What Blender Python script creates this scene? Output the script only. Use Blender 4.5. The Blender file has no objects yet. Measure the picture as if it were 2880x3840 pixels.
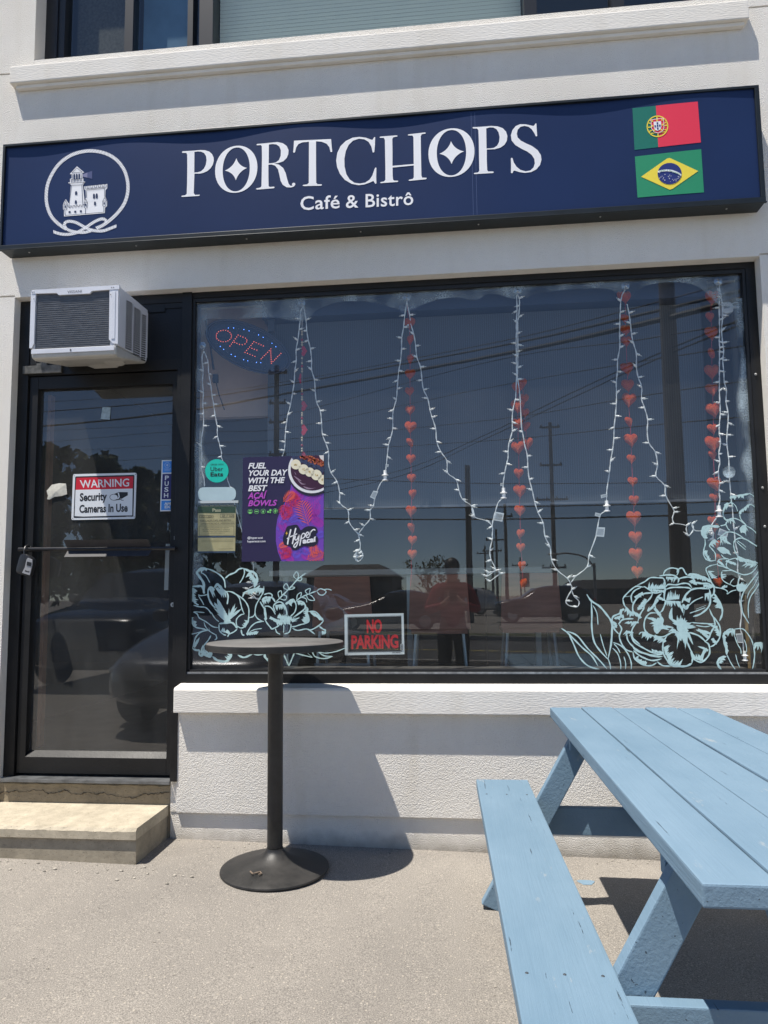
import bpy, bmesh, math, random
from mathutils import Vector, Matrix
from mathutils.geometry import tessellate_polygon
rnd = random.Random(7)
scene = bpy.context.scene
COL = scene.collection

# ------------------------------------------------------------------ camera
YAW, PITCH, ROLL, FOC, CYO = 0.0986, 0.0899, -0.0104, 2594.6, 82.2
CX, CY = 1440.0, 1920.0 + CYO
CAM = Vector((0.0, -3.60, 1.263))
_f = Vector((-math.sin(YAW)*math.cos(PITCH), math.cos(YAW)*math.cos(PITCH), math.sin(PITCH)))
_r0 = Vector((math.cos(YAW), math.sin(YAW), 0)); _u0 = _r0.cross(_f)
_r = math.cos(ROLL)*_r0 + math.sin(ROLL)*_u0
_u = -math.sin(ROLL)*_r0 + math.cos(ROLL)*_u0
cam_d = bpy.data.cameras.new('camera'); cam = bpy.data.objects.new('camera', cam_d); COL.objects.link(cam)
cam.matrix_world = Matrix(((_r.x, _u.x, -_f.x, CAM.x), (_r.y, _u.y, -_f.y, CAM.y), (_r.z, _u.z, -_f.z, CAM.z), (0, 0, 0, 1)))
cam_d.sensor_fit = 'VERTICAL'; cam_d.sensor_height = 36.0
cam_d.lens = FOC/3840*36.0
cam_d.shift_y = CYO/3840.0
cam_d.clip_start = 0.02; cam_d.clip_end = 2000
scene.camera = cam

# ------------------------------------------------------------------ world, sun, exposure
SUNV = Vector((0.29, 0.23, -1.0)).normalized()
SUN_EL = math.asin(-SUNV.z); SUN_ROT = math.atan2(-SUNV.x, -SUNV.y)
world = bpy.data.worlds.new('World'); scene.world = world; world.use_nodes = True
nt = world.node_tree; nt.nodes.clear()
_o = nt.nodes.new('ShaderNodeOutputWorld'); _b = nt.nodes.new('ShaderNodeBackground'); _s = nt.nodes.new('ShaderNodeTexSky')
_s.sky_type = 'NISHITA'; _s.sun_disc = False; _s.sun_elevation = SUN_EL; _s.sun_rotation = SUN_ROT
_s.dust_density = 0.0; _s.air_density = 0.75; _s.altitude = 1800; _s.ozone_density = 1.2
_b.inputs['Strength'].default_value = 0.125
nt.links.new(_s.outputs[0], _b.inputs[0]); nt.links.new(_b.outputs[0], _o.inputs[0])
sun_d = bpy.data.lights.new('sun', 'SUN'); sun = bpy.data.objects.new('sun', sun_d); COL.objects.link(sun)
sun_d.energy = 5.0; sun_d.angle = math.radians(0.5); sun_d.color = (1.0, 0.945, 0.86)
sun.location = (-3, -4, 12)
sun.rotation_euler = SUNV.to_track_quat('-Z', 'Y').to_euler()
scene.view_settings.view_transform = 'Standard'; scene.view_settings.look = 'None'
scene.view_settings.exposure = 0.46; scene.view_settings.gamma = 1.0
scene.cycles.caustics_reflective = False; scene.cycles.caustics_refractive = False
scene.cycles.max_bounces = 8; scene.cycles.transparent_max_bounces = 16
scene.cycles.use_denoising = True

# ------------------------------------------------------------------ picture <-> place
def ray(u, v):
    a, b = (u-CX)/FOC, (v-CY)/FOC
    return _r*a - _u*b + _f
def P(u, v, y):                       # point of a vertical plane y = const
    d = ray(u, v); return CAM + d*((y-CAM.y)/d.y)
def G(u, v, z):                       # point of a horizontal plane z = const
    d = ray(u, v); return CAM + d*((z-CAM.z)/d.z)
YG = 0.085                            # face of the shop glass
def RF(u, v, depth):                  # the real point whose mirror image in the glass lies at u, v
    d = ray(u, v); p = CAM + d*(depth/d.y); return Vector((p.x, 2*YG-p.y, p.z))
def zm(x0, y0, s): return lambda x, y: (x0+x*s, y0+y*s)
def gz(x): return -0.0195*(max(-3.0, min(3.0, x))+0.9)   # the paving falls gently to the right

# ------------------------------------------------------------------ materials
MATS = {}
def mat(name, col, rough=0.6, metal=0.0, var=0.0, vscale=8.0, bump=0.0, bscale=60.0, spec=0.5, coat=0.0, col2=None, stretch=None, detail=4.0, emit=None, es=1.0):
    if name in MATS: return MATS[name]
    m = bpy.data.materials.new(name); m.use_nodes = True; t = m.node_tree
    b = t.nodes['Principled BSDF']
    b.inputs['Base Color'].default_value = (*col, 1); b.inputs['Roughness'].default_value = rough
    b.inputs['Metallic'].default_value = metal; b.inputs['Specular IOR Level'].default_value = spec
    b.inputs['Coat Weight'].default_value = coat
    if emit: b.inputs['Emission Color'].default_value = (*emit, 1); b.inputs['Emission Strength'].default_value = es
    tc = t.nodes.new('ShaderNodeTexCoord'); vec = tc.outputs['Object']
    if stretch:
        mp = t.nodes.new('ShaderNodeMapping'); mp.inputs['Scale'].default_value = stretch
        t.links.new(vec, mp.inputs[0]); vec = mp.outputs[0]
    if var or col2:
        n = t.nodes.new('ShaderNodeTexNoise'); n.inputs['Scale'].default_value = vscale; n.inputs['Detail'].default_value = detail
        t.links.new(vec, n.inputs['Vector'])
        r = t.nodes.new('ShaderNodeValToRGB'); t.links.new(n.outputs['Fac'], r.inputs[0])
        c2 = col2 or tuple(c*(1-var) for c in col); c1 = col if col2 else tuple(min(1, c*(1+var)) for c in col)
        r.color_ramp.elements[0].position = 0.3; r.color_ramp.elements[1].position = 0.7
        r.color_ramp.elements[0].color = (*c2, 1); r.color_ramp.elements[1].color = (*c1, 1)
        t.links.new(r.outputs[0], b.inputs['Base Color'])
    if bump:
        n2 = t.nodes.new('ShaderNodeTexNoise'); n2.inputs['Scale'].default_value = bscale; n2.inputs['Detail'].default_value = 3.0
        t.links.new(vec, n2.inputs['Vector'])
        bp = t.nodes.new('ShaderNodeBump'); bp.inputs['Strength'].default_value = 1.0; bp.inputs['Distance'].default_value = bump
        t.links.new(n2.outputs['Fac'], bp.inputs['Height']); t.links.new(bp.outputs[0], b.inputs['Normal'])
    MATS[name] = m; return m

def srgb(r, g, b):
    f = lambda c: ((c/255+0.055)/1.055)**2.4 if c > 10 else c/255/12.92
    return (f(r), f(g), f(b))

def glass_mat(name, base, power, tint, rough=0.0, dust=0.0):
    m = bpy.data.materials.new(name); m.use_nodes = True; t = m.node_tree; t.nodes.clear()
    o = t.nodes.new('ShaderNodeOutputMaterial'); mx = t.nodes.new('ShaderNodeMixShader')
    tr = t.nodes.new('ShaderNodeBsdfTransparent'); tr.inputs[0].default_value = (*tint, 1)
    gl = t.nodes.new('ShaderNodeBsdfGlossy'); gl.inputs['Roughness'].default_value = rough
    lw = t.nodes.new('ShaderNodeLayerWeight'); lw.inputs['Blend'].default_value = 0.5
    pw = t.nodes.new('ShaderNodeMath'); pw.operation = 'POWER'; pw.inputs[1].default_value = power
    ml = t.nodes.new('ShaderNodeMath'); ml.operation = 'MULTIPLY_ADD'; ml.inputs[1].default_value = 1-base; ml.inputs[2].default_value = base
    t.links.new(lw.outputs['Facing'], pw.inputs[0]); t.links.new(pw.outputs[0], ml.inputs[0])
    t.links.new(ml.outputs[0], mx.inputs[0]); t.links.new(tr.outputs[0], mx.inputs[1]); t.links.new(gl.outputs[0], mx.inputs[2])
    out = mx.outputs[0]
    if dust:                                   # thin film of dust and wipe marks on the pane
        tc = t.nodes.new('ShaderNodeTexCoord'); n = t.nodes.new('ShaderNodeTexNoise'); n.inputs['Scale'].default_value = 3.2; n.inputs['Detail'].default_value = 7; n.inputs['Roughness'].default_value = .65
        mp = t.nodes.new('ShaderNodeMapping'); mp.inputs['Scale'].default_value = (1.6, 1, .5); t.links.new(tc.outputs['Object'], mp.inputs[0]); t.links.new(mp.outputs[0], n.inputs['Vector'])
        r = t.nodes.new('ShaderNodeMapRange'); r.inputs['From Min'].default_value = .3; r.inputs['From Max'].default_value = .75; r.inputs['To Min'].default_value = dust*.5; r.inputs['To Max'].default_value = dust*1.6; t.links.new(n.outputs['Fac'], r.inputs['Value'])
        df = t.nodes.new('ShaderNodeBsdfDiffuse'); df.inputs[0].default_value = (.55, .56, .55, 1); m2 = t.nodes.new('ShaderNodeMixShader')
        t.links.new(r.outputs[0], m2.inputs[0]); t.links.new(mx.outputs[0], m2.inputs[1]); t.links.new(df.outputs[0], m2.inputs[2]); out = m2.outputs[0]
    t.links.new(out, o.inputs[0]); MATS[name] = m; return m

# ------------------------------------------------------------------ objects
def wloc(o):
    p = Vector((0, 0, 0))
    while o: p += o.location; o = o.parent
    return p
def tag(o, label=None, cat=None, group=None, kind=None):
    if label: o['label'] = label
    if cat: o['category'] = cat
    if group: o['group'] = group
    if kind: o['kind'] = kind
    return o
def thing(name, loc, label, cat, group=None):
    o = bpy.data.objects.new(name, None); COL.objects.link(o); o.location = loc; o.empty_display_size = 0.05
    return tag(o, label, cat, group)
class MB:
    def __init__(s): s.v, s.f, s.sm = [], [], False
    def add(s, vs, fs):
        n = len(s.v); s.v += [Vector(v) for v in vs]; s.f += [tuple(i+n for i in f) for f in fs]; return s
    def box(s, x0, x1, y0, y1, z0, z1):
        if x0 > x1: x0, x1 = x1, x0
        if y0 > y1: y0, y1 = y1, y0
        if z0 > z1: z0, z1 = z1, z0
        return s.add([(x0,y0,z0),(x1,y0,z0),(x1,y1,z0),(x0,y1,z0),(x0,y0,z1),(x1,y0,z1),(x1,y1,z1),(x0,y1,z1)],
                     [(0,3,2,1),(4,5,6,7),(0,1,5,4),(1,2,6,5),(2,3,7,6),(3,0,4,7)])
    def beam(s, a, b, w, h, up=(0,0,1)):          # bar from a to b, w across, h along 'up'
        a, b = Vector(a), Vector(b); d = (b-a).normalized(); sd = d.cross(Vector(up)).normalized(); u = sd.cross(d)
        vs = [p+sd*i*w/2+u*j*h/2 for p in (a, b) for i, j in ((-1,-1),(1,-1),(1,1),(-1,1))]
        return s.add(vs, [(0,1,2,3),(7,6,5,4),(0,4,5,1),(1,5,6,2),(2,6,7,3),(3,7,4,0)])
    def tube(s, pts, r, n=8, cap=True):
        pts = [Vector(p) for p in pts]; k = len(pts); rs = r if isinstance(r, (list, tuple)) else [r]*k
        ref = None; rings = []
        for i, p in enumerate(pts):
            d = (pts[min(i+1, k-1)]-pts[max(i-1, 0)])
            d = d.normalized() if d.length > 1e-9 else Vector((0,0,1))
            if ref is None: ref = Vector((0,1,0)) if abs(d.y) < .9 else Vector((1,0,0))
            a = (ref - d*ref.dot(d)).normalized(); b = d.cross(a); ref = a
            rings.append([p+(a*math.cos(2*math.pi*j/n)+b*math.sin(2*math.pi*j/n))*rs[i] for j in range(n)])
        base = len(s.v)
        for q in rings: s.v += q
        for i in range(k-1):
            for j in range(n):
                s.f.append((base+i*n+j, base+i*n+(j+1)%n, base+(i+1)*n+(j+1)%n, base+(i+1)*n+j))
        if cap: s.f.append(tuple(base+j for j in reversed(range(n)))); s.f.append(tuple(base+(k-1)*n+j for j in range(n)))
        return s
    def lathe(s, prof, c, n=32, axis='z'):
        c = Vector(c); base = len(s.v); k = len(prof)
        for r, h in prof:
            for j in range(n):
                a = 2*math.pi*j/n; x, y = r*math.cos(a), r*math.sin(a)
                s.v.append(c+(Vector((x, y, h)) if axis == 'z' else Vector((x, -h, y)) if axis == 'y' else Vector((h, x, y))))
        for i in range(k-1):
            for j in range(n): s.f.append((base+i*n+j, base+i*n+(j+1)%n, base+(i+1)*n+(j+1)%n, base+(i+1)*n+j))
        if prof[0][0] > 1e-6: s.f.append(tuple(base+j for j in reversed(range(n))))
        if prof[-1][0] > 1e-6: s.f.append(tuple(base+(k-1)*n+j for j in range(n)))
        return s
    def prism(s, loop, y0, y1):                    # x-z outline between two planes y
        n = len(loop); lp = [(p[0], p[1]) for p in loop]
        tri = tessellate_polygon([[Vector((a, b, 0)) for a, b in lp]])
        s.add([(a, y0, b) for a, b in lp]+[(a, y1, b) for a, b in lp],
              [tuple(t) for t in tri]+[tuple(i+n for i in reversed(t)) for t in tri]+[(i, (i+1)%n, (i+1)%n+n, i+n) for i in range(n)])
        return s
    def ball(s, c, r, n=8, m=6, sc=(1,1,1)):
        c = Vector(c); base = len(s.v)
        for i in range(1, m):
            th = math.pi*i/m
            for j in range(n):
                a = 2*math.pi*j/n
                s.v.append(c+Vector((r*sc[0]*math.sin(th)*math.cos(a), r*sc[1]*math.sin(th)*math.sin(a), r*sc[2]*math.cos(th))))
        s.v += [c+Vector((0,0,r*sc[2])), c-Vector((0,0,r*sc[2]))]; T = base+(m-1)*n
        for i in range(m-2):
            for j in range(n): s.f.append((base+i*n+j, base+(i+1)*n+j, base+(i+1)*n+(j+1)%n, base+i*n+(j+1)%n))
        for j in range(n):
            s.f.append((T, base+j, base+(j+1)%n)); s.f.append((T+1, base+(m-2)*n+(j+1)%n, base+(m-2)*n+j))
        return s
    def build(s, name, m, parent=None, smooth=False, loc=None, bevel=0.0, fix=True):
        o0 = wloc(parent) if parent else Vector(loc) if loc is not None else Vector((0,0,0))
        me = bpy.data.meshes.new(name); me.from_pydata([v-o0 for v in s.v], [], s.f); me.update()
        if fix:
            bm = bmesh.new(); bm.from_mesh(me); bmesh.ops.recalc_face_normals(bm, faces=bm.faces)
            if bevel:
                es = [e for e in bm.edges if len(e.link_faces) == 2 and e.calc_face_angle(0) > 0.6]
                bmesh.ops.bevel(bm, geom=es, offset=bevel, segments=2, affect='EDGES', profile=0.6)
            bm.to_mesh(me); bm.free()
        if smooth:
            for p in me.polygons: p.use_smooth = True
            if smooth != 'all': me.set_sharp_from_angle(angle=0.7)
        me.materials.append(m)
        o = bpy.data.objects.new(name, me); COL.objects.link(o)
        if parent: o.parent = parent
        elif loc is not None: o.location = loc
        return o
def part_copy(o, parent, offset=None, rot=None, scale=None):
    c = o.copy(); COL.objects.link(c); c.parent = parent
    if offset is not None: c.location = offset
    if rot is not None: c.rotation_euler = rot
    if scale is not None: c.scale = scale
    return c

# flat artwork: outlines with holes, strokes and lettering on a vertical plane -----------------------
def face_mesh(loops, name, m, parent=None, yf=None, loc=None):
    """loops: list of groups, each group = [outer, hole, ...] of Vectors (x, y, z); filled facing -y"""
    b = MB()
    for g in loops:
        n = len(b.v); flat = [p for lp in g for p in lp]
        tri = tessellate_polygon([[Vector((p.x, p.z, 0)) for p in lp] for lp in g])
        b.v += [Vector(p) for p in flat]
        for t in tri:
            a, c, d = (flat[i] for i in t)
            cr = (c.x-a.x)*(d.z-a.z)-(c.z-a.z)*(d.x-a.x)
            if abs(cr) < 1e-12: continue
            b.f.append(tuple(i+n for i in (t if cr > 0 else reversed(t))))
    if yf:
        b.v = [Vector((v.x, yf(v.x), v.z)) for v in b.v]
    return b.build(name, m, parent, loc=loc, fix=False)
def px_loops(groups, z, y): return [[[P(*z(*p), y) for p in lp] for lp in g] for g in groups]
def catmull(pts, k=4, closed=False):
    n = len(pts)
    if n < 3: return list(pts)
    out = []
    rng = range(n) if closed else range(n-1)
    for i in rng:
        g = lambda j: pts[j % n] if closed else pts[max(0, min(n-1, j))]
        p0, p1, p2, p3 = g(i-1), g(i), g(i+1), g(i+2)
        for s in range(k):
            t = s/k
            out.append(tuple(0.5*((2*b)+(c-a)*t+(2*a-5*b+4*c-d)*t*t+(3*b-a-3*c+d)*t**3) for a, b, c, d in zip(p0, p1, p2, p3)))
    if not closed: out.append(tuple(pts[-1]))
    return out
def stroke_mesh(b, pts, w, taper=(0.35, 0.35), jit=0.0):
    """ribbon in (x, z) along pts (Vectors on one plane), width w with tapered ends"""
    n = len(pts); base = len(b.v)
    ph = rnd.random()*6
    for i, p in enumerate(pts):
        q0, q1 = pts[max(0, i-1)], pts[min(n-1, i+1)]
        d = Vector((q1.x-q0.x, q1.z-q0.z)); d = d.normalized() if d.length > 1e-9 else Vector((1, 0))
        t = i/(n-1); ww = w*min(1, taper[0]+t*5, taper[1]+(1-t)*5)*(1+jit*math.sin(ph+i*1.3))
        b.v += [Vector((p.x-d.y*ww/2, p.y, p.z+d.x*ww/2)), Vector((p.x+d.y*ww/2, p.y, p.z-d.x*ww/2))]
    for i in range(n-1):
        a = base+2*i; b.f.append((a, a+1, a+3, a+2))
_tcache = {}
def text_polys(body, bold=0.0, shear=0.0, spacing=1.0):
    key = (body, bold, shear, spacing)
    if key in _tcache: return _tcache[key]
    c = bpy.data.curves.new('t', 'FONT'); c.body = body; c.size = 1.0; c.offset = bold; c.shear = shear; c.space_character = spacing
    c.resolution_u = 3; c.fill_mode = 'FRONT'
    o = bpy.data.objects.new('t', c); COL.objects.link(o)
    bpy.context.view_layer.update()
    me = bpy.data.meshes.new_from_object(o.evaluated_get(bpy.context.evaluated_depsgraph_get()))
    vs = [v.co.copy() for v in me.vertices]; fs = [tuple(p.vertices) for p in me.polygons]
    bpy.data.objects.remove(o); bpy.data.curves.remove(c); bpy.data.meshes.remove(me)
    x0, x1 = min(v.x for v in vs), max(v.x for v in vs); y0, y1 = min(v.y for v in vs), max(v.y for v in vs)
    r = ([((v.x-x0)/(x1-x0), (v.y-y0)/(y1-y0)) for v in vs], fs); _tcache[key] = r; return r
def text_on(b, body, quad, y, bold=0.0, shear=0.0, spacing=1.0, yf=None):
    """quad: picture corners TL TR BR BL that the lettering's own box fills"""
    tl, tr, br, bl = [P(*q, y) for q in quad]
    st, fs = text_polys(body, bold, shear, spacing)
    vs = []
    for s, t in st:
        p = bl*(1-s)*(1-t)+br*s*(1-t)+tr*s*t+tl*(1-s)*t
        vs.append(Vector((p.x, yf(p.x) if yf else y, p.z)))
    b.add(vs, fs)
def quad_face(z, pts, y): return [P(*z(*p), y) for p in pts]
def clip(poly, cv):
    """clip (x, y) polygon by convex polygon cv (either winding)"""
    ar = sum(cv[i][0]*cv[(i+1) % len(cv)][1]-cv[(i+1) % len(cv)][0]*cv[i][1] for i in range(len(cv)))
    sg = 1 if ar > 0 else -1
    out = list(poly)
    for i in range(len(cv)):
        a, c = cv[i], cv[(i+1) % len(cv)]
        ins = lambda p: sg*((c[0]-a[0])*(p[1]-a[1])-(c[1]-a[1])*(p[0]-a[0])) >= 0
        new = []
        for j in range(len(out)):
            p, q = out[j], out[(j+1) % len(out)]
            if ins(p): new.append(p)
            if ins(p) != ins(q):
                d1 = (c[0]-a[0])*(p[1]-a[1])-(c[1]-a[1])*(p[0]-a[0]); d2 = (c[0]-a[0])*(q[1]-a[1])-(c[1]-a[1])*(q[0]-a[0])
                t = d1/(d1-d2); new.append((p[0]+(q[0]-p[0])*t, p[1]+(q[1]-p[1])*t))
        out = new
        if len(out) < 3: return []
    return out
def circ(cx, cy, r, n=28, ry=None, a0=0.0):
    ry = ry or r
    return [(cx+r*math.cos(a0+2*math.pi*i/n), cy+ry*math.sin(a0+2*math.pi*i/n)) for i in range(n)]
# ================================================================== materials of the place
def stucco(name, col, bump, bscale, streak=False):
    m = bpy.data.materials.new(name); m.use_nodes = True; t = m.node_tree; b = t.nodes['Principled BSDF']
    b.inputs['Roughness'].default_value = 0.9; b.inputs['Specular IOR Level'].default_value = 0.2
    tc = t.nodes.new('ShaderNodeTexCoord'); vec = tc.outputs['Object']
    n = t.nodes.new('ShaderNodeTexNoise'); n.inputs['Scale'].default_value = 1.7; n.inputs['Detail'].default_value = 6; n.inputs['Roughness'].default_value = 0.65
    mp0 = t.nodes.new('ShaderNodeMapping'); mp0.inputs['Scale'].default_value = (1, 1, 0.5); t.links.new(vec, mp0.inputs[0]); t.links.new(mp0.outputs[0], n.inputs['Vector'])
    r = t.nodes.new('ShaderNodeValToRGB'); r.color_ramp.elements[0].position = 0.3; r.color_ramp.elements[1].position = 0.7
    r.color_ramp.elements[0].color = (col[0]*.9, col[1]*.885, col[2]*.86, 1); r.color_ramp.elements[1].color = (*col, 1)
    t.links.new(n.outputs['Fac'], r.inputs[0])
    sx = t.nodes.new('ShaderNodeSeparateXYZ'); t.links.new(vec, sx.inputs[0])          # splash dirt along the foot
    n3 = t.nodes.new('ShaderNodeTexNoise'); n3.inputs['Scale'].default_value = 14; n3.inputs['Detail'].default_value = 5; t.links.new(vec, n3.inputs['Vector'])
    ad = t.nodes.new('ShaderNodeMath'); ad.operation = 'MULTIPLY_ADD'; ad.inputs[1].default_value = -0.09; t.links.new(n3.outputs['Fac'], ad.inputs[0]); t.links.new(sx.outputs['Z'], ad.inputs[2])
    mr = t.nodes.new('ShaderNodeMapRange'); mr.inputs['From Min'].default_value = -0.075; mr.inputs['From Max'].default_value = 0.03; mr.inputs['To Min'].default_value = 0.75; mr.inputs['To Max'].default_value = 0.0
    t.links.new(ad.outputs[0], mr.inputs['Value'])
    mx = t.nodes.new('ShaderNodeMixRGB'); mx.inputs[2].default_value = (0.22, 0.19, 0.15, 1); t.links.new(mr.outputs[0], mx.inputs[0]); t.links.new(r.outputs[0], mx.inputs[1])
    dn = t.nodes.new('ShaderNodeTexNoise'); dn.inputs['Scale'].default_value = 7; dn.inputs['Detail'].default_value = 5      # faint run marks
    mpd = t.nodes.new('ShaderNodeMapping'); mpd.inputs['Scale'].default_value = (1, 1, .09); t.links.new(vec, mpd.inputs[0]); t.links.new(mpd.outputs[0], dn.inputs['Vector'])
    dr_ = t.nodes.new('ShaderNodeValToRGB'); dr_.color_ramp.elements[0].position = .56; dr_.color_ramp.elements[1].position = .74; dr_.color_ramp.elements[0].color = (1, 1, 1, 1); dr_.color_ramp.elements[1].color = (.94, .93, .91, 1); t.links.new(dn.outputs['Fac'], dr_.inputs[0])
    md = t.nodes.new('ShaderNodeMixRGB'); md.blend_type = 'MULTIPLY'; md.inputs[0].default_value = 1; t.links.new(mx.outputs[0], md.inputs[1]); t.links.new(dr_.outputs[0], md.inputs[2])
    t.links.new(md.outputs[0], b.inputs['Base Color'])
    n2 = t.nodes.new('ShaderNodeTexNoise'); n2.inputs['Scale'].default_value = bscale; n2.inputs['Detail'].default_value = 2.0; n2.inputs['Roughness'].default_value = 0.5
    if streak:
        mp = t.nodes.new('ShaderNodeMapping'); mp.inputs['Scale'].default_value = (0.25, 1, 1.2); t.links.new(vec, mp.inputs[0]); t.links.new(mp.outputs[0], n2.inputs['Vector'])
    else: t.links.new(vec, n2.inputs['Vector'])
    bp = t.nodes.new('ShaderNodeBump'); bp.inputs['Distance'].default_value = bump; t.links.new(n2.outputs['Fac'], bp.inputs['Height']); t.links.new(bp.outputs[0], b.inputs['Normal'])
    MATS[name] = m; return m
M_WALL = stucco('stucco', (0.86, 0.825, 0.765), 0.0062, 185)
M_SILL = stucco('sill_render', (0.86, 0.825, 0.765), 0.0018, 170, True)
def painted(name, col, chip=(0.5, 0.5, 0.48), rough=0.38, amount=0.72, bump=0.0008):
    m = bpy.data.materials.new(name); m.use_nodes = True; t = m.node_tree; b = t.nodes['Principled BSDF']
    tc = t.nodes.new('ShaderNodeTexCoord'); vec = tc.outputs['Object']
    n = t.nodes.new('ShaderNodeTexNoise'); n.inputs['Scale'].default_value = 38; n.inputs['Detail'].default_value = 6; n.inputs['Roughness'].default_value = 0.7; t.links.new(vec, n.inputs['Vector'])
    r = t.nodes.new('ShaderNodeValToRGB'); r.color_ramp.elements[0].position = amount; r.color_ramp.elements[1].position = amount+0.02
    r.color_ramp.elements[0].color = (0,0,0,1); r.color_ramp.elements[1].color = (1,1,1,1); t.links.new(n.outputs['Fac'], r.inputs[0])
    n2 = t.nodes.new('ShaderNodeTexNoise'); n2.inputs['Scale'].default_value = 5; n2.inputs['Detail'].default_value = 5; t.links.new(vec, n2.inputs['Vector'])
    r2 = t.nodes.new('ShaderNodeValToRGB'); r2.color_ramp.elements[0].position = .3; r2.color_ramp.elements[1].position = .75
    r2.color_ramp.elements[0].color = (*[c*.75 for c in col], 1); r2.color_ramp.elements[1].color = (*[c*1.35 for c in col], 1); t.links.new(n2.outputs['Fac'], r2.inputs[0])
    mx = t.nodes.new('ShaderNodeMixRGB'); mx.inputs[2].default_value = (*chip, 1); t.links.new(r.outputs[0], mx.inputs[0]); t.links.new(r2.outputs[0], mx.inputs[1]); t.links.new(mx.outputs[0], b.inputs['Base Color'])
    mr = t.nodes.new('ShaderNodeMapRange'); mr.inputs['To Min'].default_value = rough-.1; mr.inputs['To Max'].default_value = rough+.2; t.links.new(n2.outputs['Fac'], mr.inputs['Value']); t.links.new(mr.outputs[0], b.inputs['Roughness'])
    n4 = t.nodes.new('ShaderNodeTexNoise'); n4.inputs['Scale'].default_value = 120; t.links.new(vec, n4.inputs['Vector'])
    bp = t.nodes.new('ShaderNodeBump'); bp.inputs['Distance'].default_value = bump; t.links.new(n4.outputs['Fac'], bp.inputs['Height']); t.links.new(bp.outputs[0], b.inputs['Normal'])
    b.inputs['Specular IOR Level'].default_value = .3
    MATS[name] = m; return m
M_FRAME = painted('black_frame_paint', (0.012, 0.0118, 0.012), amount=0.76)
M_FRAME_DARK = mat('black_gasket', (0.008, 0.008, 0.009), 0.5)
M_NAVYPANEL = painted('black_panel_paint', (0.010, 0.011, 0.014), rough=0.45, amount=0.8)
M_ALU = mat('worn_aluminium', (0.42, 0.42, 0.41), 0.35, 0.6, var=0.3, vscale=40)
M_GLASS = glass_mat('shop_glass', 0.112, 7.5, (0.93, 0.95, 0.94), 0.0, .026)
M_GLASS3 = glass_mat('dusty_door_glass', 0.105, 5.0, (0.90, 0.93, 0.92), 0.0, .055)
M_GLASS2 = glass_mat('upper_glass', 0.10, 4.0, (0.9, 0.95, 0.92), 0.02)
def concrete(name, col, rough=0.9):
    m = bpy.data.materials.new(name); m.use_nodes = True; t = m.node_tree; b = t.nodes['Principled BSDF']; b.inputs['Roughness'].default_value = rough; b.inputs['Specular IOR Level'].default_value = .25
    tc = t.nodes.new('ShaderNodeTexCoord'); vec = tc.outputs['Object']
    n = t.nodes.new('ShaderNodeTexNoise'); n.inputs['Scale'].default_value = 9; n.inputs['Detail'].default_value = 9; n.inputs['Roughness'].default_value = .75; t.links.new(vec, n.inputs['Vector'])
    r = t.nodes.new('ShaderNodeValToRGB'); r.color_ramp.elements[0].position = .33; r.color_ramp.elements[1].position = .68
    r.color_ramp.elements[0].color = (*[c*.68 for c in col], 1); r.color_ramp.elements[1].color = (*[min(1, c*1.12) for c in col], 1); t.links.new(n.outputs['Fac'], r.inputs[0])
    v = t.nodes.new('ShaderNodeTexVoronoi'); v.inputs['Scale'].default_value = 75; t.links.new(vec, v.inputs['Vector'])
    r2 = t.nodes.new('ShaderNodeValToRGB'); r2.color_ramp.elements[0].position = .10; r2.color_ramp.elements[1].position = .2; r2.color_ramp.elements[0].color = (.45,.42,.38,1); r2.color_ramp.elements[1].color = (1,1,1,1); t.links.new(v.outputs['Distance'], r2.inputs[0])
    mx = t.nodes.new('ShaderNodeMixRGB'); mx.blend_type = 'MULTIPLY'; mx.inputs[0].default_value = .55; t.links.new(r.outputs[0], mx.inputs[1]); t.links.new(r2.outputs[0], mx.inputs[2]); t.links.new(mx.outputs[0], b.inputs['Base Color'])
    ad = t.nodes.new('ShaderNodeMath'); ad.operation = 'MULTIPLY_ADD'; ad.inputs[1].default_value = .6; t.links.new(r2.outputs[0], ad.inputs[0]); t.links.new(n.outputs['Fac'], ad.inputs[2])
    bp = t.nodes.new('ShaderNodeBump'); bp.inputs['Distance'].default_value = .004; t.links.new(ad.outputs[0], bp.inputs['Height']); t.links.new(bp.outputs[0], b.inputs['Normal'])
    MATS[name] = m; return m
M_CONC = concrete('step_concrete', (0.51, 0.448, 0.342))
M_CONC3 = concrete('block_concrete', (0.36, 0.315, 0.24))
M_CONC2 = concrete('threshold_concrete', (0.33, 0.275, 0.19))
M_DARKROOM = mat('room_paint', (0.035, 0.033, 0.032), 0.8)

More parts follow.
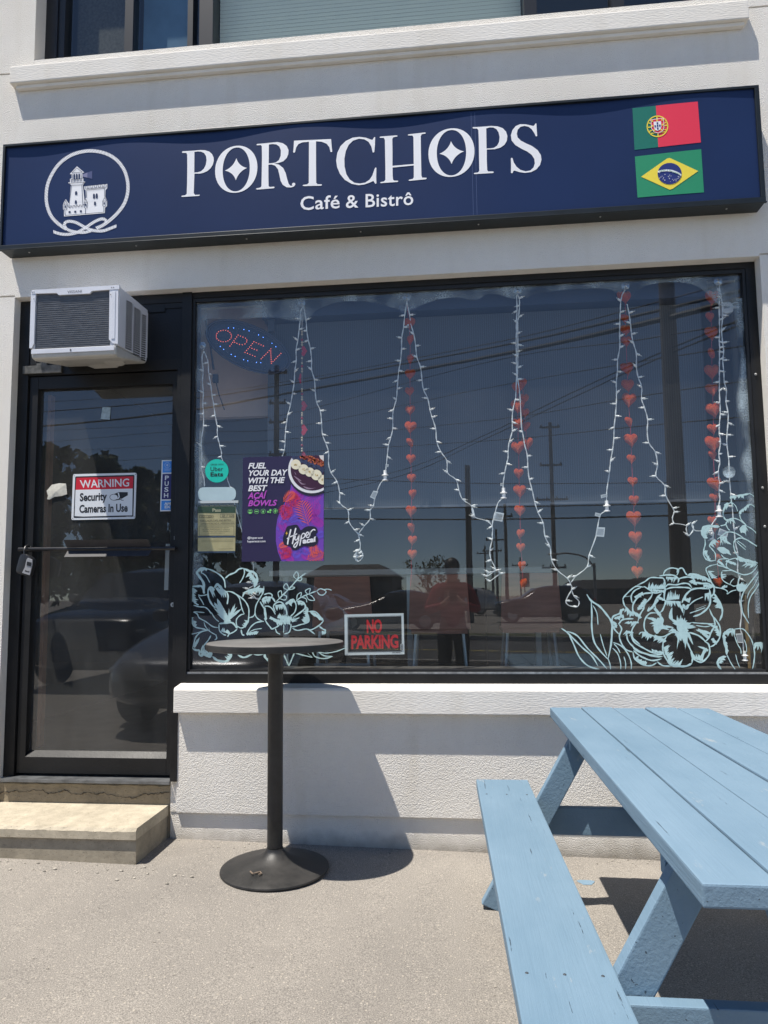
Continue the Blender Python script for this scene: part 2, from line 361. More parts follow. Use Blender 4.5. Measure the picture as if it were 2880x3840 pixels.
# ================================================================== ground
def asphalt():
    m = bpy.data.materials.new('asphalt'); m.use_nodes = True; t = m.node_tree; b = t.nodes['Principled BSDF']; b.inputs['Roughness'].default_value = .92; b.inputs['Specular IOR Level'].default_value = .2
    tc = t.nodes.new('ShaderNodeTexCoord'); vec = tc.outputs['Object']
    def noise(sc, det, rg=.6):
        n = t.nodes.new('ShaderNodeTexNoise'); n.inputs['Scale'].default_value = sc; n.inputs['Detail'].default_value = det; n.inputs['Roughness'].default_value = rg; t.links.new(vec, n.inputs['Vector']); return n
    def ramp(src, p0, c0, p1, c1):
        r = t.nodes.new('ShaderNodeValToRGB'); r.color_ramp.elements[0].position = p0; r.color_ramp.elements[1].position = p1
        r.color_ramp.elements[0].color = (*c0, 1); r.color_ramp.elements[1].color = (*c1, 1); t.links.new(src, r.inputs[0]); return r
    def mix(bt, fac, a, c):
        x = t.nodes.new('ShaderNodeMixRGB'); x.blend_type = bt
        if isinstance(fac, float): x.inputs[0].default_value = fac
        else: t.links.new(fac, x.inputs[0])
        for i, s in ((1, a), (2, c)):
            if isinstance(s, tuple): x.inputs[i].default_value = (*s, 1)
            else: t.links.new(s, x.inputs[i])
        return x
    big = ramp(noise(1.1, 6).outputs['Fac'], .3, (.240, .223, .202), .72, (.320, .296, .265))
    grain = ramp(noise(230, 4, .8).outputs['Fac'], .34, (.42, .42, .43), .66, (1.5, 1.48, 1.44))
    c = mix('MULTIPLY', 1.0, big.outputs[0], grain.outputs[0])
    for sc, th, colr in ((62, .17, (.46, .41, .34)), (110, .19, (.46, .42, .37)), (85, .13, (.10, .09, .08)), (29, .075, (.44, .40, .34))):   # stones in the surface
        v = t.nodes.new('ShaderNodeTexVoronoi'); v.inputs['Scale'].default_value = sc; v.inputs['Randomness'].default_value = 1
        mpv = t.nodes.new('ShaderNodeMapping'); mpv.inputs['Location'].default_value = (sc, sc*.3, 0); t.links.new(vec, mpv.inputs[0]); t.links.new(mpv.outputs[0], v.inputs['Vector'])
        sel = t.nodes.new('ShaderNodeSeparateColor'); t.links.new(v.outputs['Color'], sel.inputs[0])
        g1 = t.nodes.new('ShaderNodeMath'); g1.operation = 'GREATER_THAN'; g1.inputs[1].default_value = .72; t.links.new(sel.outputs[0], g1.inputs[0])
        r = ramp(v.outputs['Distance'], th, (1, 1, 1), th+.08, (0, 0, 0))
        ml = t.nodes.new('ShaderNodeMath'); ml.operation = 'MULTIPLY'; t.links.new(r.outputs[0], ml.inputs[0]); t.links.new(g1.outputs[0], ml.inputs[1])
        m2 = t.nodes.new('ShaderNodeMath'); m2.operation = 'MULTIPLY'; m2.inputs[1].default_value = .75; t.links.new(ml.outputs[0], m2.inputs[0])
        c = mix('MIX', m2.outputs[0], c.outputs[0], colr)
    lt = ramp(noise(1.7, 5, .7).outputs['Fac'], .55, (0, 0, 0), .75, (.30, .30, .30)); c = mix('MIX', lt.outputs[0], c.outputs[0], (.42, .38, .33))
    st = ramp(noise(.55, 3).outputs['Fac'], .62, (0, 0, 0), .78, (.45, .45, .45))
    c = mix('MIX', st.outputs[0], c.outputs[0], (.17, .145, .12))
    t.links.new(c.outputs[0], b.inputs['Base Color'])
    bp = t.nodes.new('ShaderNodeBump'); bp.inputs['Distance'].default_value = .0035; t.links.new(noise(150, 3, .7).outputs['Fac'], bp.inputs['Height']); t.links.new(bp.outputs[0], b.inputs['Normal'])
    MATS['asphalt'] = m; return m
M_ASPH = asphalt()
def sheet(name, xs, ys, dz, m, kind='structure'):
    b = MB()
    for y in ys:
        for x in xs: b.v.append(Vector((x, y, gz(x)+dz)))
    n = len(xs)
    for j in range(len(ys)-1):
        for i in range(n-1): b.f.append((j*n+i, j*n+i+1, (j+1)*n+i+1, (j+1)*n+i))
    return tag(b.build(name, m, fix=False), kind=kind)
XS = [-600, -60, -12, -6, -3, -1.5, 0, 1.5, 3, 6, 12, 60, 600]
sheet('ground', XS, [-900, -120, -40, -14.0, -9, -6, -3, -1.5, 0.02, 1.2, 40, 400], 0.0, M_ASPH)
M_ROAD = mat('road_asphalt', (0.075, 0.073, 0.072), 0.9, var=.25, vscale=1.5, bump=.003, bscale=120)
sheet('road', XS, [-16.4, -8.85], 0.006, M_ROAD)
sheet('lane_marking', [-600, -60, -3, 3, 60, 600], [-12.7, -12.55], 0.011, mat('road_paint', (.55, .45, .12), .7, var=.3, vscale=12))
M_KERB = concrete('kerb_concrete', (0.36, 0.34, 0.31))
for y in (-8.85, -16.6):
    b = MB(); b.beam((-300, y+.12, gz(-300)+.06), (-3, y+.12, gz(-3)+.06), .2, .16); b.beam((-3, y+.12, gz(-3)+.06), (3, y+.12, gz(3)+.06), .2, .16); b.beam((3, y+.12, gz(3)+.06), (300, y+.12, gz(300)+.06), .2, .16)
    tag(b.build('kerb', M_KERB), kind='structure')
M_GRASS = mat('verge_grass', (0.085, 0.095, 0.032), 0.95, var=.5, vscale=3, bump=.05, bscale=20)
sheet('grass_verge', XS, [-19.5, -16.6], 0.05, M_GRASS)

# ================================================================== building
ZT = 2.99            # head of the shop opening
XL, XR = -2.468, 1.604
SHOP_LABEL = 'two storey cafe building with rough white stucco walls and black shop front'
bld = thing('cafe_building', (-0.45, 0.0, 0.0), SHOP_LABEL, 'building')
USZ0, USZ1 = 4.268, 4.372          # upper sill
UX0, UX1, UZ0, UZ1 = -2.405, 1.50, 4.452, 5.75
LSZ0, LSZ1 = 0.668, 0.797          # lower sill
jt = 0.010
w = MB(); T = 0.30
ZJ1, ZJ2 = 3.004, 4.372
w.box(-7, XL, 0, T, -.2, ZJ1-jt); w.box(-7, XL, .012, T, ZJ1-jt, ZJ1)               # left pier, with its two joints
w.box(-7, XL, 0, T, ZJ1, ZJ2-jt); w.box(-7, UX0, .012, T, ZJ2-jt, ZJ2); w.box(-7, UX0, 0, T, ZJ2, 7.2)
w.box(XR, 6, 0, T, -.3, ZJ1-jt); w.box(XR, 6, .012, T, ZJ1-jt, ZJ1)
w.box(XR, 6, 0, T, ZJ1, ZJ2-jt); w.box(UX1, 6, .012, T, ZJ2-jt, ZJ2); w.box(UX1, 6, 0, T, ZJ2, 7.2)
w.box(XL, XR, 0, T, ZT, ZJ2-jt); w.box(UX0, UX1, 0.001, T, ZJ2-jt, UZ0-.012)
w.box(UX0, UX1, 0, T, UZ1, 7.2)
o_wall = w.build('wall', M_WALL, bld)
w2 = MB(); XW = -1.463
w2.box(XW, XR, 0.003, T, 0.150, 0.79)
w2.box(XW-.038, XR, 0.022, T+.004, -.3, 0.150)
w2.box(XW-.038, XW+.02, 0.018, T+.002, 0.150, 0.305)
w2.build('wall', M_WALL, bld)
s = MB(); s.box(-2.522, 1.606, -.048, .11, USZ0, USZ1+.0); s.box(-2.495, 1.59, -.028, 0.0, USZ0-.022, USZ0)
us = s.build('window_sill', M_SILL, bld, bevel=.006)
s = MB()
s.add([(-1.468, -.046, LSZ0), (1.70, -.046, LSZ0), (1.70, -.046, LSZ1-.012), (-1.468, -.046, LSZ1-.012), (-1.468, .075, LSZ0), (1.70, .075, LSZ0), (1.70, .075, LSZ1+.016), (-1.468, .075, LSZ1+.016), (-1.468, -.036, LSZ1), (1.70, -.036, LSZ1)],
      [(0,1,2,3), (3,2,9,8), (8,9,6,7), (4,7,6,5), (0,4,5,1), (0,3,8,7,4), (1,5,6,9,2)])
s.build('window_sill', M_SILL, bld, bevel=.004)
# the shell that closes the building: sides, back, roof
r = MB(); r.box(-7, -6.75, T, 9, -.4, 7.2); r.box(5.75, 6, T, 9, -.4, 7.2); r.box(-6.75, 5.75, 8.75, 9, -.4, 7.2)
r.build('side_wall', M_WALL, bld)
r = MB(); r.box(-7.1, 6.1, -.1, 9.1, 7.2, 7.4); r.build('roof', mat('roof_membrane', (.2, .2, .2), .8), bld)
# cafe room behind the glass
FZ = 0.34
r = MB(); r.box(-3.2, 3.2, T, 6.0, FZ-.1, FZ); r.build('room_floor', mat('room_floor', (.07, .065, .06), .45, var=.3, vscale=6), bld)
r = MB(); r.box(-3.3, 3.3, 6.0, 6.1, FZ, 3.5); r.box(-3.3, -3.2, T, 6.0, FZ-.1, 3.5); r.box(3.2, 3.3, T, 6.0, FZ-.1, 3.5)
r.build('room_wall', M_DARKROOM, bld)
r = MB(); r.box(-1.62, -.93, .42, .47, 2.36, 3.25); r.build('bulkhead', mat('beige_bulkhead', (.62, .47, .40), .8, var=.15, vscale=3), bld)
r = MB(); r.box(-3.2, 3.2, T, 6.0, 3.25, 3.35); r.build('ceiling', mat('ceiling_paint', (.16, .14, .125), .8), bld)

# ------------------------------------------------------------------ shop window (a part of the building with frame, pane ...)
PX0, PX1, PZ0, PZ1 = -1.424, 1.541, 0.880, 2.936    # visible glass
fr = MB()
fr.box(-1.494, -1.438, .050, .20, .79, ZT-.001)                     # post beside the door
fr.box(-1.498, XW+.002, -.004, .048, 0.307, .668)                   # its lower cover beside the wall
fr.box(-1.438, XR, .060, .20, 2.957, ZT)                            # head
fr.box(-1.438, XR-.002, .048, .20, .806, .858)                         # bottom rail
fr.box(1.556, XR, .060, .20, .858, 2.957)                           # right jamb
sw = fr.build('shop_window', M_FRAME, bld, bevel=.002)
fr = MB()
fr.box(-1.438, PX0, .066, .12, PZ0-.004, 2.957); fr.box(PX1, 1.556, .066, .12, PZ0-.004, 2.957); fr.box(PX0, PX1, .068, .12, PZ1, 2.957)
fr.box(PX0, PX1, .062, .12, .858, PZ0)
fr.build('glazing_bead', M_FRAME_DARK, sw)
fr = MB(); fr.box(-1.437, 1.555, .056, .0615, .8585, .868); fr.build('bead_trim', M_ALU, sw)
b = MB(); b.add([(PX0, YG, PZ0), (PX1, YG, PZ0), (PX1, YG, PZ1), (PX0, YG, PZ1)], [(0,1,2,3)]); b.build('window_pane', M_GLASS, sw, fix=False)
for v_ in (1405, 1830, 1975):
    p = P(2796+(v_-1405)*.066, v_, .058); b = MB(); b.ball((1.575, .059, p.z), .007, 8, 6); b.build('screw', M_ALU, sw)
# deep window board inside
b = MB(); b.box(-1.43, 1.55, .125, .42, .80, .862); b.build('window_board', mat('board_paint', (.10, .095, .09), .5, var=.3, vscale=10), sw)

# ------------------------------------------------------------------ door
dr = MB()
dr.box(XL, -2.405, .055, .20, .305, ZT-.002)                            # left jamb
dr.box(-2.405, -1.494, .055, .20, ZT-.055, ZT-.003)
dr.box(-2.405, -1.494, .057, .20, 2.545, 2.607)                      # transom bar
dr.box(-1.5175, -1.494, .052, .19, .307, 2.545)                       # right jamb
dr.box(-2.405, -1.5175, .100, .20, .305, .322)
door_o = dr.build('door_frame', M_FRAME, bld, bevel=.002)
dr = MB(); dr.box(-2.44, -1.50, -.005, .099, .292, .306); dr.build('threshold', mat('grey_threshold_paint', (.16, .165, .17), .3, .3, var=.35, vscale=18), door_o)
dl = MB(); DX0, DX1, DZ0, DZ1 = -2.400, -1.519, .322, 2.540
GX0, GX1, GZ0, GZ1 = -2.350, -1.549, .438, 2.468
dl.box(DX0, GX0, .068, .115, DZ0, DZ1); dl.box(GX1, DX1, .068, .115, DZ0, DZ1); dl.box(GX0, GX1, .069, .115, GZ1, DZ1); dl.box(GX0, GX1, .067, .115, DZ0, GZ0-.03)
dl.add([(GX0, .067, GZ0-.03), (GX1, .067, GZ0-.03), (GX1, .098, GZ0), (GX0, .098, GZ0), (GX0, .115, GZ0), (GX1, .115, GZ0), (GX0, .115, GZ0-.03), (GX1, .115, GZ0-.03)], [(0,1,2,3), (3,2,5,4), (0,3,4,6), (1,7,5,2)])
door = dl.build('door', M_FRAME, bld, bevel=.0015)
YD = .098
b = MB(); b.add([(GX0, YD, GZ0), (GX1, YD, GZ0), (GX1, YD, GZ1), (GX0, YD, GZ1)], [(0,1,2,3)]); b.build('door_pane', M_GLASS3, door, fix=False)
z4 = zm(0, 1900, 700/1659)
p0, p1 = P(*z4(168, 380), .02), P(*z4(1560, 369), .02)
b = MB(); b.tube([p0, p1], .0115, 14); b.tube([(p0.x+.012, .02, p0.z), (p0.x+.012, .07, p0.z)], .010, 10); b.tube([(p1.x-.012, .02, p1.z), (p1.x-.012, .07, p1.z)], .010, 10)
bar = b.build('push_bar', mat('black_metal', (.025, .025, .027), .28, .3, var=.3, vscale=30), door, smooth=True)
q = [P(*z4(x, y), .012) for x, y in ((598, 300), (1342, 294), (1344, 356), (598, 364))]; q2 = [P(*z4(x, y), .004) for x, y in ((598, 392), (1344, 386), (1337, 440), (592, 449))]
b = MB()
for qq, ya, yb in ((q, -.026, .008), (q2, .008, -.022)):
    f_ = [Vector((qq[0].x, ya, qq[0].z)), Vector((qq[1].x, ya, qq[1].z)), Vector((qq[2].x, yb, qq[2].z)), Vector((qq[3].x, yb, qq[3].z))]
    b.add(f_+[v+Vector((0, .003, .0)) for v in f_], [(3,2,1,0), (4,5,6,7), (0,1,5,4), (1,2,6,5), (2,3,7,6), (3,0,4,7)])
b.build('push_plate', mat('push_plate_paint', (.026, .025, .030), .6, .0, var=.25, vscale=20), bar)
c0 = P(*z4(1541, 871), .066); b = MB(); b.lathe([(.0, -.0), (.0105, 0), (.0125, .006), (.0125, .012)], (c0.x, .066-.010+.012, c0.z), 20, 'y')
lk = b.build('lock_cylinder', M_ALU, door, smooth=True)
b = MB(); b.box(c0.x-.0015, c0.x+.0015, .052, .058, c0.z-.006, c0.z+.003); b.build('keyhole', M_FRAME_DARK, lk)
q = [P(*z4(x, y), .13) for x, y in ((1473, 330), (1508, 330), (1495, 740), (1458, 742))]
b = MB(); b.prism([(v.x, v.z) for v in q], .13, .135); b.build('inner_pull_strip', mat('grey_strip', (.42, .45, .47), .4), door)
b = MB(); b.box(-2.345, -2.325, .16, .20, .44, 2.46); b.build('inner_door_edge', mat('reddish_wood', (.16, .075, .045), .6, var=.3, vscale=8), door_o)
# transom panel
tp = MB(); tp.box(-2.405, -1.494, .066, .14, 2.607, ZT-.055); tpo = tp.build('transom_panel', M_NAVYPANEL, bld)
tp = MB(); tp.box(-1.88, -1.60, .058, .0655, 2.885, 2.925); tp.box(-1.78, -1.495, .060, .0652, 2.905, 2.934); tp.box(-2.40, -2.36, .058, .0655, 2.61, 2.93); tp.box(-2.36, -1.70, .058, .0655, 2.608, 2.622)
tp.build('filler_strip', M_FRAME, tpo)
tp = MB(); tp.box(-2.43, -2.20, .040, .054, 2.553, 2.598); tp.box(-2.35, -2.29, .044, .056, 2.5995, 2.612); tp.box(-2.33, -2.30, .05, .056, 2.612, 2.65)
tp.build('rusty_ledge', mat('weathered_ledge', (.10, .10, .095), .7, var=.5, vscale=30), tpo)

# ------------------------------------------------------------------ concrete step
st = thing('concrete_step', (-2.1, -.15, 0), 'worn beige concrete step in front of the black glass door', 'step')
def jag(b, x0, x1, y0, y1, z0, z1, n=40, amp=.004):
    """block with a slightly broken front upper edge"""
    xs = [x0+(x1-x0)*i/n for i in range(n+1)]; k = len(b.v)
    for x in xs:
        a, c = amp*rnd.random(), amp*rnd.random()
        b.v += [Vector(p) for p in ((x, y0, z0), (x, y0, z1-.012-c), (x, y0+.010+a, z1-a*.6), (x, y1, z1), (x, y1, z0))]
    for i in range(n):
        for j in range(5): b.f.append((k+i*5+j, k+(i+1)*5+j, k+(i+1)*5+(j+1) % 5, k+i*5+(j+1) % 5))
    b.f.append(tuple(k+j for j in range(5))); b.f.append(tuple(k+n*5+j for j in reversed(range(5))))
b = MB(); jag(b, -2.75, -1.514, -.352, .024, .128, .18, amp=.006); b.build('tread', M_CONC, st)
b = MB(); b.box(-2.75, -1.518, -.339, .0235, -.05, .1279); b.build('block', M_CONC3, st)
b = MB(); jag(b, -2.75, -1.506, .026, .20, -.05, .291, amp=.006); b.build('riser', M_CONC2, st)
b = MB(); 
pts = []; zc = .232
for i in range(150):
    zc += rnd.gauss(0, .0035)-(zc-.232)*.12; pts.append((-2.75+1.24*i/149, .0235, zc))
b.tube(pts, [0.0006+.003*rnd.random()**2 for _ in pts], 5); b.build('crack', mat('crack_dirt', (.10, .08, .055), .9), st)

# ------------------------------------------------------------------ upper window
uw = MB(); YU = .10
uw.box(UX0, UX1, YU, .22, UZ0-.012, UZ0+.012); uw.box(UX0, UX0+.075, YU, .22, UZ0+.012, UZ1); uw.box(UX1-.075, UX1, YU, .22, UZ0+.012, UZ1); uw.box(UX0+.075, UX1-.075, YU, .22, UZ1-.05, UZ1)
def ux(zoomx, zoomy, right=False): 
    return P((1440 if right else 0)+zoomx*.868, zoomy*.868, YU).x
for a, c in ((862, 922),): uw.box(ux(a, 170), ux(c, 170), YU-.012, .22, UZ0+.012, UZ1-.05)
uw.box(ux(603, 50, True), ux(660, 50, True), YU-.012, .22, UZ0+.012, UZ1-.05)
uwo = uw.build('upper_window', mat('upper_frame', (.012, .013, .016), .35), bld, bevel=.002)
sash = MB()
for a, c, r_ in ((245, 272, False), (532, 568, False), (805, 828, False), (985, 1040, True)):
    sash = MB(); sash.box(ux(a, 20 if r_ else 200, r_), ux(c, 20 if r_ else 200, r_), YU+.012, .2, UZ0+.012, UZ1-.05); sash.build('sash', mat('sash_paint', (.018, .019, .021), .35), uwo)
b = MB(); b.add([(UX0, .15, UZ0), (UX1, .15, UZ0), (UX1, .15, UZ1), (UX0, .15, UZ1)], [(0,1,2,3)]); b.build('window_pane', M_GLASS2, uwo, fix=False)
b = MB()
for z_ in [UZ0+.03+.025*i for i in range(50)]:
    b.add([(ux(925, 100), .205, z_), (ux(600, 50, True), .205, z_), (ux(600, 50, True), .199, z_+.0185), (ux(925, 100), .199, z_+.0185)], [(0,1,2,3)])
b.build('blind_slats', mat('blind_slat', (.74, .80, .76), .6), uwo, fix=False)
b = MB(); b.box(ux(285, 200), ux(525, 200), .22, .23, UZ0, UZ1); b.build('insect_screen', mat('screen_mesh', (.05, .045, .04), .8, var=.5, vscale=60), uwo)
b = MB(); b.box(ux(572, 200), ux(803, 200), .24, .25, UZ0, UZ1); b.build('blue_curtain', mat('curtain_blue', (.10, .20, .34), .8, var=.2, vscale=5), uwo)
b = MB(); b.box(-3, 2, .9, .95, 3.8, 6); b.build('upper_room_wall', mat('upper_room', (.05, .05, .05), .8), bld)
# ================================================================== shop sign
SX0, SX1, SZ0, SZ1, SY = -2.500, 1.603, 3.222, 3.846, -.110
LIP = .026
sg = thing('shop_sign', (-.45, 0, SZ0), 'long navy blue shop sign box with white lettering above the shop window', 'sign')
X1120 = P(1120, 480, SY).x
def facey(x): return SY + .0105 - .0042*math.cos(2*math.pi*(x-X1120)/1.02) + .0012*math.sin(x*2.3)
def artY(k): return lambda x: facey(x) - .0012*k
M_CAB = mat('sign_cabinet', srgb(26, 33, 37), 0.42, 0.2, var=.25, vscale=9)
b = MB()
b.box(SX0, SX1, SY, -.004, SZ1-LIP*.55, SZ1); b.box(SX0, SX1, SY, -.004, SZ0, SZ0+LIP*.9)
b.box(SX0, SX0+.014, SY, -.004, SZ0+LIP*.9, SZ1-LIP*.55); b.box(SX1-.022, SX1, SY, -.004, SZ0+LIP*.9, SZ1-LIP*.55)
b.box(SX0+.0142, SX1-.0222, -.05, -.006, SZ0+LIP, SZ1-LIP)
b.box(SX0-.004, SX1+.004, SY-.002, SY+.012, SZ0-.006, SZ0)
b.build('cabinet', M_CAB, sg, bevel=.002)
for i in range(7):
    x = SX0+.15+i*.63; b = MB(); b.ball((x, SY+.05, SZ0-.001), .005, 8, 5, (1, 1, .6)); b.build('rivet', M_ALU, sg)
b = MB(); nx = 120; fx0, fx1, fz0, fz1 = SX0+.013, SX1-.021, SZ0+LIP*.8, SZ1-LIP*.45
for i in range(nx+1):
    x = fx0+(fx1-fx0)*i/nx; b.v += [Vector((x, facey(x), fz0)), Vector((x, facey(x), fz1))]
for i in range(nx): b.f.append((2*i, 2*i+2, 2*i+3, 2*i+1))
M_NAVY = mat('sign_navy_vinyl', (0.012, 0.027, 0.088), 0.34, 0.0, var=.10, vscale=1.6, spec=.35)
b.build('sign_face', M_NAVY, sg, smooth='all', fix=False)
M_WHITE = mat('white_vinyl', (.88, .88, .90), .45)
A = zm(660, 430, 600/1659); B = zm(1220, 400, 600/1659); Cz = zm(1580, 400, 500/1659)
LET = [
 (A, [[(52,372),(62,365),(110,362),(180,358),(240,351),(290,352),(335,366),(365,392),(382,430),(383,465),(372,505),(350,540),(315,570),(275,588),(240,596),(182,597),(178,700),(175,800),(188,818),(235,815),(238,822),(230,828),(60,840),(45,836),(50,828),(85,822),(102,808),(106,700),(108,500),(107,400),(98,382),(58,382)],
      [(182,372),(215,366),(250,368),(282,382),(302,412),(308,455),(300,505),(280,545),(250,572),(215,583),(180,585)]]),
 (A, [[(830,300),(838,294),(890,290),(1000,281),(1050,277),(1105,290),(1145,318),(1165,362),(1162,405),(1145,445),(1110,478),(1060,495),(1015,500),(1065,512),(1110,548),(1135,600),(1150,660),(1165,710),(1185,733),(1205,732),(1200,715),(1212,701),(1232,703),(1236,720),(1222,740),(1190,750),(1145,748),(1105,722),(1082,680),(1070,620),(1055,560),(1025,522),(985,510),(955,512),(955,640),(957,735),(970,742),(1015,740),(1020,750),(1010,757),(840,768),(823,762),(832,755),(868,748),(882,735),(885,600),(888,420),(886,320),(876,306),(835,308)],
      [(960,302),(1000,297),(1040,303),(1070,325),(1085,365),(1083,420),(1065,465),(1030,490),(990,496),(958,498)]]),
 (A, [[(1222,265),(1400,256),(1606,245),(1612,320),(1618,375),(1610,380),(1600,378),(1588,330),(1560,295),(1510,275),(1450,270),(1450,500),(1452,700),(1465,715),(1508,716),(1512,725),(1500,731),(1325,736),(1310,731),(1318,723),(1358,718),(1375,702),(1376,500),(1377,275),(1310,282),(1268,300),(1245,335),(1232,385),(1222,391),(1213,385),(1218,330)]]),
 (B, [[(505,300),(514,302),(512,380),(505,455),(497,462),(488,458),(475,400),(445,350),(400,325),(345,320),(285,340),(240,385),(210,450),(195,530),(197,610),(215,690),(250,745),(300,778),(355,785),(410,775),(455,745),(485,700),(505,640),(515,617),(527,620),(525,720),(527,780),(518,788),(508,775),(495,756),(455,775),(400,795),(340,803),(270,790),(200,750),(150,690),(120,620),(110,550),(122,470),(155,400),(210,345),(280,310),(350,300),(420,308),(465,325),(485,330)]]),
 (B, [[(560,300),(570,294),(735,281),(748,286),(742,294),(705,300),(692,318),(694,450),(694,598),(915,580),(914,450),(912,300),(900,284),(860,283),(852,277),(862,271),(1030,253),(1042,258),(1035,266),(1000,271),(988,290),(990,450),(995,700),(1003,722),(1045,724),(1052,731),(1040,740),(870,755),(860,750),(870,742),(905,735),(916,718),(916,595),(695,616),(696,700),(700,742),(712,752),(750,753),(755,760),(745,766),(575,779),(565,775),(572,767),(605,762),(620,745),(620,600),(615,330),(605,308),(565,308)]]),
 (Cz, [[(636,250),(645,245),(740,240),(870,230),(950,235),(1015,258),(1055,300),(1072,355),(1065,415),(1035,465),(985,500),(915,520),(815,525),(815,650),(820,780),(832,797),(895,798),(903,808),(893,817),(665,830),(652,825),(660,815),(705,810),(722,790),(718,600),(715,400),(710,285),(695,263),(645,262)],
       [(808,262),(850,248),(895,250),(935,270),(962,310),(975,370),(968,430),(945,475),(905,502),(860,510),(812,512)]]),
 (Cz, [[(1420,195),(1435,193),(1438,260),(1445,345),(1437,355),(1425,350),(1410,315),(1375,265),(1335,235),(1285,225),(1235,238),(1200,275),(1190,325),(1200,370),(1240,410),(1300,440),(1380,475),(1450,525),(1490,585),(1498,645),(1480,710),(1435,765),(1370,800),(1290,812),(1220,802),(1165,785),(1148,788),(1137,815),(1125,818),(1116,810),(1118,720),(1115,635),(1125,625),(1137,630),(1150,680),(1185,735),(1235,775),(1300,792),(1360,780),(1400,740),(1415,690),(1408,635),(1375,585),(1320,545),(1245,510),(1170,465),(1125,410),(1115,345),(1135,280),(1175,230),(1230,205),(1300,205),(1365,218),(1395,225),(1410,215)]]),
]
for z, g in LET: face_mesh(px_loops([g], z, SY), 'letter', M_WHITE, sg, yf=artY(1))
def oval(z, L, R_, T_, B_, iL, iR, iT, iB, tips, c):
    pl = lambda q: P(*z(*q), SY)
    def ell(l, r, t, b_):
        l, r, t, b_ = pl(l), pl(r), pl(t), pl(b_); cx, cz, rx, rz = (l.x+r.x)/2, (t.z+b_.z)/2, (r.x-l.x)/2, (t.z-b_.z)/2
        return [Vector((cx+rx*math.copysign(abs(math.cos(a))**.96, math.cos(a)), SY, cz+rz*math.copysign(abs(math.sin(a))**.96, math.sin(a)))) for a in [2*math.pi*i/48 for i in range(48)]]
    star = []
    for i in range(4):
        a, e = tips[i], tips[(i+1) % 4]; k = (c[0]+.24*(a[0]+e[0]-2*c[0]), c[1]+.24*(a[1]+e[1]-2*c[1]))
        for s in range(8):
            t = s/8; star.append(pl(tuple((1-t)**2*a[j]+2*t*(1-t)*k[j]+t*t*e[j] for j in (0, 1))))
    face_mesh([[ell(L, R_, T_, B_), ell(iL, iR, iT, iB)]], 'letter', M_WHITE, sg, yf=artY(1))
    face_mesh([[star]], 'star', M_WHITE, sg, yf=artY(1))
oval(A, (397,570), (840,520), (650,307), (595,799), (476,560), (760,530), (640,326), (597,784), [(619,438),(731,541),(614,668),(499,566)], (617,553))
oval(B, (1068,480), (1547,455), (1322,213), (1298,719), (1155,475), (1460,455), (1312,231), (1300,704), [(1303,348),(1438,455),(1309,586),(1182,477)], (1308,466))
for w_, q_ in (('Café', [(1126,735),(1273,728),(1273,778.5),(1126,788)]), ('&', [(1296,729),(1343,726.5),(1343,775),(1296,778)]), ('Bistrô', [(1370,723.5),(1549,713.5),(1549.5,763.5),(1370,774)])):
    b = MB(); text_on(b, w_, q_, SY, bold=.012, spacing=1.04, yf=artY(1)); b.build('subtitle_word', M_WHITE, sg, fix=False)
# vinyl seams
b = MB()
for u in (1772, 1786):
    p, q = P(u, 700, SY), P(u+4, 800, SY)
    b.add([(p.x, facey(p.x)-.0006, 3.25), (p.x+.0025, facey(p.x)-.0006, 3.25), (p.x+.0025, facey(p.x)-.0006, 3.82), (p.x, facey(p.x)-.0006, 3.82)], [(0,1,2,3)])
b.build('seam', mat('seam_vinyl', (.06, .09, .20), .4), sg, fix=False)

# emblem: rope ring, knot, lighthouse and castle -----------------------------------------------------
D_ = zm(140, 530, 360/1659)
em = thing('emblem_root', (0,0,0), None, None)
bpy.data.objects.remove(em)
b = MB()
def rope(b, pts, w, step, slant, k=1):
    acc = [(Vector(p)) for p in pts]; L = [0]
    for i in range(1, len(acc)): L.append(L[-1]+(acc[i]-acc[i-1]).length)
    n = int(L[-1]/step)
    def at(s):
        s = max(0, min(L[-1]-1e-6, s)); i = max(j for j in range(len(L)) if L[j] <= s); i = min(i, len(acc)-2)
        t = (s-L[i])/max(1e-9, L[i+1]-L[i]); p = acc[i].lerp(acc[i+1], t); d = (acc[i+1]-acc[i]).normalized(); return p, Vector((-d.y, d.x))
    for i in range(n):
        s = (i+.5)*step; out = []
        for ds, o in ((-.36, -.5), (.36, -.5), (.42, 0), (.36, .5), (-.36, .5), (-.42, 0)):
            p, nn = at(s+ds*step+o*slant*step); q = p+nn*o*w; out.append(P(*D_(q.x, q.y), SY))
        m = len(b.v); b.v += [Vector((q.x, artY(k)(q.x), q.z)) for q in out]
        ar = sum(out[j].x*out[(j+1) % 6].z-out[(j+1) % 6].x*out[j].z for j in range(6))
        b.f.append(tuple(m+j for j in (range(6) if ar > 0 else reversed(range(6)))))
ring = catmull([(480,1500),(330,1395),(220,1275),(150,1110),(128,940),(150,730),(235,530),(370,350),(560,220),(760,160),(960,150),(1180,200),(1360,310),(1490,480),(1550,680),(1552,870),(1500,1050),(1400,1200),(1270,1330),(1120,1440),(1000,1490)], 6)
rope(b, ring, 58, 27, 1.2)
rope(b, catmull([(1175,1400),(1165,1345),(1100,1330),(1010,1360),(920,1410),(830,1470),(700,1545),(590,1580),(460,1590),(340,1570),(230,1530)], 6), 52, 29, 1.0, 1.2)
rope(b, catmull([(455,1440),(450,1400),(490,1370),(560,1365),(660,1390),(770,1450),(890,1510),(1010,1535),(1130,1535),(1250,1495),(1365,1450)], 6), 52, 29, -1.0, 1.3)
rope(b, catmull([(455,1440),(480,1490),(560,1530),(680,1555),(800,1560),(930,1530)], 6), 50, 29, -1.0, 1.4)
b.build('rope_emblem', M_WHITE, sg, fix=False)
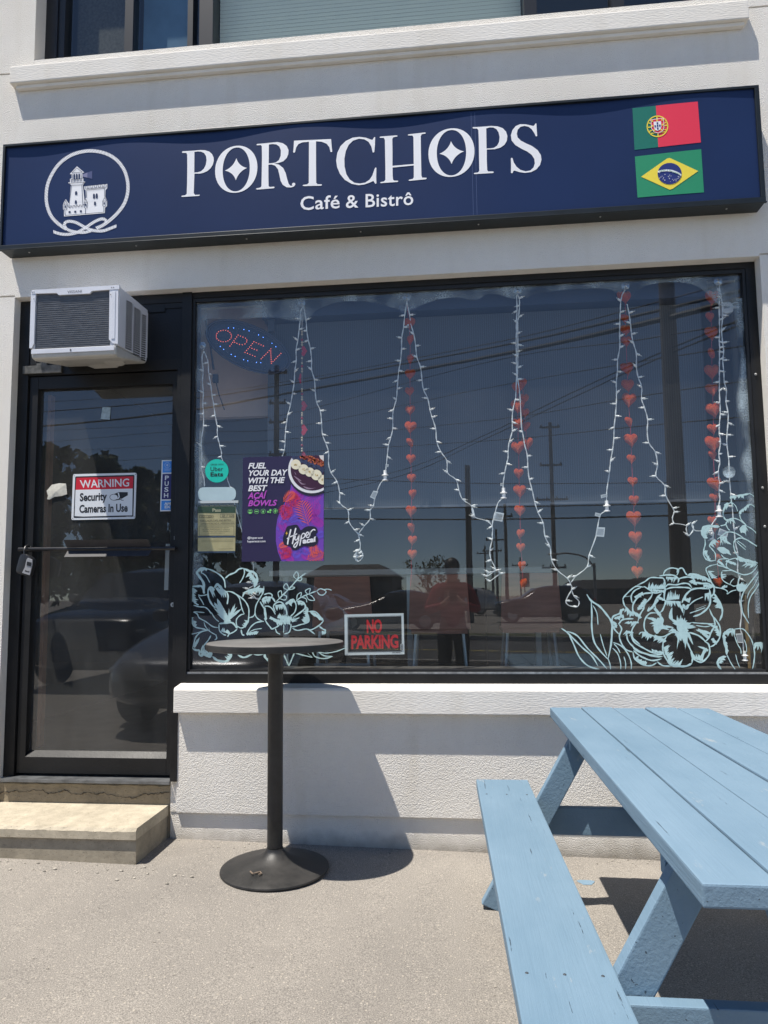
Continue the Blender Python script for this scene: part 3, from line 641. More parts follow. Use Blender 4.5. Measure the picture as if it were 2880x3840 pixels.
castle = [(440,1278),(440,1172),(424,1150),(422,1075),(440,1030),(472,978),(515,1045),(530,1045),(562,745),(512,690),(546,690),(546,628),(575,618),(575,547),(540,545),(668,412),(795,520),(762,532),(765,618),(780,626),(782,676),(814,678),(772,740),(800,1010),(826,960),(820,830),(800,812),(798,762),(1198,724),(1198,800),(1168,830),(1165,950),(1197,1020),(1192,1112),(1160,1135),(1155,1228)]
face_mesh(px_loops([[castle]], D_, SY), 'castle_emblem', M_WHITE, sg, yf=artY(1))
M_NAVY2 = mat('navy_print', (0.013, 0.028, 0.09), .4)
b = MB()
def dark(pts, k=2.0):
    q = [P(*D_(*p), SY) for p in pts]; n = len(b.v); b.v += [Vector((v.x, artY(k)(v.x), v.z)) for v in q]
    ar = sum(q[i].x*q[(i+1) % len(q)].z-q[(i+1) % len(q)].x*q[i].z for i in range(len(q)))
    b.f.append(tuple(n+i for i in (range(len(q)) if ar > 0 else reversed(range(len(q))))))
def arch(x0, y0, x1, y1): dark([(x0, y1), (x1, y1), (x1, y0+(x1-x0)*.5), ((x0*1+x1*3)/4, y0+3), ((x0+x1)/2, y0), ((x0*3+x1)/4, y0+3), (x0, y0+(x1-x0)*.5)])
for a in ((635,843,675,908),(632,999,667,1063),(950,892,985,975),(998,888,1033,972),(968,1027,1003,1092),(606,543,638,632),(650,541,682,630),(694,539,724,627),(456,1088,478,1128),(811,1060,834,1103),(1136,1040,1158,1080)): arch(*a)
for x, y in ((523,1188),(622,1183),(721,1176)): dark([(x,y+34),(x+34,y+32),(x+34,y-1),(x,y)])
for i in range(8): x = 566+i*26; dark([(x,690-i*2),(x+9,690-i*2),(x+9,642-i*2),(x,642-i*2)])
def line(pts, w=7, k=2.0):
    for (x0, y0), (x1, y1) in zip(pts, pts[1:]):
        d = Vector((x1-x0, y1-y0)); L = d.length; d /= L; n = Vector((-d.y, d.x))*w/2; e = d*w*.3
        dark([(x0-e.x+n.x, y0-e.y+n.y), (x1+e.x+n.x, y1+e.y+n.y), (x1+e.x-n.x, y1+e.y-n.y), (x0-e.x-n.x, y0-e.y-n.y)], k+len(b.f) % 5*.08)
line([(458,1180),(460,1262),(1140,1215),(1140,1130)]); line([(818,1140),(818,1240)])
line([(498,1100),(528,1098),(528,1128),(548,1127),(548,1098),(575,1097),(577,1122),(600,1120),(600,1094),(630,1092),(632,1118),(655,1116),(655,1090),(685,1088),(687,1113),(712,1111),(712,1086),(742,1084),(744,1110),(768,1108),(770,1082),(795,1080)])
line([(575,745),(528,1085)]); line([(755,738),(772,1080)]); line([(535,708),(800,690)]); line([(575,745),(755,736)]); line([(535,708),(570,748)]); line([(800,690),(758,738)])
line([(580,528),(668,440),(765,515),(580,528)]); line([(590,548),(590,628)]); line([(742,538),(746,622)]); line([(560,640),(772,628)])
line([(822,760),(824,812),(1180,783),(1182,745)]); line([(840,830),(1165,805)]); line([(836,840),(838,960)]); line([(1152,815),(1155,950)])
line([(822,760),(850,758),(852,800),(880,798),(880,755),(912,752),(915,795),(945,792),(945,750),(978,747),(980,790),(1012,787),(1012,745),(1045,742),(1048,783),(1080,780),(1080,738),(1112,736),(1115,778),(1145,776),(1145,734),(1182,732)], 6)
line([(440,1068),(472,1000),(502,1065),(440,1068)]); line([(440,1075),(440,1155),(462,1168),(490,1162),(494,1070)]); line([(796,1048),(826,985),(854,1042),(796,1048)]); line([(798,1055),(800,1130),(822,1146),(846,1135),(852,1050)]); line([(1118,1025),(1155,962),(1192,1020),(1118,1025)]); line([(1120,1030),(1122,1105),(1145,1122),(1172,1110),(1178,1028)])
b.build('castle_lines', M_NAVY2, sg, fix=False)
b = MB(); dark([(768,552),(768,592),(850,612),(850,522)], 1.0); b.build('light_beam', mat('beam_print', (.22, .22, .36), .4), sg, fix=False)
b = MB(); dark([(851,522),(851,612),(935,636),(935,495)], 1.0); b.build('light_beam', mat('beam_print_faint', (.07, .085, .20), .4), sg, fix=False)

# flags ----------------------------------------------------------------------------------------------
E_ = zm(2350, 360, 330/1659)
def art(name, polys, m, k, parent, z=E_):
    b = MB(); cut = []
    for pts in polys:
        if len(pts) == 4 and max(abs(pts[0][0]-pts[2][0]), abs(pts[1][0]-pts[3][0])) > 200:       # follow the gently buckled face
            (ax, ay), (bx_, by_), (cx_, cy_), (dx_, dy_) = pts
            if abs(ax-dx_) < 200:
                L = lambda t: (ax+(bx_-ax)*t, ay+(by_-ay)*t); K = lambda t: (dx_+(cx_-dx_)*t, dy_+(cy_-dy_)*t); cut += [[L(i/14), L((i+1)/14), K((i+1)/14), K(i/14)] for i in range(14)]
            else:                                                        # lozenge: slice it upright
                xs_ = [dx_+(bx_-dx_)*i/20 for i in range(21)]; mid = lambda x: dy_+(by_-dy_)*(x-dx_)/(bx_-dx_)
                up = lambda x: dy_+(ay-dy_)*(x-dx_)/(ax-dx_) if x < ax else ay+(by_-ay)*(x-ax)/(bx_-ax); lo = lambda x: dy_+(cy_-dy_)*(x-dx_)/(cx_-dx_) if x < cx_ else cy_+(by_-cy_)*(x-cx_)/(bx_-cx_)
                cut += [[(x0, up(x0)), (x1, up(x1)), (x1, lo(x1)), (x0, lo(x0))] for x0, x1 in zip(xs_, xs_[1:])]
        elif len(pts) == 40:
            r_ = sorted(pts); cxx, cyy = sum(p[0] for p in pts)/40, sum(p[1] for p in pts)/40; rx = max(p[0] for p in pts)-cxx; ry = max(p[1] for p in pts)-cyy
            th = [math.pi*i/20 for i in range(21)]; cut += [[(cxx-rx*math.cos(a), cyy-ry*math.sin(a)), (cxx-rx*math.cos(c), cyy-ry*math.sin(c)), (cxx-rx*math.cos(c), cyy+ry*math.sin(c)), (cxx-rx*math.cos(a), cyy+ry*math.sin(a))] for a, c in zip(th, th[1:])]
        else: cut.append(pts)
    for pts in cut:
        q = [P(*z(*p), SY) for p in pts]; n = len(b.v); b.v += [Vector((v.x, artY(k)(v.x), v.z)) for v in q]
        ar = sum(q[i].x*q[(i+1) % len(q)].z-q[(i+1) % len(q)].x*q[i].z for i in range(len(q)))
        b.f.append(tuple(n+i for i in (range(len(q)) if ar > 0 else reversed(range(len(q))))))
    return b.build(name, m, parent, fix=False)
GRN = mat('flag_dark_green', srgb(14, 112, 96), .45); RED = mat('flag_red', srgb(232, 52, 78), .45); YEL = mat('flag_yellow', srgb(244, 220, 70), .45); GRN2 = mat('flag_green', srgb(38, 142, 100), .45); BLU = mat('flag_blue', srgb(34, 48, 118), .45)
pf = art('tricolour_flag', [[(118,203),(558,163),(605,946),(158,992)]], GRN, 1, sg)
art('flag_field', [[(558,163),(1347,90),(1407,862),(605,946)]], RED, 1, pf)
rings = []
def ann(cx, cy, r0, r1, n=32): return [[(cx+r0*math.cos(a), cy+r0*math.sin(a)), (cx+r1*math.cos(a), cy+r1*math.sin(a)), (cx+r1*math.cos(c), cy+r1*math.sin(c)), (cx+r0*math.cos(c), cy+r0*math.sin(c))] for a, c in [(2*math.pi*i/n, 2*math.pi*(i+1)/n) for i in range(n)]]
def seg(x0, y0, x1, y1, w):
    d = Vector((x1-x0, y1-y0)).normalized(); n = Vector((-d.y, d.x))*w/2
    return [(x0+n.x, y0+n.y), (x1+n.x, y1+n.y), (x1-n.x, y1-n.y), (x0-n.x, y0-n.y)]
art('armillary_sphere', ann(587,555,183,204)+[seg(576,355,600,755,24), seg(390,575,790,535,20), seg(420,660,770,470,18), seg(405,480,775,640,18), seg(440,690,735,660,16), seg(430,440,745,420,16)], YEL, 2, pf)
art('shield', [[(460,435),(697,408),(708,590),(680,650),(600,690),(520,665),(475,600)]], RED, 3, pf)
art('shield_border', [seg(460,435,697,408,9), seg(697,408,708,590,9), seg(708,590,680,650,9), seg(680,650,600,690,9), seg(600,690,520,665,9), seg(520,665,475,600,9), seg(475,600,460,435,9)], M_WHITE, 4, pf)
art('inner_shield', [[(512,475),(650,465),(658,570),(640,620),(590,648),(545,630),(520,590)]], M_WHITE, 4, pf)
art('small_shields', [[(x-15,y-19),(x+15,y-20),(x+15,y+10),(x,y+21),(x-14,y+12)] for x, y in ((583,507),(541,562),(586,556),(628,551),(590,607))], BLU, 5, pf)
art('castles', [[(x-14,y-15),(x+14,y-17),(x+14,y+14),(x-13,y+15)] for x, y in ((487,462),(578,450),(672,440),(490,552),(680,532),(523,635),(658,630))], YEL, 4, pf)
bf = art('green_flag', [[(165,1117),(1412,990),(1465,1805),(215,1893)]], GRN2, 1, sg)
art('diamond', [[(798,1145),(1355,1405),(835,1763),(280,1503)]], YEL, 2, bf)
art('globe', [circ(815,1453,226,40,202)], BLU, 3, bf)
bnd = [(592,1402),(660,1386),(760,1376),(860,1386),(960,1425),(1036,1470)]
art('banner', [[bnd[i], bnd[i+1], (bnd[i+1][0]-4, bnd[i+1][1]+34), (bnd[i][0], bnd[i][1]+34)] for i in range(5)], M_WHITE, 4, bf)
b = MB()
for s_, (x0, y0, x1, y1) in (('ORDEM', (610,1398,740,1385)), ('E', (763,1385,782,1386)), ('PROGRESSO', (803,1388,1030,1466))):
    text_on(b, s_, [E_(x0,y0), E_(x1,y1), E_(x1-3,y1+22), E_(x0,y0+22)], SY, yf=artY(5))
b.build('motto', GRN2, bf, fix=False)
art('stars', [circ(x, y, r, 6) for x, y, r in ((626,1435,8),(725,1470,8),(672,1502,6),(650,1519,8),(626,1538,8),(699,1533,7),(692,1555,7),(723,1577,9),(814,1485,7),(790,1506,7),(840,1501,7),(802,1521,5),(809,1551,8),(870,1563,6),(889,1585,7),(907,1566,5),(933,1558,5),(933,1577,7),(935,1597,6),(955,1558,6),(973,1547,6),(988,1528,7),(975,1510,8),(1008,1510,5),(826,1606,4),(875,1436,4))], M_WHITE, 4, bf)

# ================================================================== window air conditioner
e0 = -.28
ac = thing('window_air_conditioner', (-1.98, .10, 2.55), 'white window air conditioner jutting out above the glass door', 'air conditioner')
M_ACW = mat('ac_white_metal', (.74, .745, .78), .38, .1, var=.06, vscale=6); M_ACG = mat('ac_beige_base', (.50, .485, .45), .45, .1, var=.12, vscale=9)
H6 = zm(90, 1040, 490/1659)
ax0, ax1 = P(*H6(100, 500), e0).x, P(*H6(1200, 400), e0).x; az1 = P(*H6(1195, 110), e0).z; az0 = P(*H6(1195, 845), e0).z; azb = P(*H6(700, 985), e0).z
b = MB(); b.add([(ax0, e0+.01, az0-.005), (ax1, e0+.01, az0-.005), (ax1, .10, az0+.032), (ax0, .10, az0+.032), (ax0, e0+.01, az1), (ax1, e0+.01, az1), (ax1, .10, az1+.016), (ax0, .10, az1+.016)], [(0,3,2,1), (4,5,6,7), (0,1,5,4), (1,2,6,5), (2,3,7,6), (3,0,4,7)]); b.build('casing', M_ACW, ac, bevel=.004)
b = MB(); zb_ = az0+.022
b.add([(ax0+.006, e0-.006, azb-.008), (ax1-.006, e0-.006, azb-.008), (ax1-.006, e0+.03, azb-.014), (ax0+.006, e0+.03, azb-.014), (ax0+.006, .10, zb_), (ax1-.006, .10, zb_), (ax0+.006, e0-.006, az0-.0055), (ax1-.006, e0-.006, az0-.0055), (ax0+.002, .10, az0+.0315), (ax1-.002, .10, az0+.0315)], [(0,1,2,3), (3,2,5,4), (6,8,9,7), (0,6,7,1), (4,5,9,8), (0,3,4,8,6), (1,7,9,5,2)])
b.build('base_tray', M_ACG, ac, bevel=.014)
b = MB(); b.box(ax0+.010, ax1-.012, e0-.011, e0-.007, azb+.012, az0-.012); b.build('tray_front', M_ACW, ac, bevel=.0018)
b = MB(); b.prism([(ax0+.10, azb+.07), (ax0+.17, azb+.043), (ax1-.17, azb+.043), (ax1-.15, azb+.0699)], e0+.10, .06); b.build('tray_sump', M_ACG, ac, bevel=.004)
# front bezel with its dropped name plate
pz = lambda x, y: (lambda v: (v.x, v.z))(P(*H6(x, y), e0))
b = MB(); b.prism([(ax0-.004, az1+.003), (ax0-.004, pz(105,212)[1]), (pz(418,205)[0], pz(418,202)[1]), (pz(445,228)[0], pz(445,228)[1]), (pz(840,208)[0], pz(840,208)[1]), (pz(865,178)[0], pz(865,176)[1]), (ax1+.003, pz(1190,152)[1]), (ax1+.003, az1+.003)], e0-.004, e0+.0095)
b.build('top_bezel', M_ACW, ac)
b = MB(); b.prism([pz(92,180), pz(70,900), pz(98,900), pz(128,840), pz(150,215), pz(150,200)][::-1], e0-.002, e0+.009); b.build('side_rail', M_ACW, ac)
b = MB(); b.prism([pz(1088,160), pz(1080,790), pz(1130,840), pz(1193,846), pz(1200,150)][::-1], e0-.002, e0+.009); b.build('side_rail', M_ACW, ac)
b = MB(); b.prism([pz(1117,180), pz(1110,785), pz(1155,782), pz(1166,178)][::-1], e0-.0045, e0-.0021); b.build('rail_panel', M_ACW, ac, bevel=.001)
def coil_mat():
    m = bpy.data.materials.new('coil_fins'); m.use_nodes = True; t = m.node_tree; bb = t.nodes['Principled BSDF']; bb.inputs['Metallic'].default_value = .3; bb.inputs['Roughness'].default_value = .5
    tc = t.nodes.new('ShaderNodeTexCoord'); n = t.nodes.new('ShaderNodeTexNoise'); n.inputs['Scale'].default_value = 160; mp = t.nodes.new('ShaderNodeMapping'); mp.inputs['Scale'].default_value = (.12, 1, 1.6)
    t.links.new(tc.outputs['Object'], mp.inputs[0]); t.links.new(mp.outputs[0], n.inputs['Vector']); r = t.nodes.new('ShaderNodeValToRGB'); r.color_ramp.elements[0].position = .35; r.color_ramp.elements[1].position = .7
    r.color_ramp.elements[0].color = (.085, .088, .095, 1); r.color_ramp.elements[1].color = (.15, .155, .165, 1); t.links.new(n.outputs['Fac'], r.inputs[0]); t.links.new(r.outputs[0], bb.inputs['Base Color'])
    bp = t.nodes.new('ShaderNodeBump'); bp.inputs['Distance'].default_value = .0005; t.links.new(n.outputs['Fac'], bp.inputs['Height']); t.links.new(bp.outputs[0], bb.inputs['Normal']); return m
cx0, cx1 = pz(148,500)[0], pz(1086,500)[0]; cz1, cz0 = az1-.012, az0-.006
b = MB(); b.box(cx0, cx1, e0+.006, e0+.0099, cz0, cz1); n_f = 27
for i in range(n_f):
    z = cz0+(cz1-cz0)*(i+.5)/n_f; b.box(cx0+.002, cx1-.002, e0+.0048, e0+.0059, z-.0012, z+.0012)
b.build('condenser_coil', coil_mat(), ac)
b = MB(); text_on(b, 'VISSANI', [H6(550,168), H6(733,157), H6(731,190), H6(553,203)], e0-.0052, bold=-.004, spacing=1.05); b.build('lettering', mat('grey_print', (.09, .09, .10), .5), ac, fix=False)
M_HOLE = mat('vent_black', (.006, .006, .006), .8)
b = MB()
ys = [(-.20, -.128), (-.112, -.030), (-.014, .040)]; nrow = 21
for y0, y1 in ys:
    for i in range(nrow):
        z = az1-.045-(az1-az0-.05)*i/(nrow-1)*.98; b.add([(ax1+.0012, y0, z-.0036), (ax1+.0012, y1, z-.0036+.012), (ax1+.0012, y1, z+.0036+.012), (ax1+.0012, y0, z+.0036)], [(0,1,2,3)])
b.build('side_louvre', M_HOLE, ac, fix=False)
for x, y in ((110,192),(133,190),(1117,133),(1143,131),(132,278),(1105,222)):
    v = P(*H6(x, y), e0); b = MB(); b.ball((v.x, e0-.0045, v.z), .0028, 8, 4, (1, .5, 1)); b.build('screw', mat('dark_screw', (.12, .12, .12), .5), ac)
b = MB(); v = P(*H6(607, 932), e0); b.box(v.x-.003, v.x+.003, e0-.0135, e0-.0111, v.z-.005, v.z+.005)
b.build('tray_slot', mat('dark_screw', (.12, .12, .12), .5), ac)
b = MB()
for x, y in ((650,1045),(1003,1030)):
    v = P(*H6(x, y), -.1); b.lathe([(.004, 0), (.006, .004), (.008, .02)], (v.x, -.1, azb+.022), 10); b.build('foot_boss', M_ACG, ac); b = MB()
b.lathe([(.04, -.004), (.055, 0), (.055, .03)], (ax1-.12, -.08, azb+.022), 24); b.build('fan_boss', M_ACG, ac)
# ================================================================== things stuck to the door and window glass
def px_part(name, polys, m, y, parent, z):
    b = MB()
    for pts in polys:
        q = [P(*z(*p), y) for p in pts]
        tri = tessellate_polygon([[Vector((v.x, v.z, 0)) for v in q]]); n = len(b.v); b.v += q
        for t in tri:
            a, c, d = (q[i] for i in t); cr = (c.x-a.x)*(d.z-a.z)-(c.z-a.z)*(d.x-a.x)
            if abs(cr) > 1e-12: b.f.append(tuple(n+i for i in (t if cr > 0 else t[::-1])))
    return b.build(name, m, parent, fix=False)
def plate(name, pts, m, y, parent, z, th=.003):
    q = [P(*z(*p), y) for p in pts]; b = MB(); b.prism([(v.x, v.z) for v in q], y, y+th); return b.build(name, m, parent)
def words(name, m, y, parent, z, items):
    for it in items:
        b = MB(); text_on(b, it[0], [z(*p) for p in it[1]], y, **(it[2] if len(it) > 2 else {})); o = b.build(name, m, parent, fix=False)
    return o
def rq(x0, y0, x1, y1, dy=0.0): return [(x0, y0), (x1, y0+dy), (x1, y1+dy), (x0, y1)]
def rr(pts, r, k=4):
    out = []; n = len(pts)
    for i in range(n):
        p, a, c = Vector(pts[i]), Vector(pts[i-1]), Vector(pts[(i+1) % n]); u, v = (a-p).normalized()*r, (c-p).normalized()*r
        for s in range(k+1):
            t = s/k; out.append(tuple((p+u)*(1-t)**2+p*2*t*(1-t)+(p+v)*t*t))
    return out
W_PAPER = mat('sign_white', (.74, .76, .78), .4); K_INK = mat('black_ink', (.012, .012, .014), .45); R_INK = mat('red_ink', (.60, .012, .03), .45)
YS = YD-.004
# warning sign
g7 = zm(250, 1700, 450/1659)
p = P(*g7(515, 600), YS)
ws = thing('warning_sign', (p.x, YS, p.z), 'red, white and black security camera warning sign stuck on the door glass', 'sign')
plate('plate', rr([(88,288),(967,268),(945,905),(64,922)], 26), W_PAPER, YS, ws, g7)
px_part('black_border', [rr([(118,320),(938,297),(922,878),(95,893)], 18)], K_INK, YS-.0006, ws, g7)
px_part('white_panel', [[(122,505),(913,487),(906,856),(222,874),(110,868)]], W_PAPER, YS-.0012, ws, g7)
px_part('red_panel', [[(135,338),(922,318),(914,487),(124,505)]], R_INK, YS-.0012, ws, g7)
words('lettering', W_PAPER, YS-.0018, ws, g7, [('WARNING', [(180,370),(866,347),(862,458),(192,481)], dict(bold=.012))])
words('lettering', K_INK, YS-.0018, ws, g7, [('Security', [(183,550),(558,536),(554,682),(180,697)], dict(bold=.03)), ('Cameras In Use', [(176,712),(845,692),(843,810),(174,825)], dict(bold=.03))])
px_part('camera_symbol', [circ(655,607,62,24,45), [(655,562),(720,535),(745,540),(755,600),(740,640),(665,652)], [(735,535),(845,537),(845,580),(752,632)], [(735,632),(748,632),(765,645),(788,645),(788,652),(758,652)]], K_INK, YS-.0018, ws, g7)
px_part('camera_lens', [circ(652,607,52,24,38)], W_PAPER, YS-.0024, ws, g7)
px_part('camera_trim', [[(705,548),(722,542),(735,600),(722,628),(690,636),(718,600)]], W_PAPER, YS-.0024, ws, g7)
for x, y in ((103,312),(949,290),(933,878),(82,898)): px_part('corner_hole', [circ(x, y, 6, 8)], K_INK, YS-.0018, ws, g7)
words('fine_print', W_PAPER, YS-.0018, ws, g7, [('HILLMAN', [(820,866),(905,864),(905,874),(820,876)])])
# push sticker
p = P(*g7(1380, 450), YS)
ps = thing('push_sticker', (p.x, YS, p.z), 'tall narrow blue and white PUSH card sticker at the edge of the door glass', 'sticker')
plate('backing', [(1315,95),(1462,92),(1447,798),(1291,802)], W_PAPER, YS+.001, ps, g7, .0015)
px_part('blue_panel', [[(1330,110),(1456,107),(1452,264),(1325,268)]], mat('sticker_blue', (.05, .26, .72), .4), YS, ps, g7)
px_part('navy_panel', [[(1325,285),(1454,282),(1440,634),(1312,637)]], mat('sticker_navy', (.02, .018, .13), .4), YS, ps, g7)
px_part('blue_panel', [[(1310,655),(1441,654),(1437,781),(1306,785)]], MATS['sticker_blue'], YS, ps, g7)
words('lettering', W_PAPER, YS-.0008, ps, g7, [('P', [(1360,309),(1414,308),(1412,369),(1358,370)], dict(bold=.02)), ('U', [(1355,388),(1411,387),(1409,450),(1353,451)], dict(bold=.02)), ('S', [(1351,468),(1409,467),(1407,532),(1349,533)], dict(bold=.02)), ('H', [(1346,550),(1406,549),(1404,611),(1344,612)], dict(bold=.02)),
   ('AM', [(1350,678),(1437,677),(1437,714),(1345,715)], dict(bold=.04)), ('EX', [(1356,722),(1436,721),(1436,760),(1354,761)], dict(bold=.04)), ('CONTACTLESS', [(1340,211),(1442,210),(1442,220),(1340,221)]), ('ACCEPTED', [(1354,227),(1428,226),(1428,236),(1354,237)])])
px_part('contactless_mark', [seg(1380,155,1380,172,5), seg(1390,150,1390,177,5), seg(1400,145,1400,182,5)]+ann(1391,163,34,37,20), W_PAPER, YS-.0008, ps, g7)
# ghost of an old sticker on the door stile
words('old_sticker_residue', mat('residue', (.20, .20, .21), .7), .0672, door, g7, [('P', [(1508,950),(1532,950),(1532,985),(1508,985)]), ('U', [(1503,1000),(1530,1000),(1530,1040),(1503,1040)]), ('S', [(1500,1050),(1530,1050),(1530,1085),(1500,1085)]), ('H', [(1500,1095),(1530,1095),(1528,1130),(1500,1130)]), ('C', [(1512,845),(1548,845),(1548,885),(1512,885)], dict(bold=-.02)), ('A', [(1512,890),(1545,890),(1545,930),(1512,930)], dict(bold=-.02)), ('R', [(1482,1145),(1536,1140),(1536,1195),(1482,1195)], dict(bold=.05))])
# torn paper and a bit of tape
z3 = zm(0, 950, 1000/1659)
q = [(290,1478),(322,1440),(370,1430),(412,1433),(418,1498),(385,1510),(340,1515),(312,1532),(294,1530),(300,1508)]
v = P(*z3(355, 1480), YS); b = MB(); n = len(q); qq = [P(*z3(*a), YS) for a in q]
b.v = [Vector((a.x, YS-.004*rnd.random(), a.z)) for a in qq]+[Vector((v.x, YS-.006, v.z))]
b.f = [((i+1) % n, i, n) for i in range(n)]
tag(b.build('torn_paper', mat('old_paper', (.60, .58, .50), .8, var=.12, vscale=60), loc=v), 'small torn scrap of crumpled cream paper stuck on the door glass', 'paper')
v = P(*z3(657, 995), YS); q = [(638,957),(689,957),(683,1035),(626,1031)]
b = MB(); b.v = [P(*z3(*a), YS) for a in q]; b.f = [(3,2,1,0)]
tag(b.build('tape_piece', mat('blue_grey_tape', (.33, .42, .47), .5, var=.25, vscale=50), loc=v), 'small pale blue square of tape high on the door glass', 'tape')
# key lock box hung on the push bar
v = P(*z4(215, 500), .0)
lb = thing('key_lock_box', (v.x, 0, v.z), 'black and grey key lock box hanging from the left end of the push bar', 'lock box')
q = [P(*z4(x, y), -.03) for x, y in catmull([(152,580),(165,500),(188,432),(220,420),(262,440),(292,470),(288,520),(276,570),(262,614),(205,606)], 3, True)]
b = MB(); b.prism([(a.x, a.z) for a in q], -.04, .0); b.build('case', mat('lockbox_black', (.02, .02, .022), .35), lb, bevel=.006, smooth=True)
q = [P(*z4(x, y), -.043) for x, y in ((236,470),(248,455),(288,472),(286,520),(264,610),(196,588),(220,540))]
b = MB(); b.prism([(a.x, a.z) for a in q], -.044, -.039); b.build('cover', mat('lockbox_grey', (.33, .33, .34), .4), lb, bevel=.001)
q = [P(*z4(x, y), -.046) for x, y in ((240,488),(278,496),(274,530),(236,522))]
b = MB(); b.prism([(a.x, a.z) for a in q], -.046, -.0435); b.build('dial_window', K_INK, lb)
words('lettering', K_INK, -.0446, lb, z4, [('Master', [(224,562),(264,570),(262,586),(221,578)], dict(bold=.03))])
b = MB(); pts = catmull([tuple(P(*z4(x, y), yy)) for x, y, yy in ((214,425,-.02),(216,385,-.012),(228,352,.004),(250,346,.02),(262,362,.034),(258,400,.03))], 5); b.tube(pts, .0045, 8); b.build('shackle', MATS['black_metal'], lb, smooth=True)

# ------------------------------------------------------------------ poster
YO = YG-.003
zP = zm(700, 1650, 600/1659)
RECT = [(583,180),(1422,158),(1420,1252),(570,1262)]
v = P(*zP(1000, 1260), YO)
po = thing('food_poster', (v.x, YO, v.z), 'dark purple poster for fruit bowls taped to the shop window', 'poster')
def cl(polys): return [c for c in (clip(p, RECT) for p in polys) if len(c) > 2]
plate('sheet', RECT, mat('poster_dark', (.026, .018, .062), .35), YO, po, zP, .002)
px_part('purple_panel', cl([[(1085,455),(1072,520),(1045,590),(1000,680),(965,750),(940,820),(926,920),(925,1050),(945,1160),(985,1260),(1430,1260),(1430,440)]]), mat('poster_purple', (.17, .055, .42), .35), YO-.0006, po, zP)
def leaf(cx, cy, ang, L, n=9, w=9, spread=.95):
    out = []; d = Vector((math.cos(ang), math.sin(ang))); s_ = Vector((-d.y, d.x)); out.append(seg(cx, cy, cx+d.x*L, cy+d.y*L, w*.45))
    for i in range(n):
        t = (i+.6)/n; base = Vector((cx, cy))+d*L*t; ll = L*.50*math.sin(math.pi*(.18+.78*t))
        for sg_ in (-1, 1):
            e = base+(d*.72+s_*sg_*spread).normalized()*ll; m_ = base.lerp(e, .5)+d*ll*.06; nn = Vector((-(e-base).y, (e-base).x)).normalized()*w*.55
            out.append([tuple(base), tuple(m_+nn), tuple(e), tuple(m_-nn)])
    return out
PAN = [(1085,455),(1045,590),(965,750),(926,920),(925,1050),(945,1160),(985,1258),(1420,1251),(1421,440)]
def cl2(polys):
    out = []
    for p in polys:
        # panel outline is not convex: cut at its left edge by a test of each piece
        c = clip(p, RECT)
        if len(c) > 2 and all(px_ > 925+max(0, (750-py_))*.21-2 if py_ < 1050 else px_ > 925+(py_-1050)*.27-2 for px_, py_ in c): out.append(c)
    return out
lv = lambda *a: [cl2(leaf(*a))]
def leaf_parts(sets, m, y):
    for q in sets:
        if q: px_part('palm_leaf', q, m, y, po, zP)
leaf_parts(lv(1240,480,2.4,170)+lv(1400,560,2.6,200)+lv(1370,640,1.9,150)+lv(1100,470,1.0,170)+lv(1290,800,.6,150)+lv(1030,960,-2.0,130)+lv(1380,900,-2.2,160)+lv(1110,1180,-.6,140)+lv(1010,1180,.7,120)+lv(1390,740,2.9,150)+lv(1180,1130,.9,130), mat('leaf_magenta', (.42, .035, .40), .35), YO-.0010)
leaf_parts(lv(960,880,-.9,150)+lv(1060,850,-.5,140)+lv(950,1010,.1,130)+lv(1200,1120,2.3,130)+lv(1320,1010,-.4,120)+lv(1220,900,-1.9,120)+lv(1300,1180,-2.8,130)+lv(960,950,-2.6,120), mat('leaf_violet', (.16, .10, .62), .35), YO-.0014)
leaf_parts(lv(1010,700,-.55,190)+lv(985,830,-.9,160)+lv(1050,840,-1.9,170)+lv(945,1130,.5,150)+lv(980,1240,-.9,150)+lv(1075,690,-1.2,150), mat('leaf_red', (.66, .03, .10), .35), YO-.0018)
leaf_parts(lv(1262,885,-1.85,260)+lv(1240,1240,-.35,190)+lv(1330,1230,-1.7,150)+lv(1000,640,-.7,150)+lv(950,1110,-.4,110), mat('leaf_coral', (.85, .12, .07), .35), YO-.0022)
bc = (1298, 312)
px_part('bowl_shadow', cl([circ(1300,335,246,44)]), mat('poster_shadow', (.016, .012, .03), .4), YO-.0026, po, zP)
px_part('bowl_rim', cl([circ(*bc, 246, 44, 240)]), mat('bowl_white', (.78, .77, .78), .35), YO-.0030, po, zP)
px_part('berry_puree', cl([circ(bc[0]+4, bc[1]-6, 224, 44, 218)]), mat('puree', (.050, .010, .032), .35), YO-.0034, po, zP)
px_part('puree_shine', cl([[tuple(q) for q in catmull(l, 4, True)] for l in ([(1110,370),(1160,400),(1190,425),(1150,412)], [(1150,410),(1200,450),(1240,455),(1190,460)], [(1210,480),(1290,500),(1340,495),(1260,512)], [(1120,330),(1135,360),(1125,352)])]), mat('puree_shine', (.30, .20, .27), .4), YO-.0038, po, zP)
px_part('berries', cl([circ(x, y, r, 16) for x, y, r in ((1110,178,22),(1145,185,26),(1188,212,27),(1232,232,26),(1275,248,27),(1318,268,26),(1280,275,22),(1362,282,27),(1405,308,27),(1388,340,22),(1345,305,20),(1215,200,18))]), mat('blueberry', (.035, .045, .10), .4, var=.5, vscale=120), YO-.0040, po, zP)
px_part('granola', cl([circ(1180+230*t+rnd.uniform(-24, 24), 170+72*t+rnd.uniform(-26, 26), rnd.uniform(9, 17), 7, a0=rnd.random()) for t in [i/45 for i in range(46)]]), mat('granola_orange', (.50, .13, .045), .5, var=.5, vscale=200), YO-.0044, po, zP)
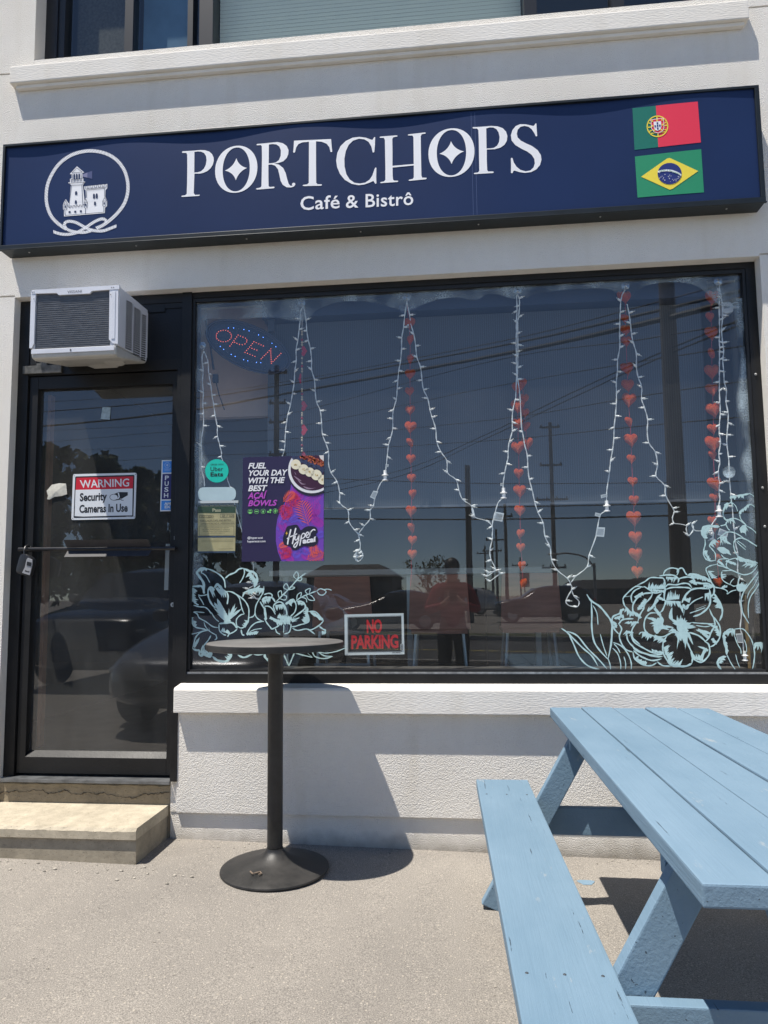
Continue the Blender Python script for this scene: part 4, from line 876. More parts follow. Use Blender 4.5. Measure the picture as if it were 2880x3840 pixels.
px_part('granola', cl([circ(1200+210*t+rnd.uniform(-26, 26), 176+66*t+rnd.uniform(-26, 26), rnd.uniform(5, 10), 6, a0=rnd.random()) for t in [i/30 for i in range(31)]]), mat('granola_red', (.30, .045, .03), .5), YO-.0047, po, zP)
px_part('coconut', cl([[(1372,160),(1422,158),(1422,225),(1385,190)]]), mat('coconut_white', (.70, .66, .63), .5), YO-.0047, po, zP)
for x, y, r in ((1132,253,52),(1212,304,52),(1275,333,48),(1345,362,55),(1412,412,50)):
    c_ = cl([circ(x, y, r, 24)]); px_part('banana_slice', c_, mat('banana', (.80, .74, .55), .45), YO-.0050, po, zP)
    px_part('banana_core', cl([circ(x+rnd.uniform(-13, 13), y+rnd.uniform(-13, 13), rnd.uniform(3, 7), 6) for _ in range(7)]), mat('banana_core', (.58, .42, .16), .5), YO-.0054, po, zP)
WI = mat('poster_white', (.82, .82, .84), .4); PI_ = mat('poster_pink', (.48, .075, .50), .4); GI = mat('poster_green', (.20, .62, .16), .4)
it = dict(bold=.03, shear=.22)
words('headline', WI, YO-.0030, po, zP, [('FUEL', [(640,239),(825,234),(823,296),(637,300)], it), ('YOUR DAY', [(646,314),(1050,304),(1047,368),(643,374)], it), ('WITH THE', [(642,392),(1020,384),(1017,446),(640,452)], it), ('BEST', [(640,470),(838,466),(835,528),(637,532)], it)])
words('headline', PI_, YO-.0030, po, zP, [('AÇAÍ', [(636,528),(836,524),(830,622),(632,626)], it), ('BOWLS', [(640,625),(938,619),(935,681),(636,688)], it)])
words('web_address', WI, YO-.0030, po, zP, [('@hyper.acai', [(630,1002),(788,1000),(788,1030),(630,1032)], dict(bold=.015)), ('hyperacai.com', [(630,1040),(818,1037),(818,1066),(630,1069)], dict(bold=.015))])
px_part('green_icon', ann(658,741,22,25,20)+[[(640,745),(677,745),(668,762),(648,762)], circ(652,732,6,8), circ(664,732,6,8)]+ann(725,741,22,25,20)+[rq(710,735,740,747)]+ann(793,740,22,25,20)+[circ(793,742,9,10,13)]+[circ(845,745,11,12), circ(868,728,12,12), circ(866,750,8,10)]+ann(919,736,22,25,20)+[[(925,708),(903,742),(918,742),(910,766),(938,730),(922,730)]], GI, YO-.0030, po, zP)
blob = [tuple(q) for q in catmull([(1000,1010),(1020,950),(1040,900),(1085,885),(1140,878),(1165,905),(1185,935),(1225,905),(1280,893),(1340,905),(1358,950),(1340,985),(1362,1015),(1355,1070),(1320,1100),(1260,1105),(1220,1100),(1185,1115),(1140,1142),(1095,1135),(1070,1100),(1020,1090),(1000,1055)], 4, True)]
px_part('logo_blob', [blob], mat('poster_black', (.015, .012, .03), .35), YO-.0026, po, zP)
b = MB()
for pts, w_ in (([(1080,925),(1068,980),(1052,1040),(1046,1085)], 15), ([(1132,912),(1118,970),(1104,1040),(1096,1080)], 15), ([(1040,1025),(1070,1005),(1120,985),(1145,970)], 12),
                ([(1128,992),(1122,1030),(1140,1035),(1158,1005),(1166,980)], 12), ([(1168,980),(1160,1030),(1145,1085),(1125,1112),(1110,1100),(1130,1070),(1170,1035)], 12),
                ([(1192,980),(1184,1030),(1172,1098)], 13), ([(1188,990),(1210,968),(1228,980),(1218,1010),(1192,1022)], 12), ([(1235,1000),(1262,975),(1258,955),(1240,965),(1238,1000),(1258,1012),(1280,990)], 11), ([(1282,950),(1276,985),(1270,1005)], 12), ([(1280,965),(1300,938),(1322,928),(1332,938)], 12)):
    stroke_mesh(b, [P(*zP(*p_), YO-.0032) for p_ in catmull(pts, 5)], w_*600/1659/FOC*3.7, (.8, .6))
b.build('logo_script', WI, po, fix=False)
words('logo_word', WI, YO-.0032, po, zP, [('açaí', [(1200,1020),(1345,1000),(1345,1065),(1203,1090)], dict(bold=.05))])
px_part('logo_bolt', [[(1040,945),(1024,972),(1036,970),(1030,992),(1050,962),(1038,964)]], mat('bolt_yellow', (.85, .50, .05), .4), YO-.0032, po, zP)

# ------------------------------------------------------------------ round sticker, blank pill, inspection notice
v = P(*zP(313, 320), YO)
us_ = thing('delivery_sticker', (v.x, YO, v.z), 'round teal delivery sticker on the shop window left of the poster', 'sticker')
px_part('disc', [circ(313,320,121,48)], mat('sticker_teal', (.012, .52, .40), .4), YO, us_, zP)
words('lettering', K_INK, YO-.0008, us_, zP, [('ORDER WITH', [(248,247),(380,245),(380,261),(248,264)]), ('Uber', [(247,279),(377,277),(377,320),(247,322)]), ('Eats', [(247,335),(377,333),(377,376),(247,378)], dict(bold=.02))])
pill = rr([(118,490),(512,488),(510,628),(116,632)], 68, 8)
v = P(*zP(315, 560), YO)
b = MB(); q = [P(*zP(*a), YO+.001) for a in pill]; b.v = q; b.f = [tuple(reversed(range(len(q))))]
tag(b.build('blank_sticker', mat('pale_blue_vinyl', (.46, .60, .64), .5, col2=(.40, .53, .57), vscale=14), loc=v), 'blank pale blue pill shaped sticker under the round teal sticker', 'sticker')
v = P(*zP(310, 1190), YO)
ip = thing('inspection_notice', (v.x, YO, v.z), 'yellowed health inspection pass notice in a clear sleeve left of the poster', 'notice')
SL = glass_mat('plastic_sleeve', .035, 4.0, (.95, .96, .93), .12)
px_part('sleeve', [[(108,635),(538,632),(530,1195),(110,1192)]], SL, YO-.004, ip, zP)
px_part('sleeve_strip', [[(118,630),(536,626),(535,652),(118,656)]], mat('strip_grey', (.50, .55, .56), .4), YO-.0045, ip, zP)
px_part('sheet', [[(116,672),(512,670),(502,1152),(116,1158)]], mat('yellowed_paper', (.60, .52, .29), .7, var=.12, vscale=18), YO, ip, zP)
px_part('green_band', [[(117,690),(508,690),(506,756),(116,758)]], mat('dark_green_ink', (.035, .075, .032), .5), YO-.0008, ip, zP)
px_part('top_band', [[(117,672),(510,672),(509,689),(117,689)]], mat('blue_grey_ink', (.055, .075, .09), .5), YO-.0008, ip, zP)
words('title', mat('cream_ink', (.62, .60, .40), .5), YO-.0014, ip, zP, [('Pass', [(268,709),(354,709),(354,744),(268,744)], dict(bold=.02)), ('Peel Region - Public Health Inspection Summary', [(145,677),(490,675),(490,687),(145,689)])])
INK = mat('pen_ink', (.05, .045, .035), .6)
fr_ = lambda x0, y0, x1, y1, w=3: [seg(x0,y0,x1,y0,w), seg(x1,y0,x1,y1,w), seg(x1,y1,x0,y1,w), seg(x0,y1,x0,y0,w)]
px_part('form_boxes', fr_(133,782,275,806)+fr_(348,768,490,804)+fr_(130,892,490,988)+[seg(140,848,495,842,1.5), seg(140,880,495,874,1.5), seg(155,1040,480,1036,2), seg(155,1056,480,1052,2), seg(330,1130,485,1128,2)], INK, YO-.0008, ip, zP)
px_part('blue_line', [[(118,995),(503,993),(502,1010),(118,1012)]], mat('steel_blue_ink', (.05, .085, .15), .5), YO-.0008, ip, zP)
px_part('blue_line', [[(116,1155),(500,1150),(500,1170),(116,1172)]], MATS['steel_blue_ink'], YO-.0008, ip, zP)
words('handwriting', INK, YO-.0014, ip, zP, [('OCT 1 2024', [(150,786),(262,785),(262,803),(150,804)]), ('SEP 17 2024', [(365,775),(485,773),(485,796),(365,798)]), ('PORTCHOPS CAFE AND BISTRO', [(140,828),(460,822),(460,840),(140,846)]), ('LAKESHORE RD E, MISSISSAUGA', [(150,860),(495,855),(495,872),(150,877)]),
   ('On this day the premises was inspected', [(182,904),(436,903),(436,917),(182,918)]), ('by a Public Health Inspector for compliance', [(168,922),(448,921),(448,935),(168,936)]), ('with the Ontario Food Premises Regulation', [(170,940),(446,939),(446,953),(170,954)]), ('and passed the inspection.', [(222,959),(396,958),(396,972),(222,973)])])
# ------------------------------------------------------------------ no parking sign (inside the glass)
zN = zm(1150, 2000, 500/1659); YN = YG+.006
v = P(*zN(845, 1515), YN)
npk = thing('no_parking_sign', (v.x, YN, v.z), 'black, white and red NO PARKING sign standing in the bottom of the window', 'sign')
plate('plate', [(470,1010),(1206,993),(1217,1505),(475,1518)], mat('sign_pale', (.74, .80, .82), .4), YN, npk, zN, .002)
px_part('black_panel', [[(512,1046),(1174,1030),(1181,1466),(518,1476)]], mat('sign_black', (.012, .012, .013), .3), YN-.0008, npk, zN)
px_part('black_line', [seg(508,1040,1176,1024,3), seg(1176,1024,1184,1470,3), seg(1184,1470,513,1482,3), seg(513,1482,508,1040,3)], K_INK, YN-.0008, npk, zN)
words('lettering', mat('sign_red', (.62, .012, .02), .35), YN-.0016, npk, zN, [('NO', [(745,1073),(936,1067),(938,1240),(748,1244)], dict(bold=.035, spacing=.95)), ('PARKING', [(556,1269),(1138,1258),(1143,1431),(556,1443)], dict(bold=.035, spacing=.95))])
words('fine_print', K_INK, YN-.0008, npk, zN, [('HILLMAN', [(1065,1479),(1167,1478),(1167,1488),(1065,1489)], dict(bold=.04))])
px_part('barcode', [rq(1168,1375,1200,1455)], W_PAPER, YN-.0020, npk, zN)
px_part('barcode_bars', [rq(1172,y,1196,y+h_) for y, h_ in ((1380,4),(1388,7),(1399,3),(1406,8),(1419,4),(1427,6),(1438,3),(1445,6))], K_INK, YN-.0024, npk, zN)
b = MB()
for pts in ([(1180,985),(1250,930),(1248,940),(1186,1000)], [(1198,1500),(1238,1505),(1205,1540)]):
    q = [P(*zN(*a), YN-.003) for a in pts]; n = len(b.v); b.v += q; b.f.append(tuple(n+i for i in reversed(range(len(q)))))
b.build('clear_tape', SL, npk, fix=False)
# ================================================================== painted flowers on the glass
M_PAINT = mat('pale_teal_window_paint', (.50, .69, .685), .7, col2=(.42, .60, .605), vscale=55)
YF = YG-.0018
def painting(name, loc_px, label, strokes, tufts, z, sc, blobs=()):
    v = P(*z(*loc_px), YF); b = MB(); k = 1/FOC*3.7*sc
    for w_, pts in strokes:
        pts = catmull(pts, 5); jy = rnd.random()*.0004
        stroke_mesh(b, [Vector((q.x, YF-jy, q.z)) for q in (P(*z(*p), YF) for p in pts)], w_*k, (.35, .35), .16)
    for pts in blobs:
        q = [P(*z(*p), YF-.0003) for p in catmull(pts, 3, True)]
        tri = tessellate_polygon([[Vector((a.x, a.z, 0)) for a in q]]); n = len(b.v); b.v += q
        for t in tri:
            a, c, d = (q[i] for i in t); cr = (c.x-a.x)*(d.z-a.z)-(c.z-a.z)*(d.x-a.x)
            if abs(cr) > 1e-12: b.f.append(tuple(n+i for i in (t if cr > 0 else t[::-1])))
    for x0, y0, x1, y1, ang, ln, n in tufts:          # a row of dry brush marks from (x0,y0) to (x1,y1), drawn towards ang
        for i in range(n):
            t = (i+rnd.uniform(-.3, .3))/max(1, n-1); a = math.radians(ang)+rnd.uniform(-.28, .28); L = ln*rnd.uniform(.45, 1.1)
            bx, by = x0+(x1-x0)*t, y0+(y1-y0)*t; ww = (abs(x1-x0)+abs(y1-y0))/max(1, n)*1.5+3
            dx, dy = math.cos(a), math.sin(a); nx_, ny_ = -dy*ww/2, dx*ww/2
            q = [(bx+nx_-dx*4, by+ny_-dy*4), (bx-nx_-dx*4, by-ny_-dy*4), (bx-nx_*.6+dx*L*.55, by-ny_*.6+dy*L*.55), (bx+dx*L, by+dy*L), (bx+nx_*.6+dx*L*.55, by+ny_*.6+dy*L*.55)]
            q = [P(*z(*p), YF-.0002-.0004*rnd.random()) for p in q]; m = len(b.v); b.v += q
            ar = sum(q[i].x*q[(i+1) % 5].z-q[(i+1) % 5].x*q[i].z for i in range(5)); b.f.append(tuple(m+i for i in (range(5) if ar > 0 else reversed(range(5)))))
    o = b.build(name, M_PAINT, loc=v, fix=False); return tag(o, label, 'window painting', 'pale teal flowers painted on the shop window')
zL = zm(700, 2100, 600/1659)
# left flower
painting('flower_painting', (400, 1060), 'large open pale teal flower painted at the lower left corner of the window glass', [
 (26,[(180,340),(175,240),(130,170),(108,130),(150,90),(200,85)]), (15,[(200,85),(280,115),(350,160),(390,210),(400,290)]), (10,[(150,130),(200,165),(240,235)]),
 (16,[(400,190),(440,155),(500,130),(540,95),(590,85)]), (12,[(590,85),(600,130),(580,190),(548,240)]), (24,[(595,88),(650,115),(700,130),(730,180),(725,235),(700,285)]),
 (22,[(60,275),(110,272),(160,275),(178,330),(180,350)]), (16,[(60,290),(70,340),(55,400),(95,450),(125,468)]), (11,[(120,360),(150,370),(215,358)]), (10,[(122,370),(160,430),(178,465)]),
 (18,[(300,500),(255,450),(225,380),(225,310),(260,288)]), (26,[(225,300),(260,285),(285,320)]), (28,[(290,290),(315,255),(345,275),(380,320),(415,330)]), (16,[(415,330),(430,380),(420,460)]), (12,[(415,325),(480,335),(540,385),(560,450),(575,510),(598,560)]),
 (13,[(450,330),(530,365),(600,420),(640,490),(645,560),(635,640),(600,690),(560,705),(520,680)]), (12,[(598,560),(560,570),(520,610),(515,660),(530,700)]),
 (12,[(70,468),(130,485),(190,490),(230,520),(255,560)]), (12,[(68,540),(110,560),(130,600),(200,640),(270,690),(325,700)]), (9,[(72,537),(130,540),(185,545)]), (10,[(255,540),(290,600),(335,640)]),
 (18,[(335,660),(390,655),(470,650),(510,690),(525,710)]), (13,[(335,665),(340,730),(380,770),(410,780)]), (12,[(525,715),(490,745),(440,770),(425,798)]),
 (14,[(42,600),(60,660),(90,695),(150,710),(215,725)]), (10,[(180,645),(195,690),(240,740),(300,775)]), (10,[(45,770),(110,755),(180,735),(220,728)]), (14,[(220,730),(150,745),(95,800),(75,870),(60,915)]),
 (20,[(60,918),(100,935),(130,940),(135,985),(170,995)]), (12,[(300,770),(312,810),(290,830)]), (12,[(252,780),(225,830),(170,900),(150,960)]), (28,[(150,975),(200,985),(240,1000),(262,960)]),
 (24,[(268,1000),(320,1040),(400,1052),(450,1015),(465,960)]), (10,[(230,700),(240,740)])],
 [(345,470,440,640,-115,90,10),(330,500,420,640,-130,120,10),(400,640,470,560,-60,110,10),(425,620,500,560,-45,90,8),(390,650,440,640,-85,150,9),(60,300,60,420,20,60,8),(240,300,270,310,75,110,5),(310,290,390,330,75,80,7),(610,690,640,640,-150,50,6),(370,740,440,760,-90,50,6),(80,900,110,850,-60,70,6),(230,990,262,950,-120,70,5),(660,130,730,220,130,70,7),(440,1030,470,970,200,60,6),(150,960,200,975,-80,90,5),(130,95,210,90,95,45,6),(45,610,80,680,-20,40,5)], zL, 600/1659)
# second flower
painting('flower_painting', (1000, 1060), 'smaller pale teal flower with a leafy sprig painted behind the black bar table', [
 (18,[(580,385),(600,340),(660,310),(720,295),(760,265)]), (12,[(800,270),(795,330),(765,385),(720,470),(710,560),(740,610),(800,640)]), (12,[(800,360),(850,345),(885,360),(880,395)]),
 (14,[(760,430),(790,480),(800,500)]), (26,[(790,440),(800,400),(840,385)]), (16,[(840,385),(890,395),(920,440)]), (12,[(805,480),(850,480),(890,510),(920,565)]), (24,[(808,490),(815,560),(825,620)]), (13,[(805,600),(830,650),(870,700),(885,715),(940,690),(980,655)]),
 (14,[(920,540),(900,480),(930,445),(970,435),(1010,465),(1035,530),(1040,590)]), (22,[(1025,460),(1070,425),(1110,405)]), (12,[(1110,405),(1135,470),(1120,540),(1070,590)]), (16,[(1140,430),(1190,430),(1225,460),(1220,510),(1100,600)]),
 (30,[(1220,510),(1245,500),(1245,560),(1262,620),(1230,660)]), (12,[(1230,660),(1180,670),(1120,690),(1090,690)]), (12,[(1080,660),(1080,700),(1060,750),(1010,768)]), (12,[(920,710),(935,750),(970,770)]), (9,[(1005,670),(1008,700),(1003,755)]),
 (12,[(1255,535),(1330,535),(1380,580),(1420,630)]), (13,[(1420,630),(1370,680),(1290,725),(1260,715)]), (12,[(1095,705),(1150,730),(1240,715),(1290,740),(1330,770)]), (14,[(1370,685),(1420,720),(1440,730),(1420,770)]),
 (11,[(640,600),(690,585),(710,550)]), (13,[(620,775),(660,700),(720,650),(800,635)]), (9,[(650,745),(710,720),(780,710)]), (14,[(565,720),(575,770),(600,780)]),
 (13,[(925,435),(1000,360),(1080,280),(1150,200),(1235,135)]), (9,[(1140,200),(1110,165),(1140,122),(1160,160),(1145,205)]), (9,[(1135,205),(1180,215),(1195,185),(1150,180)]), (9,[(1045,310),(1005,285),(1030,243),(1055,280),(1050,310)]), (9,[(1050,310),(1100,300),(1120,285),(1070,275)]), (9,[(960,395),(948,340),(980,320),(985,370)]), (10,[(965,400),(1020,415),(1035,375),(985,355)]),
 (11,[(1130,430),(1180,390),(1260,355),(1350,320)]), (9,[(1140,410),(1150,360),(1190,338),(1180,385)]), (9,[(1180,385),(1235,400),(1245,440)]), (9,[(1255,355),(1230,320),(1280,295),(1270,345)]), (9,[(1240,365),(1265,410),(1325,418),(1300,375),(1265,355)]), (10,[(1350,320),(1390,298),(1445,325),(1420,360),(1380,360),(1350,325)]), (9,[(1425,305),(1470,303),(1505,315)]),
 (13,[(475,960),(520,970),(590,955)]), (18,[(530,985),(590,1010),(650,990),(690,960)]), (13,[(690,975),(750,985),(800,970)]), (24,[(808,970),(815,1010),(860,1050)]), (14,[(1005,980),(1030,1030),(1060,1100)]), (14,[(1060,1100),(1085,1040),(1120,955)]), (6,[(1045,955),(1055,1080)]),
 (12,[(1125,965),(1200,985),(1305,1010)]), (9,[(1305,1010),(1255,965)]), (12,[(1300,940),(1330,1000),(1420,1022),(1515,1000)]), (12,[(1345,935),(1420,990),(1510,1000)]), (9,[(1380,930),(1440,940),(1500,930)]), (10,[(1370,955),(1450,965),(1560,945),(1660,905)]), (8,[(1570,890),(1640,893)])],
 [(950,600,1080,620,-80,60,12),(960,640,1070,640,-95,70,12),(1080,620,1100,640,-20,90,6),(870,600,940,640,20,70,6),(940,650,1060,650,90,40,8),(930,470,1000,460,80,70,7),(800,420,860,395,80,50,7),(1060,440,1110,420,60,50,5),(1160,440,1215,450,100,30,6),(1245,540,1250,620,190,50,7),(1300,540,1400,610,60,50,8),(1410,740,1440,750,110,40,4),(620,770,720,760,-30,60,6),(740,290,800,300,110,90,7),(640,330,730,300,100,50,7),(1255,590,1230,650,-130,50,5)], zL, 600/1659)
# right flower
zR = zm(2080, 2080, 700/1659)
painting('flower_painting', (1050, 990), 'large many petalled pale teal peony painted at the lower right of the window', [
 (11,[(735,270),(800,240),(850,205),(920,205),(970,215),(980,290),(975,330)]), (11,[(965,180),(985,140),(1040,118),(1100,135),(1085,185)]), (11,[(1085,160),(1100,130),(1135,120),(1160,160),(1180,185)]), (13,[(930,190),(1000,180),(1060,185),(1100,215),(1095,250)]), (13,[(1100,215),(1160,200),(1220,205),(1250,240)]), (22,[(1180,185),(1230,175),(1300,195),(1350,215),(1390,245)]), (16,[(1250,245),(1300,255),(1370,260),(1410,290)]), (13,[(1390,245),(1415,285),(1415,340),(1390,375)]),
 (12,[(985,290),(1010,265),(1080,268),(1140,255),(1190,260),(1220,295)]), (12,[(985,310),(1040,292),(1120,290),(1190,295),(1220,315)]), (12,[(990,300),(975,350),(975,400),(985,420),(960,490),(935,515)]),
 (11,[(605,400),(620,370),(680,310),(730,280),(790,290)]), (12,[(790,280),(840,310),(890,340),(975,325)]), (9,[(620,375),(690,365)]), (11,[(605,390),(620,450),(660,495),(695,545)]), (11,[(690,430),(680,370),(710,320),(770,290)]), (13,[(700,545),(695,450),(740,380),(800,345),(890,340)]), (12,[(740,590),(760,530),(790,480),(800,440),(850,385),(870,345)]), (12,[(920,540),(890,450),(905,390),(950,345)]),
 (20,[(590,550),(590,500),(620,485)]), (14,[(585,485),(580,520),(520,550),(510,600),(530,660),(570,705)]), (13,[(570,615),(600,580),(650,570),(700,570)]), (12,[(565,610),(595,660),(575,720),(590,780),(630,840),(690,865)]), (12,[(740,595),(700,640),(680,710),(710,780),(790,830),(870,870),(960,890)]), (12,[(690,680),(695,740),(760,800)]), (11,[(640,690),(650,760),(700,820),(760,860),(850,890),(950,890)]), (11,[(690,800),(720,850),(800,880),(890,905),(960,905)]), (12,[(700,850),(760,900),(860,940),(950,925)]), (12,[(695,860),(715,930),(790,980),(860,985),(905,960)]),
 (9,[(750,710),(770,690),(830,690)]), (12,[(920,520),(850,520),(805,570),(795,640),(815,690),(870,720),(960,730),(1040,690),(1060,675)]), (26,[(935,540),(955,590),(930,660),(900,700)]),
 (14,[(1130,430),(1160,365),(1220,310),(1300,298),(1375,305)]), (14,[(1375,305),(1385,380),(1370,460),(1300,525),(1230,550)]), (9,[(1190,455),(1240,410),(1320,375)]), (8,[(1255,485),(1345,450)]), (8,[(1200,520),(1260,500),(1340,470)]), (22,[(1140,440),(1165,480),(1190,440)]), (10,[(1155,490),(1145,540)]),
 (14,[(1410,340),(1440,380),(1480,450),(1490,520),(1465,590)]), (12,[(1375,480),(1400,540),(1440,590),(1470,650),(1465,740),(1420,800),(1380,820)]), (12,[(1405,545),(1425,620),(1395,680),(1370,740),(1340,770)]), (9,[(1220,603),(1300,610),(1420,615)]), (8,[(1255,628),(1330,640),(1380,635)]), (13,[(1340,770),(1280,720),(1195,690)]), (13,[(1330,770),(1370,800),(1375,880),(1330,940),(1290,955),(1225,925)]), (24,[(1350,830),(1320,880),(1295,945)]),
 (12,[(1000,720),(965,780),(965,870),(1000,940),(1030,985)]), (12,[(1170,760),(1200,830),(1225,890),(1220,965)]), (16,[(1030,985),(1100,992),(1170,990),(1220,965)]), (12,[(910,950),(960,985),(1030,990)]),
 (15,[(285,352),(325,410),(400,460),(460,530),(505,600),(508,700),(500,800),(475,925)]), (13,[(325,410),(330,520),(330,650),(350,770),(400,850),(475,930)]), (8,[(340,450),(375,520),(385,625)]), (8,[(405,705),(430,800),(465,900)]), (9,[(475,925),(490,970),(497,1020)]),
 (12,[(60,655),(110,690),(170,750),(250,830),(330,900),(385,990)]), (12,[(110,680),(200,720),(290,830),(390,930),(465,1015)]), (12,[(120,690),(170,800),(220,910),(300,990),(405,1020)]), (10,[(520,780),(590,810),(650,880),(680,960),(680,1020)]), (9,[(515,830),(560,880),(585,960),(587,1020)]), (8,[(525,790),(560,830),(582,875)]), (8,[(615,905),(630,960),(630,1020)])],
 [(840,300,970,300,-80,60,12),(860,310,960,320,60,30,8),(1000,200,1080,205,90,45,9),(1230,230,1260,260,170,40,6),(1330,270,1420,280,110,35,8),(1220,190,1330,210,80,35,8),(720,370,770,340,60,35,6),(740,480,800,400,0,45,9),(700,520,760,560,-120,45,7),(640,480,690,520,110,60,7),(830,500,870,470,-60,60,7),(890,480,930,520,60,50,6),(900,430,920,400,160,30,4),(1000,400,1100,390,-85,80,12),(990,410,1110,420,80,50,12),(1090,420,1130,470,90,60,6),(930,380,970,400,180,40,5),(1150,400,1190,420,-70,60,5),(1340,350,1380,340,80,70,6),
  (1080,600,1180,680,-150,70,10),(1090,590,1150,590,-95,60,8),(1150,600,1190,650,-10,70,8),(1050,660,1110,700,160,60,7),(1080,690,1180,690,85,150,9),(1100,700,1190,700,70,110,8),(1100,700,1150,710,100,70,6),(870,570,950,600,190,60,7),(890,660,990,640,10,70,8),(900,600,980,640,170,70,8),(1300,680,1380,700,200,50,7),(1310,690,1370,740,210,50,6),(1380,620,1420,640,190,40,5),(1440,380,1480,470,170,50,8),(1440,640,1470,720,190,40,7),(1410,750,1440,790,200,40,5),(1000,900,1030,980,-45,80,8),(1030,980,1110,985,-60,70,9),(975,830,985,880,-40,60,5),(1230,920,1310,940,-100,60,8),(1320,830,1360,850,200,50,5),(900,720,980,760,130,60,8),(640,680,690,690,140,50,6),(660,600,740,600,150,60,7),(790,690,860,720,120,60,7),(880,860,960,880,-110,30,7),(720,930,800,980,-40,40,7),(540,560,600,540,60,40,6),(520,600,540,640,20,30,4)], zR, 700/1659, blobs=[[(1045,470),(1025,500),(1015,560),(1050,585),(1045,520)], [(1090,600),(1130,580),(1175,610),(1180,660),(1140,700),(1090,670)], [(915,560),(955,590),(960,640),(925,690),(890,690),(880,640)]])
# right border flowers
zB = zm(2480, 1850, 400/1264)
painting('flower_painting', (950, 1560), 'tall pale teal blossoms and bud painted up the right edge of the window', [
 (22,[(820,70),(830,40),(880,35),(960,20),(1040,5)]), (8,[(840,110),(880,150),(905,215)]), (12,[(825,80),(835,130),(850,160)]), (10,[(1040,0),(1090,30),(1125,80)]),
 (16,[(925,245),(935,215),(990,180),(1030,130)]), (11,[(1030,130),(1080,140),(1120,180),(1140,225)]), (11,[(925,245),(945,310),(990,360),(1010,390)]), (26,[(750,150),(770,130),(800,120)]), (14,[(760,140),(735,200),(735,270),(770,325)]), (11,[(800,120),(830,110),(850,130)]),
 (11,[(765,370),(790,320),(850,295),(930,320),(1005,380)]), (11,[(765,370),(790,420),(815,440)]), (14,[(700,385),(760,370),(770,340)]), (30,[(480,430),(520,395),(600,390),(690,395)]), (26,[(475,430),(490,490),(515,530)]), (13,[(515,530),(520,600),(505,660),(500,720),(530,780),(580,800),(640,795)]),
 (12,[(640,800),(640,720),(600,660),(570,620),(600,570),(640,545)]), (12,[(660,545),(720,500),(780,460),(860,465),(930,500),(980,535)]), (22,[(950,470),(940,420),(970,390),(1005,385)]), (11,[(1005,385),(1070,420),(1130,480),(1165,560),(1170,610)]),
 (14,[(855,610),(870,560),(930,530),(1000,545),(1090,600),(1150,640),(1175,680)]), (12,[(855,610),(870,680),(900,740)]), (30,[(900,745),(960,780),(1050,805),(1130,825)]), (13,[(1130,825),(1185,845),(1185,1000)]), (9,[(890,570),(940,620),(1000,670)]), (8,[(900,560),(960,600),(1005,640)]),
 (11,[(665,805),(700,780),(790,775)]), (11,[(710,725),(740,760),(800,780)]), (30,[(670,655),(720,650),(780,680),(800,710)]), (13,[(665,820),(670,850),(740,870),(820,905),(900,940),(980,965),(1060,945),(1110,900),(1140,850)]), (12,[(890,765),(800,790),(770,840),(780,880),(830,910)]),
 (12,[(660,840),(590,855),(540,880),(530,910),(560,980),(620,1100),(650,1115),(730,1130),(780,1160),(775,1195)]), (11,[(720,920),(710,980),(740,1040),(820,1085)]), (11,[(720,918),(790,915),(850,915),(900,945)]), (9,[(810,1085),(830,1040),(862,1010)]), (11,[(820,1080),(860,1100),(910,1080),(915,1020),(940,970)]), (11,[(780,1195),(830,1160),(890,1145)]),
 (13,[(1185,870),(1130,960),(1050,1060),(980,1160),(945,1270),(960,1400),(1000,1480),(1040,1545)]), (12,[(1185,900),(1185,1000),(1130,1120),(1060,1220),(1030,1330),(1035,1480)]), (8,[(1165,960),(1100,1090),(1040,1170),(1015,1250)]),
 (18,[(730,1665),(760,1650),(790,1620),(830,1605)]), (24,[(735,1670),(745,1750),(770,1850),(775,1910)]), (11,[(775,1910),(830,2020),(880,2090)]), (20,[(830,1605),(855,1625),(865,1680)]), (10,[(865,1680),(900,1780),(940,1850),(945,1905)]), (11,[(860,1610),(960,1605),(1020,1660),(1070,1740),(1090,1810)]), (13,[(1090,1810),(1105,1900),(1095,2010),(1080,2080)]), (8,[(880,1905),(900,1990),(930,2065)]), (9,[(980,1730),(1005,1800),(1012,1880)]),
 (24,[(770,1935),(710,1945),(670,1990),(675,2040),(710,2085)]), (34,[(1095,1800),(1150,1780),(1200,1785),(1262,1790)])],
 [(830,40,960,20,80,45,9),(940,210,1030,140,80,50,8),(950,400,1000,400,70,110,6),(480,440,560,400,50,80,9),(490,460,520,520,20,50,6),(510,700,560,790,-50,50,7),(580,600,630,560,40,70,6),(700,520,760,510,80,100,7),(720,540,780,580,30,60,6),(700,660,790,700,50,60,7),(770,800,870,830,30,60,8),(1010,830,1120,840,140,80,10),(900,770,1100,810,80,40,10),(560,930,600,1000,0,70,8),(715,960,720,1000,0,60,5),(900,1100,1000,1120,-70,70,9),(760,1640,860,1620,90,70,8),(740,1700,770,1850,20,35,8),(690,2000,720,1950,20,60,6),(1110,1800,1260,1800,85,90,12),(780,310,850,310,70,60,6),(760,150,790,140,110,90,5),(670,800,720,840,40,50,5),(720,1120,770,1110,-80,40,4)], zB, 400/1264, blobs=[[(895,1080),(960,1075),(1000,1090),(985,1150),(930,1165),(895,1140)], [(660,650),(720,640),(770,665),(790,705),(730,715),(690,690)], [(950,395),(990,385),(1010,440),(985,470),(945,450)]])

